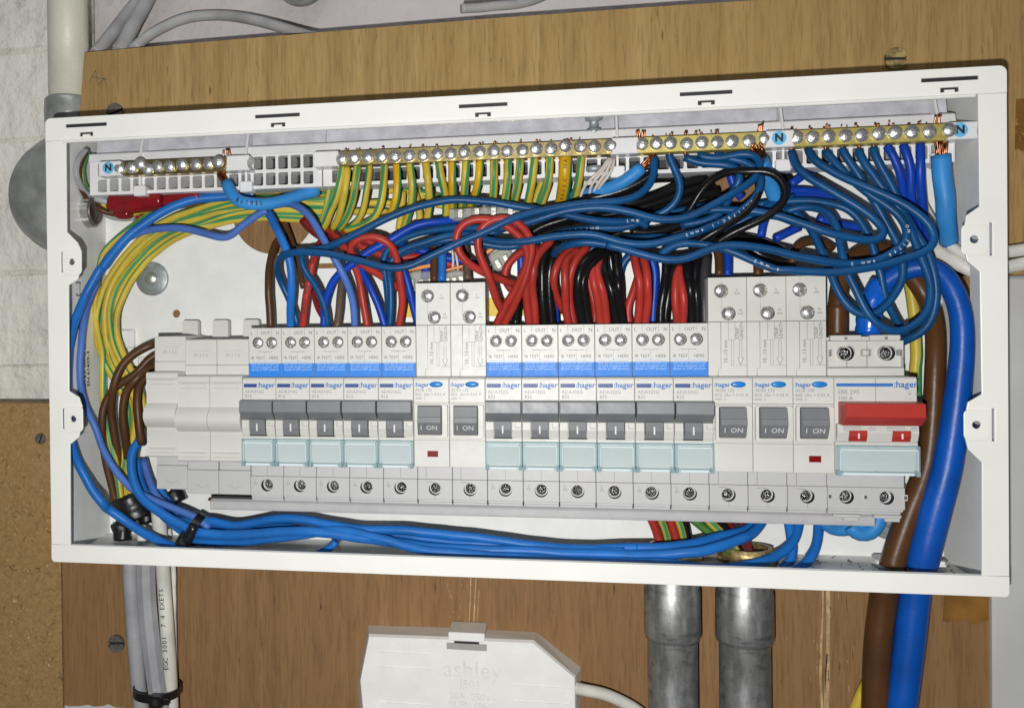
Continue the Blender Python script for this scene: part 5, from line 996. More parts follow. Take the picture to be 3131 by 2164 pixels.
    ('wire', 'red', 2.0, [(315.2, 36.0, 116.6), (315.3, 30.7, 127.0), (314.0, 30.7, 136.0), (313.4, 36.0, 144.6)], 'right red wire over the last wide breaker', 'red wires of the wide breakers', 'wire', {}),
    ('wire', 'red', 2.1, [(124.2, 36.0, 117.4), (126.7, 32.4, 129.8), (129.7, 30.0, 142.9), (132.1, 30.0, 153.8), (132.6, 35.6, 159.5), (133.8, 44.0, 164.2)], 'red wire stamped with a row of black marks', 'red wires of the five narrow breakers', 'wire', {'mark': 'OOO8O88OOO', 'mt': (0.16, 0.72), 'mcol': 1, 'msz': 3.4}),
    ('wire', 'red', 2.0, [(158.9, 36.0, 117.1), (157.2, 35.1, 129.4), (155.3, 34.3, 140.4), (153.3, 34.6, 148.8), (149.4, 35.4, 155.1), (145.5, 37.1, 162.4), (139.3, 40.6, 167.3), (135.3, 44.0, 170.4)], 'red wire rising left into the fold below the earth wires', 'red wires of the five narrow breakers', 'wire', {}),
    ('wire', 'red', 2.0, [(175.2, 36.0, 116.9), (177.5, 33.3, 129.0), (177.6, 30.7, 137.6), (176.8, 28.0, 146.1), (176.3, 26.0, 152.9), (174.5, 24.0, 157.9), (169.7, 22.0, 162.1), (164.1, 22.0, 163.5), (157.6, 22.0, 162.9), (153.6, 22.0, 160.0), (152.3, 24.0, 156.7), (153.6, 26.0, 153.8), (156.7, 28.0, 150.9), (163.4, 32.0, 146.2), (169.7, 36.0, 141.9), (174.8, 40.0, 137.6)], 'red wire curling in a round loop left of the low tall pair', 'red wires of the five narrow breakers', 'wire', {}),
    ('wire', 'dred', 2.6, [(123.9, 40.0, 175.3), (126.6, 40.0, 171.9), (130.2, 40.0, 168.4), (134.8, 40.0, 165.1), (139.4, 40.0, 164.1)], 'dark red wire end folded under the periwinkle wire', 'red wires of the five narrow breakers', 'wire', {}),
    ('wire', 'red', 2.0, [(144.5, 42.0, 168.6), (151.8, 42.0, 167.1), (157.2, 42.0, 163.4), (166.2, 42.0, 159.6), (175.1, 42.0, 157.6)], 'red wire lying highest behind the round red loop', 'red wires of the five narrow breakers', 'wire', {}),
    ('wire', 'red', 2.0, [(150.9, 46.0, 162.1), (160.9, 46.0, 157.3), (168.1, 46.0, 155.4), (179.0, 46.0, 153.8), (187.1, 46.0, 154.5)], 'red wire lying lower behind the round red loop', 'red wires of the five narrow breakers', 'wire', {}),
    ('wire', 'dred', 1.5, [(127.0, 46.0, 139.1), (129.0, 43.3, 133.6), (132.3, 40.7, 125.8), (139.3, 38.0, 117.7)], 'thin dark red wire slanting behind the royal blue one', 'red wires of the five narrow breakers', 'wire', {}),
    ('wire', 'red', 2.0, [(174.2, 48.0, 157.6), (183.2, 48.0, 156.0), (192.2, 48.0, 152.2), (201.1, 48.0, 150.3), (209.6, 48.0, 146.7)], 'red wire running right behind the low tall pair', 'red wires of the five narrow breakers', 'wire', {}),
    ('wire', 'mblue', 2.25, [(117.7, 36.0, 117.5), (119.3, 31.1, 129.9), (121.2, 26.2, 138.5), (121.5, 24.0, 148.0), (121.1, 22.7, 154.4), (118.6, 23.8, 160.2), (114.0, 27.3, 168.1), (109.3, 31.3, 175.3), (104.9, 36.7, 180.0), (99.0, 42.0, 184.0)], 'medium blue wire rising straight from the second narrow breaker', 'wires of the five narrow breakers', 'wire', {}),
    ('wire', 'brown', 2.2, [(106.8, 36.0, 117.6), (106.6, 35.0, 130.1), (106.6, 34.0, 139.1), (106.0, 37.0, 148.2), (106.6, 40.0, 157.4), (107.8, 45.0, 163.6), (110.2, 50.0, 168.1)], 'brown wire into the first narrow breaker', 'wires of the five narrow breakers', 'wire', {}),
    ('wire', 'rblue', 2.1, [(135.6, 36.0, 117.3), (136.8, 33.9, 129.7), (139.2, 31.7, 136.2), (142.8, 29.9, 142.6), (148.0, 29.1, 147.2), (153.0, 28.4, 149.7), (157.6, 28.0, 153.5), (162.0, 28.0, 156.8), (168.6, 28.0, 159.6), (173.8, 28.4, 162.1), (179.4, 29.1, 166.3), (188.0, 29.9, 169.4), (196.5, 31.7, 170.8), (203.1, 33.9, 171.3), (210.5, 36.0, 172.2)], 'royal blue wire climbing from the third narrow breaker to the clear strip', 'wires of the five narrow breakers', 'wire', {}),
    ('wire', 'gbrown', 2.1, [(142.5, 36.0, 117.2), (143.5, 38.0, 127.4), (144.1, 40.0, 136.4), (144.4, 43.0, 144.1), (146.1, 46.0, 148.7)], 'greyish brown wire into the third narrow breaker', 'wires of the five narrow breakers', 'wire', {}),
    ('wire', 'peri', 1.95, [(152.2, 36.0, 117.1), (152.3, 32.7, 129.4), (151.4, 29.3, 137.2), (148.6, 26.0, 144.0), (145.3, 25.3, 151.0), (142.0, 24.7, 156.6), (138.7, 24.0, 163.1), (134.7, 26.0, 169.9), (130.2, 28.0, 176.0), (125.7, 30.0, 179.8), (120.9, 32.7, 181.9), (117.4, 35.3, 183.4), (110.9, 38.0, 183.0)], 'periwinkle wire curving down into the fourth narrow breaker', 'wires of the five narrow breakers', 'wire', {}),
    ('wire', 'rblue', 2.0, [(168.3, 36.0, 117.0), (164.8, 35.0, 129.3), (160.7, 34.0, 138.1), (157.0, 35.0, 145.6), (154.4, 36.0, 149.7)], 'royal blue wire slanting into the last narrow breaker', 'wires of the five narrow breakers', 'wire', {}),
    ('wire', 'rblue', 2.0, [(184.4, 40.0, 119.4), (182.5, 38.0, 129.1), (180.7, 36.0, 137.8), (178.6, 36.0, 145.7), (176.0, 36.0, 151.0)], 'royal blue wire squeezed beside the low tall pair', 'wires of the five narrow breakers', 'wire', {}),
    ('wire', 'brown', 1.7, [(110.3, 50.0, 177.3), (114.1, 48.0, 167.8), (117.8, 46.0, 157.5), (121.0, 44.0, 147.3), (123.3, 42.0, 139.1)], 'thin brown wire running behind the medium blue one', 'wires of the five narrow breakers', 'wire', {}),
    ('wire', 'peri', 2.0, [(107.4, 30.1, 179.6), (103.4, 30.6, 177.9), (94.4, 31.1, 172.3), (87.1, 31.7, 166.3), (82.2, 32.2, 165.6), (75.0, 32.8, 167.6), (65.3, 33.3, 170.7), (53.1, 33.9, 172.0), (43.1, 34.6, 171.9), (35.4, 35.4, 170.9), (25.1, 36.3, 166.6), (16.2, 37.1, 159.1), (10.1, 37.9, 152.3), (5.9, 37.0, 139.1), (4.4, 33.1, 132.0), (4.7, 28.4, 122.7), (4.4, 25.1, 109.1), (4.4, 23.6, 97.8), (4.4, 25.3, 86.3), (5.4, 29.4, 73.7), (9.0, 31.7, 64.3), (13.6, 31.1, 52.9), (19.3, 30.3, 44.4), (25.2, 30.0, 36.7), (32.4, 30.0, 30.9), (43.0, 30.0, 27.0), (52.1, 30.0, 23.2), (64.5, 30.0, 18.8), (71.0, 30.0, 14.9), (73.4, 30.0, 12.3)], 'periwinkle wire running down inside the left wall and along to the cable tie', 'blue wires along the left wall', 'wire', {}),
    ('wire', 'bblue', 2.45, [(94.3, 47.2, 188.4), (92.4, 44.7, 188.9), (80.7, 41.4, 188.8), (68.4, 38.2, 187.9), (59.9, 35.3, 185.6), (48.8, 33.0, 181.1), (40.0, 30.8, 175.3), (31.1, 28.9, 168.1), (21.8, 27.7, 158.2), (14.7, 27.0, 149.3), (16.5, 26.4, 151.7), (11.9, 25.6, 144.0), (7.3, 22.9, 134.0), (5.1, 17.7, 122.7), (4.85, 12.6, 111.6), (4.85, 9.7, 100.6), (4.9, 8.9, 81.0), (4.85, 10.0, 69.8), (5.2, 12.9, 58.4), (5.2, 16.3, 51.2), (8.7, 18.5, 41.0), (14.2, 19.7, 31.5), (19.7, 21.1, 24.2), (17.0, 23.4, 24.4), (22.9, 26.2, 19.0), (31.7, 27.8, 13.0), (41.9, 26.6, 8.1), (53.0, 22.8, 4.8), (64.2, 18.4, 3.1), (74.8, 15.1, 3.0)], 'bright blue wire bowing behind the left flange and reappearing lower down', 'blue wires along the left wall', 'wire', {}),
    ('wire', 'brown', 2.2, [(193.4, 40.0, 140.7), (193.3, 42.0, 150.9), (193.4, 44.0, 160.8), (193.9, 46.0, 166.7)], 'brown wire into the left one of the low tall pair', 'wires entering the tall breakers from above', 'wire', {}),
    ('wire', 'mblue', 2.2, [(197.2, 40.0, 140.7), (197.3, 42.0, 150.8), (196.9, 44.0, 160.7), (196.6, 46.0, 167.5)], 'blue wire beside the brown one of the low tall pair', 'wires entering the tall breakers from above', 'wire', {}),
    ('wire', 'gbrown', 2.2, [(210.6, 40.0, 141.0), (210.1, 42.0, 149.4), (209.2, 44.0, 158.3), (208.2, 46.0, 163.8)], 'greyish brown wire into the right one of the low tall pair', 'wires entering the tall breakers from above', 'wire', {}),
    ('wire', 'rblue', 2.2, [(187.4, 46.0, 142.5), (187.8, 46.7, 147.8), (190.0, 47.3, 153.1), (193.6, 48.0, 157.5)], 'royal blue wire behind the left one of the low tall pair', 'wires entering the tall breakers from above', 'wire', {}),
    ('wire', 'brown', 2.2, [(333.2, 40.0, 140.6), (333.8, 42.0, 148.6), (333.4, 44.0, 153.8), (331.8, 46.0, 158.2)], 'brown wire with a shine into the first of the three tall breakers', 'wires entering the tall breakers from above', 'wire', {}),
    ('wire', 'rblue', 2.2, [(337.4, 42.0, 140.6), (338.2, 44.0, 148.6), (338.2, 46.0, 153.8)], 'blue wire into the first of the three tall breakers', 'wires entering the tall breakers from above', 'wire', {}),
    ('wire', 'brown', 2.2, [(351.5, 42.0, 140.3), (352.0, 44.0, 146.2), (352.1, 46.0, 151.8)], 'brown wire into the second of the three tall breakers', 'wires entering the tall breakers from above', 'wire', {}),
    ('wire', 'brown', 2.2, [(366.5, 40.0, 143.6), (366.7, 40.0, 149.3), (367.7, 40.0, 153.4), (370.4, 40.0, 156.1), (375.5, 42.0, 157.0), (381.8, 44.0, 156.6), (386.6, 46.0, 153.3)], 'brown wire hooking over into the third of the three tall breakers', 'wires entering the tall breakers from above', 'wire', {}),
    ('wire', 'rblue', 2.1, [(196.6, 46.0, 153.9), (201.0, 46.0, 152.9), (207.6, 46.0, 151.4), (216.4, 46.0, 149.9), (222.9, 46.0, 147.1)], 'royal blue wire lying flat behind the low tall pair', 'deep blue wires', 'wire', {}),
    ('wire', 'rblue', 2.1, [(174.9, 44.0, 160.4), (179.3, 44.0, 159.4), (186.0, 44.0, 157.4), (191.8, 44.0, 155.5)], 'royal blue wire ending beside the brown core of the low tall pair', 'deep blue wires', 'wire', {}),
    ('wire', 'rblue', 2.0, [(353.4, 44.0, 159.5), (354.3, 44.7, 165.3), (356.1, 45.3, 169.9), (358.6, 46.0, 172.0)], 'royal blue upright wire right of the black loop', 'deep blue wires', 'wire', {}),
    ('wire', 'rblue', 2.0, [(359.6, 44.0, 158.5), (363.7, 44.7, 160.1), (367.8, 45.3, 162.5), (371.8, 46.0, 164.1)], 'royal blue wire lying above the brown hook', 'deep blue wires', 'wire', {}),
    ('wire', 'rblue', 2.0, [(364.6, 44.0, 181.4), (370.6, 44.7, 182.1), (378.5, 45.3, 180.7), (386.4, 46.0, 179.3)], 'royal blue wire nearest the top between the blue loops', 'deep blue wires', 'wire', {}),
    ('wire', 'rblue', 2.0, [(367.0, 44.0, 184.6), (371.0, 44.7, 187.1), (375.1, 45.3, 190.7), (379.1, 46.0, 191.9)], 'royal blue wire rising under the flat loop', 'deep blue wires', 'wire', {}),
    ('wire', 'rblue', 2.0, [(364.6, 44.0, 178.1), (372.5, 44.7, 179.6), (380.4, 45.3, 178.6), (388.3, 46.0, 177.6)], 'royal blue wire just below the topmost one between the loops', 'deep blue wires', 'wire', {}),
    ('wire', 'rblue', 2.0, [(379.2, 44.0, 167.8), (385.9, 44.7, 165.6), (393.7, 45.3, 164.6), (399.6, 46.0, 162.4)], 'bright royal blue wire glowing inside the flat loop', 'deep blue wires', 'wire', {}),
    ('wire', 'rblue', 2.0, [(337.8, 44.0, 196.2), (340.3, 44.7, 188.3), (341.6, 45.3, 182.5), (345.2, 46.0, 179.1)], 'royal blue wire seen through the black loop', 'deep blue wires', 'wire', {}),
    ('wire', 'rblue', 2.0, [(296.2, 50.0, 164.2), (306.5, 50.0, 164.3), (313.5, 50.0, 165.0), (320.9, 50.0, 166.9)], 'royal blue wire low between black wires', 'deep blue wires', 'wire', {}),
    ('wire', 'rblue', 2.0, [(253.1, 44.0, 152.4), (254.3, 44.7, 146.4), (254.2, 45.3, 133.4), (254.9, 46.0, 117.4)], 'royal blue wire falling behind the black pair', 'deep blue wires', 'wire', {}),
    ('wire', 'rblue', 2.0, [(301.5, 44.0, 151.2), (303.6, 44.7, 143.6), (303.2, 45.3, 132.6), (302.3, 46.0, 116.9)], 'blue wire falling beside the fifth wide breaker', 'deep blue wires', 'wire', {}),
    ('wire', 'rblue', 2.0, [(237.3, 44.0, 154.1), (237.7, 44.7, 146.7), (237.1, 45.3, 138.1), (235.7, 46.0, 125.0)], 'blue wire falling behind the crossing red pair', 'deep blue wires', 'wire', {}),
    ('wire', 'dblue', 2.0, [(275.4, 44.0, 157.8), (270.0, 44.5, 154.6), (265.8, 45.0, 150.4), (264.0, 45.5, 141.9), (263.5, 46.0, 133.3)], 'dark blue wire bending down above the third wide breaker', 'deep blue wires', 'wire', {}),
    ('wire', 'dblue', 2.0, [(295.8, 44.0, 154.7), (290.9, 44.5, 152.4), (287.6, 45.0, 148.2), (286.4, 45.5, 143.1), (285.9, 46.0, 135.0)], 'dark blue wire bending down above the fourth wide breaker', 'deep blue wires', 'wire', {}),
    ('wire', 'dblue', 2.0, [(323.9, 44.0, 150.2), (322.0, 45.0, 147.8), (321.7, 46.0, 142.0)], 'dark blue wire end dropping above the last wide breaker', 'deep blue wires', 'wire', {}),
    ('wire', 'dblue', 2.0, [(232.2, 36.0, 167.7), (223.7, 35.3, 164.9), (216.0, 34.7, 162.5), (206.6, 34.0, 162.7)], 'dark blue wire passing low behind both red loops', 'deep blue wires', 'wire', {}),
    ('wire', 'dblue', 2.0, [(235.5, 36.0, 159.9), (227.9, 35.3, 159.7), (220.3, 34.7, 161.9), (214.4, 34.0, 163.8)], 'dark blue wire curving behind both red loops', 'deep blue wires', 'wire', {}),
    ('wire', 'dblue', 2.0, [(295.7, 44.0, 170.4), (304.7, 44.5, 172.3), (312.1, 45.0, 173.4), (320.3, 45.5, 174.0), (328.5, 46.0, 176.3)], 'dark blue wire end deep between the black wires', 'deep blue wires', 'wire', {}),
    ('wire', 'twhite', 0.75, [(280.3, 26.0, 198.2), (277.2, 25.0, 192.6), (271.5, 24.0, 187.8), (268.5, 29.0, 185.4), (266.6, 34.0, 179.0)], 'thin white wire furthest left of the four at the long bar', 'thin white wires', 'wire', {}),
    ('wire', 'twhite', 0.75, [(280.9, 26.0, 198.0), (278.4, 25.5, 192.3), (273.1, 25.0, 187.9), (271.3, 30.0, 184.6), (271.5, 35.0, 180.2)], 'thin white wire second of the four at the long bar', 'thin white wires', 'wire', {}),
    ('wire', 'twhite', 0.75, [(281.7, 26.0, 197.7), (280.0, 26.0, 191.4), (275.6, 26.0, 187.1), (273.4, 30.5, 184.1), (273.2, 35.0, 180.6)], 'thin white wire third of the four at the long bar', 'thin white wires', 'wire', {}),
    ('wire', 'twhite', 0.75, [(282.9, 26.0, 197.7), (282.3, 25.0, 191.6), (278.7, 24.0, 187.5), (275.4, 29.5, 184.8), (275.2, 35.0, 181.0)], 'thin white wire furthest right of the four at the long bar', 'thin white wires', 'wire', {}),
    ('wire', 'twhite', 0.6, [(202.3, 44.0, 157.6), (203.0, 44.0, 153.6), (202.5, 44.0, 146.6)], 'tiny white wire left of a pair behind the low tall breakers', 'thin white wires', 'wire', {}),
    ('wire', 'twhite', 0.6, [(203.9, 44.0, 156.2), (205.1, 44.0, 151.8), (205.3, 44.0, 146.5)], 'tiny white wire right of a pair behind the low tall breakers', 'thin white wires', 'wire', {}),
    ('wire', 'earth', 2.0, [(148.5, 26.0, 199.4), (148.7, 25.2, 198.0), (147.9, 24.3, 191.4), (145.6, 26.0, 184.4), (141.1, 30.0, 177.7), (137.5, 35.0, 171.3), (133.1, 40.0, 168.0)], 'green and yellow wire bending left with its green edge outward, first along the long bar', 'green and yellow wires under the long brass bar', 'wire', {'ph': 1.2, 'mark': None, 'mt': (0.75, 0.1), 'mcol': 1, 'msz': 2.6, 'cu': 2, 'allyel': False}),
    ('wire', 'earth', 2.0, [(151.1, 26.0, 198.4), (151.3, 25.0, 196.1), (150.6, 24.0, 189.1), (148.3, 28.0, 181.1), (144.6, 34.0, 174.1), (140.0, 40.0, 169.6)], 'green and yellow wire leaning on the first one, second along the long bar', 'green and yellow wires under the long brass bar', 'wire', {'ph': 2.4, 'mark': None, 'mt': (0.75, 0.1), 'mcol': 1, 'msz': 2.6, 'cu': 2, 'allyel': False}),
    ('wire', 'earth', 2.0, [(156.4, 26.0, 199.1), (156.6, 25.0, 197.2), (155.8, 24.0, 189.8), (153.1, 28.0, 181.8), (149.1, 34.0, 174.8), (143.2, 40.0, 169.5)], 'green and yellow wire green striped on the left, third along the long bar', 'green and yellow wires under the long brass bar', 'wire', {'ph': 0.6, 'mark': None, 'mt': (0.75, 0.1), 'mcol': 1, 'msz': 2.6, 'cu': 2, 'allyel': False}),
    ('wire', 'earth', 1.75, [(162.6, 26.0, 199.2), (162.7, 25.2, 197.8), (162.3, 24.3, 190.8), (160.6, 26.0, 182.6), (157.5, 30.0, 175.4), (153.3, 35.0, 171.7), (148.7, 40.0, 169.8)], 'green and yellow wire narrower with a pale stripe, fourth along the long bar', 'green and yellow wires under the long brass bar', 'wire', {'ph': 1.6, 'mark': None, 'mt': (0.75, 0.1), 'mcol': 1, 'msz': 2.6, 'cu': 2, 'allyel': False}),
    ('wire', 'earth', 2.0, [(170.4, 26.0, 199.3), (170.5, 25.3, 197.9), (170.1, 24.6, 189.3), (169.1, 24.6, 180.8), (165.5, 27.4, 174.0), (159.8, 31.4, 170.7), (152.3, 35.7, 169.2), (146.8, 40.0, 168.9)], 'green and yellow wire curving away far left, fifth along the long bar', 'green and yellow wires under the long brass bar', 'wire', {'ph': 1.2, 'mark': None, 'mt': (0.75, 0.1), 'mcol': 1, 'msz': 2.6, 'cu': 2, 'allyel': False}),
    ('wire', 'earth', 2.0, [(176.7, 26.0, 199.5), (176.8, 25.2, 198.1), (177.1, 24.3, 189.0), (176.1, 26.0, 181.6), (173.4, 30.0, 176.2), (168.5, 35.0, 173.0), (162.7, 40.0, 171.5)], 'green and yellow wire plain orange yellow, sixth along the long bar', 'green and yellow wires under the long brass bar', 'wire', {'ph': 3.0, 'mark': None, 'mt': (0.75, 0.1), 'mcol': 1, 'msz': 2.6, 'cu': 2, 'allyel': True}),
    ('wire', 'earth', 2.0, [(183.4, 26.0, 199.2), (183.5, 25.0, 196.9), (184.8, 24.0, 189.9), (184.0, 28.0, 182.0), (181.5, 34.0, 176.4), (177.9, 40.0, 167.6)], 'green and yellow wire with turquoise down its right side, seventh along the long bar', 'green and yellow wires under the long brass bar', 'wire', {'ph': 0.1, 'mark': None, 'mt': (0.75, 0.1), 'mcol': 1, 'msz': 2.6, 'cu': 2, 'allyel': False}),
    ('wire', 'earth', 2.0, [(191.5, 26.0, 199.7), (191.6, 25.0, 198.3), (192.6, 24.0, 191.7), (192.8, 28.0, 183.8), (191.6, 34.0, 178.2), (189.9, 40.0, 171.1)], 'green and yellow wire with a turquoise left edge, eighth along the long bar', 'green and yellow wires under the long brass bar', 'wire', {'ph': 2.6, 'mark': None, 'mt': (0.75, 0.1), 'mcol': 1, 'msz': 2.6, 'cu': 2, 'allyel': False}),
    ('wire', 'earth', 2.0, [(197.9, 26.0, 199.5), (198.5, 24.8, 196.3), (199.5, 26.0, 189.7), (200.5, 32.5, 183.3), (199.6, 40.0, 173.0)], 'green and yellow wire leaning right, ninth along the long bar', 'green and yellow wires under the long brass bar', 'wire', {'ph': 1.5, 'mark': None, 'mt': (0.75, 0.1), 'mcol': 1, 'msz': 2.6, 'cu': 2, 'allyel': False}),
    ('wire', 'earth', 2.0, [(204.5, 26.0, 199.2), (204.6, 24.8, 197.3), (204.6, 26.0, 187.3), (204.3, 32.5, 179.7), (203.5, 40.0, 172.9)], 'green and yellow wire plain amber, tenth along the long bar', 'green and yellow wires under the long brass bar', 'wire', {'ph': 3.2, 'mark': None, 'mt': (0.75, 0.1), 'mcol': 1, 'msz': 2.6, 'cu': 2, 'allyel': True}),
    ('wire', 'earth', 2.0, [(211.5, 26.0, 199.3), (211.6, 24.8, 197.8), (210.9, 26.0, 189.2), (209.5, 32.5, 181.7), (207.5, 40.0, 176.3)], 'green and yellow wire with green down its left side, eleventh along the long bar', 'green and yellow wires under the long brass bar', 'wire', {'ph': 0.3, 'mark': None, 'mt': (0.75, 0.1), 'mcol': 1, 'msz': 2.6, 'cu': 2, 'allyel': False}),
    ('wire', 'earth', 2.0, [(218.2, 26.0, 199.0), (218.3, 24.8, 196.7), (217.3, 26.0, 189.0), (215.0, 32.5, 182.8), (211.4, 40.0, 176.6)], 'green and yellow wire plain amber and leaning left, twelfth along the long bar', 'green and yellow wires under the long brass bar', 'wire', {'ph': 3.1, 'mark': None, 'mt': (0.75, 0.1), 'mcol': 1, 'msz': 2.6, 'cu': 2, 'allyel': True}),
    ('wire', 'earth', 2.0, [(225.3, 26.0, 199.5), (225.3, 24.8, 197.7), (225.1, 26.0, 188.7), (224.1, 32.5, 181.6), (222.6, 40.0, 176.2)], 'green and yellow wire pale yellow and straight, thirteenth along the long bar', 'green and yellow wires under the long brass bar', 'wire', {'ph': 0.9, 'mark': None, 'mt': (0.75, 0.1), 'mcol': 1, 'msz': 2.6, 'cu': 2, 'allyel': False}),
    ('wire', 'earth', 2.0, [(232.1, 26.0, 199.7), (232.1, 24.8, 196.1), (231.6, 26.0, 188.4), (230.4, 32.5, 181.0), (229.6, 40.0, 177.2)], 'green and yellow wire mostly dull green, fourteenth along the long bar', 'green and yellow wires under the long brass bar', 'wire', {'ph': 0.6, 'mark': None, 'mt': (0.75, 0.1), 'mcol': 1, 'msz': 2.6, 'cu': 2, 'allyel': False}),
    ('wire', 'earth', 2.0, [(238.1, 26.0, 199.4), (238.1, 24.8, 197.9), (237.4, 26.0, 190.3), (235.9, 32.5, 185.0), (234.4, 40.0, 178.8)], 'green and yellow wire with a broad turquoise stripe, fifteenth along the long bar', 'green and yellow wires under the long brass bar', 'wire', {'ph': 1.1, 'mark': None, 'mt': (0.75, 0.1), 'mcol': 1, 'msz': 2.6, 'cu': 2, 'allyel': False}),
    ('wire', 'earth', 2.0, [(245.1, 26.0, 199.5), (244.9, 24.8, 198.1), (244.0, 26.0, 190.0), (242.6, 32.5, 184.3), (240.7, 40.0, 176.9)], 'green and yellow wire with turquoise on its left half, sixteenth along the long bar', 'green and yellow wires under the long brass bar', 'wire', {'ph': 1.5, 'mark': None, 'mt': (0.75, 0.1), 'mcol': 1, 'msz': 2.6, 'cu': 2, 'allyel': False}),
    ('wire', 'earth', 2.0, [(252.3, 26.0, 199.6), (252.2, 24.8, 198.2), (252.2, 26.0, 191.8), (250.9, 32.5, 186.5), (247.9, 40.0, 177.9)], 'green and yellow wire with turquoise down its middle, seventeenth along the long bar', 'green and yellow wires under the long brass bar', 'wire', {'ph': 1.2, 'mark': None, 'mt': (0.75, 0.1), 'mcol': 1, 'msz': 2.6, 'cu': 2, 'allyel': False}),
    ('wire', 'earth', 3.2, [(260.0, 26.0, 199.7), (259.9, 24.8, 197.4), (259.5, 26.0, 189.4), (258.8, 32.5, 184.1), (257.6, 40.0, 177.6)], 'green and yellow wire thickest and printed with capitals, eighteenth along the long bar', 'green and yellow wires under the long brass bar', 'wire', {'ph': 2.9, 'mark': 'BASEC NA', 'mt': (0.75, 0.1), 'mcol': 1, 'msz': 2.6, 'cu': 2, 'allyel': True}),
    ('wire', 'earth', 2.0, [(267.3, 26.0, 199.4), (267.2, 24.8, 197.9), (266.4, 26.0, 189.1), (265.3, 32.5, 183.9), (263.9, 40.0, 178.6)], 'green and yellow wire nearest the thin white wires, nineteenth along the long bar', 'green and yellow wires under the long brass bar', 'wire', {'ph': 1.5, 'mark': None, 'mt': (0.75, 0.1), 'mcol': 1, 'msz': 2.6, 'cu': 2, 'allyel': False}),
    ('wire', 'earth', 2.0, [(138.4, 44.0, 191.6), (136.4, 44.0, 182.7), (134.0, 44.0, 174.7), (132.1, 44.0, 170.2)], 'green and yellow wire behind the first one at the left end of the long bar', 'green and yellow wires under the long brass bar', 'wire', {'ph': 0.5}),
    ('wire', 'earth', 1.9, [(176.7, 46.0, 188.7), (176.2, 46.0, 182.5), (174.7, 46.0, 171.4), (174.3, 46.0, 168.7)], 'green and yellow wire deep behind the seventh under the long bar', 'green and yellow wires under the long brass bar', 'wire', {'ph': 2.5}),
    ('wire', 'earth', 1.9, [(183.0, 46.0, 188.4), (184.8, 46.0, 181.3), (185.6, 46.0, 172.4)], 'green and yellow wire deep behind the eighth under the long bar', 'green and yellow wires under the long brass bar', 'wire', {'ph': 2.2}),
    ('wire', 'earth', 1.9, [(248.9, 46.0, 191.2), (247.2, 46.0, 187.8), (244.5, 46.0, 179.2)], 'green and yellow wire deep behind the sixteenth under the long bar', 'green and yellow wires under the long brass bar', 'wire', {'ph': 0.4}),
    ('wire', 'earth', 1.9, [(156.4, 50.0, 183.7), (163.3, 50.0, 183.9), (170.2, 50.0, 183.2)], 'yellow wire crossing flat behind the earth wires', 'green and yellow wires under the long brass bar', 'wire', {'ph': 2.9}),
    ('wire', 'earth', 1.9, [(149.4, 50.0, 179.4), (158.7, 50.0, 179.5), (167.8, 50.0, 178.8), (174.6, 50.0, 177.2)], 'yellow wire crossing lower behind the earth wires', 'green and yellow wires under the long brass bar', 'wire', {'ph': 2.9}),
    ('wire', 'earth', 1.9, [(163.0, 52.0, 190.9), (179.0, 52.0, 189.4), (194.8, 52.0, 186.2), (203.8, 52.0, 182.3)], 'green wire running flat in the shade under the carrier', 'green and yellow wires under the long brass bar', 'wire', {'ph': 0.2}),
    ('wire', 'earth', 1.9, [(183.6, 52.0, 191.1), (185.8, 52.0, 185.6), (194.8, 52.0, 181.7), (217.1, 52.0, 180.0)], 'green wire sloping in the shade under the carrier', 'green and yellow wires under the long brass bar', 'wire', {'ph': 0.2}),
    ('wire', 'earth', 1.9, [(236.1, 50.0, 173.0), (242.6, 50.0, 172.4), (246.9, 50.0, 173.1)], 'yellow wire end showing below the clear strip', 'green and yellow wires under the long brass bar', 'wire', {'ph': 3}),
    ('wire', 'earth', 1.85, [(136.6, 50.0, 186.4), (127.9, 49.5, 186.1), (117.3, 49.0, 187.2), (106.2, 48.5, 188.4), (91.0, 48.0, 188.3), (77.4, 47.5, 187.1), (63.9, 47.0, 184.0), (48.3, 46.5, 179.2), (34.0, 46.0, 171.3), (22.1, 45.5, 160.6), (12.9, 45.0, 149.2), (6.7, 44.5, 137.5), (3.7, 44.0, 125.3), (4.3, 44.0, 112.9), (7.2, 44.0, 101.8), (12.9, 44.0, 91.5), (18.6, 44.0, 83.1), (21.7, 44.5, 75.7), (20.7, 45.0, 61.6), (17.6, 45.5, 43.3), (15.1, 46.0, 23.0)], 'outermost green and yellow wire of the left bundle', 'green and yellow wires bundled down the left side', 'wire', {'ph': 1.2, 'tw': 0.01}),
    ('wire', 'earth', 1.85, [(136.6, 50.0, 184.2), (127.9, 49.5, 184.7), (117.1, 49.0, 186.5), (106.1, 48.5, 187.5), (91.2, 48.0, 186.9), (77.9, 47.5, 185.0), (64.8, 47.0, 181.3), (49.4, 46.5, 176.7), (35.5, 46.0, 169.5), (22.9, 46.2, 159.7), (12.9, 46.5, 148.7), (6.5, 46.8, 137.2), (3.9, 47.0, 125.2), (5.2, 46.8, 113.4), (8.9, 46.5, 102.8), (14.5, 46.2, 92.6), (19.6, 46.0, 83.9), (22.0, 46.0, 75.5), (20.4, 46.0, 61.5), (17.4, 46.0, 43.1), (15.9, 46.0, 23.0)], 'second green and yellow wire from the outside of the left bundle', 'green and yellow wires bundled down the left side', 'wire', {'ph': 1.9, 'tw': -0.012}),
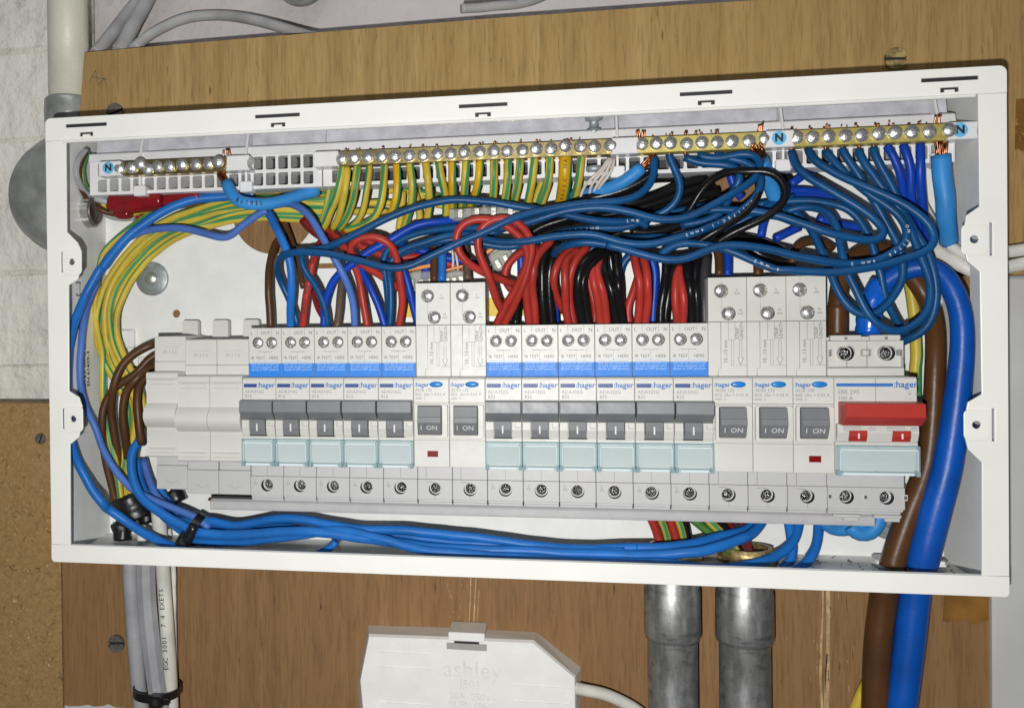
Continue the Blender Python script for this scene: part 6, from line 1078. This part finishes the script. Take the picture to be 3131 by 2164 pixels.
    ('wire', 'earth', 1.85, [(136.6, 50.0, 183.3), (127.9, 49.5, 183.7), (117.1, 49.0, 184.5), (106.1, 48.5, 184.8), (91.3, 48.0, 184.0), (78.5, 47.5, 182.5), (65.3, 47.0, 179.6), (49.9, 46.5, 175.8), (35.9, 46.0, 168.8), (24.2, 45.5, 158.9), (15.6, 45.0, 147.7), (10.4, 44.5, 136.3), (8.5, 44.0, 124.9), (8.8, 45.0, 113.8), (10.7, 46.0, 103.4), (14.9, 47.0, 92.9), (19.2, 48.0, 83.9), (22.2, 47.5, 75.4), (21.5, 47.0, 61.2), (19.3, 46.5, 42.8), (18.1, 46.0, 22.9)], 'third green and yellow wire from the outside of the left bundle', 'green and yellow wires bundled down the left side', 'wire', {'ph': 0.4, 'tw': 0.014}),
    ('wire', 'earth', 1.85, [(136.5, 50.0, 181.0), (127.6, 49.5, 180.9), (116.9, 49.0, 181.9), (106.1, 48.5, 182.9), (91.5, 48.0, 182.8), (78.6, 47.5, 181.8), (65.5, 47.0, 178.6), (50.5, 46.5, 174.1), (37.6, 46.0, 166.7), (26.2, 46.2, 156.7), (17.4, 46.5, 146.3), (11.4, 46.8, 135.6), (8.2, 47.0, 124.9), (9.0, 46.2, 114.0), (12.1, 45.5, 103.7), (17.8, 44.8, 93.9), (23.6, 44.0, 85.1), (26.4, 44.5, 75.9), (24.6, 45.0, 61.3), (20.8, 45.5, 43.0), (18.1, 46.0, 22.9)], 'middle green and yellow wire of the left bundle', 'green and yellow wires bundled down the left side', 'wire', {'ph': 1.5, 'tw': 0.02}),
    ('wire', 'earth', 1.85, [(136.5, 50.0, 178.7), (127.4, 49.5, 179.3), (116.7, 49.0, 181.0), (106.1, 48.5, 182.0), (91.7, 48.0, 181.6), (79.0, 47.5, 179.6), (66.4, 47.0, 175.8), (51.8, 46.5, 171.6), (38.9, 46.0, 164.9), (27.7, 45.5, 155.8), (18.9, 45.0, 145.6), (13.3, 44.5, 135.4), (11.5, 44.0, 124.9), (12.4, 44.5, 114.3), (15.3, 45.0, 104.8), (20.2, 45.5, 95.2), (24.5, 46.0, 85.7), (26.4, 46.0, 75.7), (24.3, 46.0, 61.0), (20.5, 46.0, 42.9), (18.8, 46.0, 22.9)], 'third green and yellow wire from the inside of the left bundle', 'green and yellow wires bundled down the left side', 'wire', {'ph': 2.2, 'tw': -0.012}),
    ('wire', 'earth', 1.85, [(136.5, 50.0, 178.0), (127.4, 49.5, 178.3), (116.7, 49.0, 179.1), (106.0, 48.5, 179.4), (92.0, 48.0, 178.5), (79.5, 47.5, 177.1), (66.9, 47.0, 174.2), (52.1, 46.5, 170.7), (39.5, 46.0, 164.2), (28.3, 46.2, 155.1), (19.9, 46.5, 144.6), (15.1, 46.8, 134.5), (13.1, 47.0, 124.7), (13.6, 47.2, 114.6), (15.7, 47.5, 105.3), (20.1, 47.8, 95.4), (24.1, 48.0, 85.7), (26.7, 47.5, 75.8), (25.4, 47.0, 60.7), (22.4, 46.5, 42.7), (21.0, 46.0, 22.7)], 'second green and yellow wire from the inside of the left bundle', 'green and yellow wires bundled down the left side', 'wire', {'ph': 0.9, 'tw': 0.01}),
    ('wire', 'earth', 1.85, [(136.5, 50.0, 175.6), (127.2, 49.5, 175.5), (116.5, 49.0, 176.4), (106.0, 48.5, 177.4), (92.0, 48.0, 177.5), (79.7, 47.5, 176.4), (67.1, 47.0, 173.3), (52.9, 46.5, 169.0), (41.0, 46.0, 162.1), (30.9, 45.5, 153.0), (23.1, 45.0, 143.2), (18.1, 44.5, 133.6), (15.7, 44.0, 124.4), (16.0, 44.0, 114.8), (18.5, 44.0, 105.8), (23.6, 44.0, 96.5), (28.5, 44.0, 86.9), (30.8, 44.5, 76.1), (28.4, 45.0, 60.8), (23.9, 45.5, 42.7), (21.2, 46.0, 22.7)], 'innermost green and yellow wire of the left bundle', 'green and yellow wires bundled down the left side', 'wire', {'ph': 1.3, 'tw': 0.005}),
    ('wire', 'earth', 1.85, [(95.5, 50.0, 188.5), (78.8, 49.3, 187.7), (59.4, 48.7, 186.9), (44.8, 48.0, 184.5), (32.6, 47.3, 180.6), (22.7, 46.7, 173.7), (13.3, 46.0, 166.4), (7.5, 45.3, 159.9), (4.0, 44.7, 141.7), (3.2, 44.0, 132.2), (4.2, 43.6, 118.1), (7.3, 43.1, 106.2), (7.9, 42.7, 96.8), (7.9, 42.2, 85.1), (9.0, 41.8, 73.5), (12.0, 41.3, 57.1), (15.5, 40.9, 45.5), (17.1, 40.4, 36.2), (19.1, 40.0, 22.7)], 'yellow wire split off from the left bundle and lowest at the tape', 'green and yellow wires bundled down the left side', 'wire', {'ph': 3}),
    ('wire', 'earth', 1.85, [(84.0, 54.0, 191.8), (96.2, 54.0, 191.8), (110.2, 54.0, 191.3), (120.2, 54.0, 190.5), (134.0, 54.0, 189.6)], 'orange yellow wire lying straight under the left carrier', 'green and yellow wires bundled down the left side', 'wire', {'ph': 3.1, 'allyel': True}),
    ('wire', 'earth', 1.85, [(118.2, 54.0, 187.9), (124.1, 54.0, 186.9), (134.0, 54.0, 186.6)], 'green wire lying straight under the left carrier', 'green and yellow wires bundled down the left side', 'wire', {'ph': 0.2}),
    ('wire', 'earth', 1.9, [(41.5, 50.0, 186.2), (35.1, 47.3, 184.7), (28.2, 46.0, 182.9), (20.6, 46.0, 180.8)], 'green and yellow wire crossing the red tape', 'green and yellow wires bundled down the left side', 'wire', {'ph': 0.8}),
    ('wire', 'brown', 2.3, [(39.5, 44.0, 110.7), (39.4, 40.8, 110.1), (31.0, 37.6, 106.3), (24.4, 35.6, 100.4), (19.8, 34.8, 92.6), (18.1, 34.0, 85.7), (15.8, 36.4, 81.0), (14.5, 38.8, 71.5), (15.1, 41.2, 59.5), (15.7, 43.6, 47.4), (15.5, 46.0, 40.0)], 'brown wire leaving the blank module highest up', 'brown wires behind the blank modules', 'wire', {}),
    ('wire', 'brown', 2.2, [(39.4, 44.0, 104.1), (36.1, 42.5, 102.8), (33.3, 41.0, 99.2), (30.4, 39.5, 94.1), (25.1, 38.0, 91.4), (20.9, 37.5, 89.1), (14.5, 37.0, 83.3), (11.2, 36.5, 76.3), (10.3, 36.0, 67.1), (9.7, 37.5, 59.9), (9.8, 39.0, 50.3), (12.1, 40.5, 36.1), (14.7, 42.0, 23.2)], 'brown wire bulging furthest left beside the yellow one', 'brown wires behind the blank modules', 'wire', {}),
    ('wire', 'brown', 2.3, [(39.3, 44.0, 98.5), (37.0, 40.3, 96.9), (33.8, 36.5, 94.7), (31.4, 34.0, 91.3), (26.0, 34.0, 85.8), (23.9, 34.0, 78.9), (23.2, 36.0, 64.8), (23.1, 39.0, 52.9), (22.1, 42.0, 47.7)], 'brown wire bowed in the middle of the group', 'brown wires behind the blank modules', 'wire', {}),
    ('wire', 'brown', 2.4, [(36.2, 42.0, 93.5), (31.7, 38.8, 90.1), (31.5, 35.6, 81.1), (32.0, 34.4, 72.0), (32.9, 35.2, 60.4), (33.4, 36.0, 55.7)], 'brown wire closest to the blank module', 'brown wires behind the blank modules', 'wire', {}),
    ('wire', 'bblue', 2.6, [(33.1, 40.0, 57.0), (31.3, 37.4, 57.1), (29.1, 34.8, 54.4), (28.7, 32.2, 47.0), (31.1, 29.8, 38.2), (34.9, 28.8, 29.4), (41.6, 27.7, 24.2), (51.5, 26.7, 18.7), (63.7, 25.8, 13.0), (68.7, 25.3, 11.2), (98.0, 24.8, 11.3), (123.3, 24.3, 13.8), (155.2, 24.0, 11.6), (179.2, 24.0, 8.8), (202.8, 24.0, 7.1), (233.6, 24.0, 7.4), (263.7, 24.3, 6.7), (284.4, 24.9, 6.7), (304.2, 25.4, 7.2), (323.8, 25.9, 10.1), (336.4, 31.2, 12.9), (345.4, 37.5, 15.0), (351.5, 43.7, 18.4), (356.1, 50.0, 23.0)], 'thickest blue wire turning down beside the blank module and along the bottom', 'blue wires tied along the bottom', 'wire', {}),
    ('wire', 'bblue', 2.4, [(27.1, 44.0, 46.1), (28.7, 41.4, 38.6), (31.8, 38.8, 32.1), (37.8, 36.2, 25.2), (46.1, 33.8, 19.4), (56.1, 32.8, 15.3), (72.3, 31.7, 16.1), (87.4, 30.7, 14.2), (109.2, 29.8, 18.3), (122.0, 29.3, 19.2), (138.7, 28.8, 16.5), (154.3, 28.3, 14.8), (178.6, 28.0, 14.8), (202.5, 28.0, 13.1), (225.8, 28.0, 11.2), (248.8, 28.0, 8.6), (271.4, 28.3, 8.3), (293.6, 28.9, 9.6), (284.8, 29.4, 8.9), (304.8, 29.9, 9.8), (321.3, 34.3, 11.7), (334.1, 39.6, 14.2), (347.0, 44.8, 16.7), (354.1, 50.0, 22.5)], 'blue wire highest along the bottom run', 'blue wires tied along the bottom', 'wire', {}),
    ('wire', 'bblue', 2.4, [(27.5, 46.0, 36.4), (31.2, 43.3, 29.9), (39.7, 40.5, 19.7), (49.1, 37.8, 13.1), (59.9, 35.1, 6.7), (64.9, 32.4, 4.9), (87.7, 29.6, 5.8), (114.1, 26.9, 9.7), (147.2, 24.9, 14.6), (163.4, 23.3, 12.0), (187.4, 21.6, 7.2), (218.5, 20.0, 5.5), (248.7, 20.0, 4.3), (278.2, 20.0, 3.8), (284.0, 20.0, 4.2), (303.6, 20.5, 4.3), (319.3, 22.2, 2.4), (331.1, 23.8, 1.8), (339.0, 25.5, 2.7), (351.5, 30.4, 4.7), (360.7, 36.9, 7.8), (368.2, 43.5, 13.1), (371.5, 50.0, 20.1)], 'blue wire lowest along the bottom rail then rising right of the gland', 'blue wires tied along the bottom', 'wire', {}),
    ('wire', 'bblue', 2.3, [(48.3, 40.0, 18.2), (56.0, 38.9, 14.9), (65.5, 37.8, 11.2), (85.3, 36.7, 10.4), (111.7, 35.5, 13.0), (136.5, 33.8, 11.2), (153.5, 32.2, 12.5), (178.2, 30.5, 11.2), (202.3, 29.3, 9.4), (233.5, 28.2, 8.7), (263.8, 27.1, 7.6), (286.0, 26.0, 7.8)], 'blue wire in the middle of the bottom run', 'blue wires tied along the bottom', 'wire', {}),
    ('wire', 'peri', 2.1, [(30.6, 44.0, 46.2), (33.6, 41.6, 38.6), (38.0, 39.2, 30.7), (42.1, 37.6, 25.6), (47.3, 36.8, 23.4), (54.8, 36.0, 19.2)], 'short periwinkle wire behind the blank module foot', 'blue wires tied along the bottom', 'wire', {}),
    ('wire', 'mblue', 2.2, [(36.6, 48.0, 31.0), (40.4, 47.0, 26.1), (47.2, 46.0, 19.9), (54.4, 43.0, 17.7), (65.3, 40.0, 14.9)], 'medium blue wire under the blank module foot', 'blue wires tied along the bottom', 'wire', {}),
    ('wire', 'mblue', 2.4, [(14.6, 50.0, 44.6), (16.0, 49.0, 39.5), (19.5, 48.0, 32.6), (22.4, 48.0, 25.5), (23.3, 48.0, 20.8)], 'greyish blue wire deep beside the brown ones', 'blue wires tied along the bottom', 'wire', {}),
    ('wire', 'bblue', 2.0, [(143.3, 26.0, 8.8), (140.8, 26.0, 5.5), (133.3, 26.0, 1.6)], 'short blue stub pointing down at the bottom run', 'blue wires tied along the bottom', 'wire', {}),
    ('wire', 'bblue', 2.4, [(366.4, 50.0, 22.0), (366.1, 46.8, 16.4), (366.7, 43.6, 10.9), (366.2, 40.4, 6.3), (363.9, 37.2, 2.5), (358.8, 34.0, -0.9)], 'blue wire curving behind the gland from the busbar', 'blue wires tied along the bottom', 'wire', {}),
    ('wire', 'bblue', 2.4, [(380.5, 50.0, 22.4), (379.6, 46.8, 16.8), (378.2, 43.6, 11.3), (375.0, 39.6, 6.0), (368.7, 34.8, 0.9), (363.7, 30.0, -0.1)], 'blue wire furthest right dropping from the busbar', 'blue wires tied along the bottom', 'wire', {}),
    ('cable', 'lblue', 3.3, [(379.4, 40.0, 24.4), (381.5, 42.0, 19.1), (387.4, 44.0, 17.4), (393.7, 42.0, 18.7), (398.8, 40.0, 22.9)], 'light blue cable bend left below the main switch', 'thick light blue neutral link cables', 'cable', {}),
    ('cable', 'lblue', 3.6, [(391.6, 40.0, 20.7), (394.2, 40.0, 16.7), (398.3, 40.0, 16.0), (402.9, 40.0, 18.1), (405.1, 40.0, 23.9), (405.2, 40.0, 27.9)], 'light blue cable bend right below the main switch', 'thick light blue neutral link cables', 'cable', {}),
    ('wire', 'red', 2.2, [(300.8, 50.0, 20.3), (302.9, 47.3, 15.4), (304.2, 44.7, 11.7), (305.1, 42.0, 3.1)], 'red wire furthest left behind the busbar', 'wires rising from the brass glands', 'wire', {'ph': 0.8}),
    ('wire', 'earth', 1.8, [(305.3, 50.0, 20.5), (307.5, 47.3, 15.5), (308.7, 44.7, 11.0), (309.1, 42.0, 3.2)], 'green and yellow wire left of the two behind the busbar', 'wires rising from the brass glands', 'wire', {'ph': 0.8}),
    ('wire', 'red', 2.1, [(309.9, 50.0, 20.6), (311.5, 47.3, 15.2), (312.8, 44.7, 10.3), (313.2, 42.0, 3.3)], 'red wire second behind the busbar', 'wires rising from the brass glands', 'wire', {'ph': 0.8}),
    ('wire', 'earth', 1.8, [(313.6, 50.0, 20.7), (315.6, 47.3, 15.3), (316.6, 44.7, 10.4), (317.2, 42.0, 3.5)], 'green and yellow wire right of the two behind the busbar', 'wires rising from the brass glands', 'wire', {'ph': 0.8}),
    ('wire', 'black', 1.7, [(317.3, 50.0, 20.8), (318.1, 47.3, 14.9), (318.5, 44.7, 10.5), (318.8, 42.0, 3.5)], 'black wire behind the busbar', 'wires rising from the brass glands', 'wire', {'ph': 0.8}),
    ('wire', 'green', 2.1, [(321.0, 50.0, 20.0), (325.8, 47.0, 16.1), (330.9, 44.0, 12.3), (336.2, 41.0, 7.7), (339.2, 38.0, 4.4)], 'green wire slanting into the brass gland', 'wires rising from the brass glands', 'wire', {'ph': 0.8}),
    ('wire', 'earth', 2.1, [(327.9, 50.0, 20.2), (331.4, 47.0, 16.7), (336.1, 44.0, 12.8), (339.8, 41.0, 7.8), (341.5, 38.0, 4.0)], 'green and yellow wire slanting into the brass gland', 'wires rising from the brass glands', 'wire', {'ph': 0.8}),
    ('wire', 'black', 1.7, [(333.2, 50.0, 20.3), (337.2, 46.0, 15.8), (340.8, 42.0, 10.5), (343.5, 38.0, 3.7)], 'black wire slanting into the brass gland', 'wires rising from the brass glands', 'wire', {'ph': 0.8}),
    ('wire', 'dred', 1.5, [(337.2, 50.0, 20.4), (340.4, 46.0, 15.4), (342.8, 42.0, 10.2), (344.7, 38.0, 3.7)], 'dark red wire slanting into the brass gland', 'wires rising from the brass glands', 'wire', {'ph': 0.8}),
    ('wire', 'dgrey', 1.5, [(340.5, 50.0, 20.5), (342.8, 46.0, 14.7), (344.4, 42.0, 9.8), (345.8, 38.0, 3.8)], 'grey wire slanting into the brass gland', 'wires rising from the brass glands', 'wire', {'ph': 0.8}),
    ('wire', 'dred', 1.5, [(343.3, 50.0, 20.6), (344.4, 46.0, 16.0), (345.9, 42.0, 9.8), (347.0, 38.0, 3.8)], 'dark red wire furthest right in the brass gland', 'wires rising from the brass glands', 'wire', {'ph': 0.8}),
    ('cable', 'tblue', 6.7, [(398.9, 36.0, 109.8), (399.2, 36.0, 115.4), (399.6, 36.0, 121.4), (400.9, 35.4, 127.4), (404.0, 34.5, 134.1), (409.4, 33.2, 139.1), (415.0, 31.5, 142.0), (421.5, 29.6, 142.9), (426.9, 27.0, 139.9), (430.8, 24.4, 132.4), (433.5, 23.2, 122.7), (434.1, 22.4, 111.2), (433.7, 22.5, 100.2), (428.0, 23.4, 52.2), (423.1, 24.5, 30.5), (418.8, 26.2, 9.2), (418.4, 28.0, 4.4)], 'thick blue tail arching over into the main switch', 'main tails', 'cable', {'rr': [4.6, 4.6, 4.7, 4.9, 5.5, 6.2, 6.7, 6.7]}),
    ('cable', 'tbrown', 5.6, [(385.7, 36.0, 109.9), (385.6, 36.0, 117.6), (385.7, 36.0, 125.6), (387.1, 37.9, 133.7), (391.0, 40.5, 143.9), (398.4, 42.4, 151.1), (408.1, 43.2, 152.6), (415.8, 44.0, 147.2), (421.4, 44.0, 139.0), (426.9, 44.0, 130.0), (428.7, 40.2, 121.0), (428.1, 35.9, 111.1), (426.9, 33.0, 99.8), (422.5, 31.2, 50.9), (414.6, 30.0, 29.2), (407.8, 30.0, 7.9), (406.8, 30.0, 3.5)], 'thick brown tail inside the box beside the blue one', 'main tails', 'cable', {'rr': [4.3, 4.3, 4.3, 4.4, 5.4, 5.6]}),
    ('cable', 'tblue', 6.7, [(417.0, 30.0, -3.4), (416.6, 30.7, -9.5), (414.4, 31.3, -33.1), (411.1, 32.0, -62.5), (408.9, 32.7, -85.3), (407.5, 33.3, -130.0), (407.5, 34.0, -174.8)], 'thick blue tail hanging below the box', 'main tails', 'cable', {}),
    ('cable', 'tbrown', 6.2, [(404.7, 32.0, -4.5), (404.3, 33.3, -10.8), (402.0, 34.7, -34.9), (401.3, 36.0, -64.8), (401.2, 37.3, -88.0), (401.1, 38.7, -133.6), (401.2, 40.0, -179.6)], 'thick brown tail hanging below the box', 'main tails', 'cable', {}),
    ('wire', 'earth', 2.7, [(421.3, 50.0, 139.3), (423.1, 50.0, 131.0), (424.4, 50.0, 121.2), (424.9, 50.0, 111.0), (425.0, 50.0, 99.1), (424.6, 50.0, 95.8), (424.6, 50.0, 81.0)], 'green and yellow wire standing between the brown tail and the switch', 'main tails', 'wire', {'ph': 2.7}),
    ('wire', 'earth', 2.8, [(416.0, 50.0, -14.4), (415.5, 50.7, -20.7), (412.9, 51.3, -36.3), (405.2, 52.0, -53.8), (398.9, 52.7, -69.1), (391.8, 53.3, -88.4), (381.0, 54.0, -120.7)], 'green and yellow wire slanting behind the tails below the box', 'main tails', 'wire', {'ph': 2.2}),
    ('cable', 'wcable', 2.5, [(426.0, 50.0, 180.0), (426.8, 48.0, 174.0), (429.7, 46.0, 166.8), (432.9, 42.0, 157.8), (436.7, 38.0, 151.4), (441.2, 34.0, 146.7), (444.8, 30.0, 143.2)], 'upper white cable curving behind the right flange', 'white cables through the right side', 'cable', {}),
    ('cable', 'wcable', 3.2, [(430.4, 50.0, 157.0), (433.1, 45.5, 150.5), (435.7, 40.0, 146.4), (439.3, 35.5, 143.3), (446.1, 34.0, 139.1)], 'lower white cable with its cut end behind the right flange', 'white cables through the right side', 'cable', {}),
    ('cable', 'wcable', 3.0, [(458.9, 50.0, 149.6), (465.4, 50.0, 149.8), (472.1, 50.0, 151.1), (484.5, 50.0, 153.6), (509.6, 50.0, 155.7)], 'upper white cable leaving to the right outside the box', 'white cables through the right side', 'cable', {}),
    ('cable', 'wcable', 3.2, [(458.9, 50.0, 142.1), (465.3, 50.0, 142.9), (472.0, 50.0, 144.3), (484.5, 50.0, 146.9), (509.6, 50.0, 149.0)], 'lower white cable leaving to the right outside the box', 'white cables through the right side', 'cable', {}),
    ('wire', 'gsteel', 1.7, [(5.4, 32.6, 215.7), (4.1, 27.5, 211.2), (4.1, 22.8, 205.4), (4.1, 22.5, 200.8), (4.1, 27.4, 195.2), (4.8, 34.9, 191.6), (8.3, 40.6, 189.5), (15.2, 43.0, 187.7), (21.8, 43.8, 185.7)], 'grey wire curving round the left end of the carrier to the tape', 'wires from the left gland', 'wire', {}),
    ('wire', 'brown', 1.6, [(5.3, 31.9, 214.2), (4.0, 27.9, 207.6), (4.0, 25.9, 200.4), (4.0, 29.9, 193.3), (4.8, 37.7, 187.4), (7.8, 43.5, 183.7), (15.9, 45.4, 181.8), (23.7, 45.9, 180.7)], 'brown wire curving round the left end of the carrier', 'wires from the left gland', 'wire', {}),
    ('wire', 'earth', 1.7, [(5.1, 35.1, 214.3), (4.1, 31.5, 209.6), (4.1, 29.4, 203.3), (4.1, 31.9, 196.8), (4.2, 38.1, 192.5), (6.6, 43.9, 188.6)], 'yellow wire curving round the left end of the carrier', 'wires from the left gland', 'wire', {'ph': 3, 'allyel': True}),
    ('wire', 'earth', 1.5, [(3.9, 43.5, 191.0), (6.3, 46.5, 188.4), (12.1, 48.0, 185.6), (19.7, 48.0, 183.9)], 'green wire beneath the grey one at the tape', 'wires from the left gland', 'wire', {'ph': 0.3}),
    ('wire', 'gcable', 1.6, [(4.5, 50.0, 184.6), (8.5, 50.0, 181.6), (15.6, 50.0, 179.8), (24.8, 50.0, 180.2)], 'dull brown and grey wire under the red tape', 'wires from the left gland', 'wire', {}),
    ('cable', 'gsteel', 4.3, [(21.3, 46.0, -5.7), (20.7, 46.0, -13.6), (21.4, 46.0, -31.9), (22.9, 46.0, -53.7), (24.8, 46.0, -79.8), (28.2, 46.0, -105.9), (30.9, 46.0, -136.3), (31.2, 46.0, -180.0)], 'darker grey cable left of the lower left group', 'cables dropping out of the box at lower left', 'cable', {}),
    ('cable', 'gsteel', 5.2, [(33.8, 38.0, -3.4), (33.9, 38.0, -11.1), (34.3, 38.0, -29.0), (36.5, 38.0, -54.6), (39.1, 38.0, -75.9), (42.8, 38.0, -101.3), (44.6, 38.0, -131.2), (44.9, 38.0, -174.0)], 'lighter grey cable in front of the lower left group', 'cables dropping out of the box at lower left', 'cable', {'hexa': 1}),
    ('cable', 'wcable', 4.0, [(38.7, 44.0, 18.6), (39.9, 44.0, 4.0), (41.0, 44.0, -13.2), (42.5, 44.0, -39.1), (43.9, 44.0, -65.0), (45.2, 44.0, -103.8), (46.1, 44.0, -134.1), (45.9, 44.0, -177.4)], 'white cable printed with black letters at lower left', 'cables dropping out of the box at lower left', 'cable', {'mark': 'EGC 3001 7 4 EXETS', 'mt': (0.44, 0.22), 'mcol': 1, 'msz': 3.8}),
    ('cable', 'wcable', 1.6, [(41.1, 52.0, 6.6), (43.5, 52.0, -14.4), (43.5, 52.0, -50.4), (43.8, 52.0, -76.7), (44.3, 52.0, -107.4), (45.0, 52.0, -138.2), (44.8, 52.0, -182.2)], 'thin white cable at the right of the lower left group', 'cables dropping out of the box at lower left', 'cable', {}),
    ('cable', 'wcable', 2.6, [(32.2, 36.0, 11.6), (32.5, 36.0, 3.9), (32.9, 36.0, -0.3)], 'short white cable stub inside the box at lower left', 'cables dropping out of the box at lower left', 'cable', {}),
    ('cable', 'gcable', 4.0, [(-10.6, 75.0, 280.2), (-6.0, 89.0, 297.4), (-2.8, 103.0, 313.4), (2.8, 110.4, 326.6), (22.6, 111.2, 355.0), (32.6, 112.0, 395.8)], 'left grey cable rising on the top wall', 'grey cables on the top wall', 'cable', {}),
    ('cable', 'gcable', 4.4, [(5.9, 72.0, 279.2), (7.2, 85.6, 297.2), (8.7, 99.2, 314.1), (10.2, 107.2, 325.0), (28.1, 109.6, 353.8), (40.4, 112.0, 395.1)], 'right grey cable rising on the top wall', 'grey cables on the top wall', 'cable', {}),
    ('cable', 'gcable', 3.1, [(14.3, 74.0, 281.8), (16.5, 81.5, 289.1), (24.6, 89.0, 297.5), (37.6, 96.5, 305.3), (53.8, 104.0, 308.4), (75.1, 96.5, 302.6), (95.7, 89.0, 294.4), (115.5, 81.5, 285.6), (126.0, 74.0, 280.5)], 'grey cable arching along the top edge of the board', 'grey cables on the top wall', 'cable', {}),
    ('cable', 'wcable', 3.1, [(260.7, 48.0, -67.3), (265.5, 49.1, -69.1), (276.5, 50.3, -70.9), (285.9, 51.4, -74.8), (295.2, 52.6, -80.3), (306.8, 53.7, -92.9), (314.5, 54.9, -114.5), (316.7, 56.0, -151.1)], 'white cable leaving the junction box at its right', None, 'cable', {}),
    ('cable', 'gcable', 2.6, [(206.0, 70.0, 290.0), (225.8, 76.0, 291.9), (240.1, 82.0, 294.9), (249.8, 88.0, 299.5), (278.4, 94.0, 310.2), (311.0, 100.0, 318.1)], 'pale thin cable high on the top wall', 'grey cables on the top wall', 'cable', {}),
]
def wire_text(mb_parent, frames, L, s, f0, f1, size, m, r):
    """letters printed along the tube, on the side that faces out of the box"""
    tot = L[-1]; a, b = f0 * tot, f1 * tot
    n = len(s)
    for i, ch in enumerate(s):
        if ch == ' ': continue
        d = a + (b - a) * (i + .5) / n
        k = min(range(len(L)), key=lambda j: abs(L[j] - d)); c, tn, nn, bb = frames[k]
        tn = tn if b > a else -tn
        out = Vector((0, -1, 0)); out = (out - tn * out.dot(tn)).normalized()
        up = out.cross(tn) * 1.0
        mt = Matrix((tn, -out, up)).transposed()
        o = bpy.data.objects.new('lettering', text_mesh(ch, size, m, 'CENTER', .05)); COL.objects.link(o)
        o.parent = mb_parent; o.location = (c + out * (r + .12)) * S; o.rotation_euler = mt.to_euler()
for (name, mat, r, P, label, group, cat, kw) in WIRES:
    t = bpy.data.objects.new(name, None)
    q = MB()
    if mat == 'earth':
        ye = 'eamb' if kw.get('allyel') else 'eyel'
        ml = ['egrn'] * 2 + [ye] * 5 + ['egrn'] * 2 + [ye] * 5
        fr, L = tube(q, P, r, ml, n=14, phase=kw.get('ph', 0), twist=kw.get('tw', .02), wob=.12)
    else:
        fr, L = tube(q, P, r, mat, n=8 if kw.get('hexa') else (14 if r > 3 else 10), radii=kw.get('rr'), hexa=False, wob=0 if r > 3 else .13)
    o = tag(q.build(name), label, cat, group)
    if kw.get('hexa'):
        for p in o.data.polygons: p.use_smooth = False
    if kw.get('mark'):
        m0, m1 = kw['mt']
        wire_text(o, fr, L, kw['mark'], m0, m1, kw.get('msz', r * 1.05), 'inkblack' if kw.get('mcol') else 'white', r)
    if kw.get('cu') == 1:
        q = MB(); c, tn, nn, bb = fr[0]; random.seed(int(c.x * 10))
        for k in range(16):
            a = random.uniform(0, 6.28); rr = random.uniform(.1, .75) * r
            p0 = c + (nn * math.cos(a) + bb * math.sin(a)) * rr; d = -tn * random.uniform(5, 9) + Vector((random.uniform(-1.5, 1.5), random.uniform(-2.0, .5), random.uniform(-.5, 1.5)))
            tube(q, [p0 + tn, p0 + d * .5 + Vector((random.uniform(-.6, .6), random.uniform(-.9, .3), 0)), p0 + d], .55, 'copper', 5)
        for k in range(5):
            x = c.x + random.uniform(-r, r) * .6; tube(q, [(x, 27, 200), (x + random.uniform(-.5, .5), 27, 209), (x + random.uniform(-1, 1), 26, 210.5 + random.uniform(0, 1.5))], .5, 'copper', 5)
        q.build('copper_strands', o)
    if kw.get('cu') == 2 or (cat == 'wire' and group and 'neutral bar' in group and P[0][2] > 196):
        q = MB(); c = fr[0][0]; random.seed(int(c.x * 7))
        tube(q, [c + fr[0][1], c + Vector((0, 0, 3)), Vector((c.x + random.uniform(-.5, .5), 27, 203))], r * .5, 'copper', 6)
        for k in range(random.choice((1, 1, 2)) if cat == 'wire' and mat == 'earth' else random.choice((2, 3, 4))):
            x = c.x + random.uniform(-1.6, 2.2); tube(q, [(x, 26.5, 204), (x + random.uniform(-.3, .3), 26, 207), (x + random.uniform(-.8, .8), 25 + random.uniform(-1, 1), 207.4 + random.uniform(0, 1.4 if mat == 'earth' else 2.2))], random.choice((.3, .42, .6)), 'copper', 6)
        q.build('copper_strands', o)
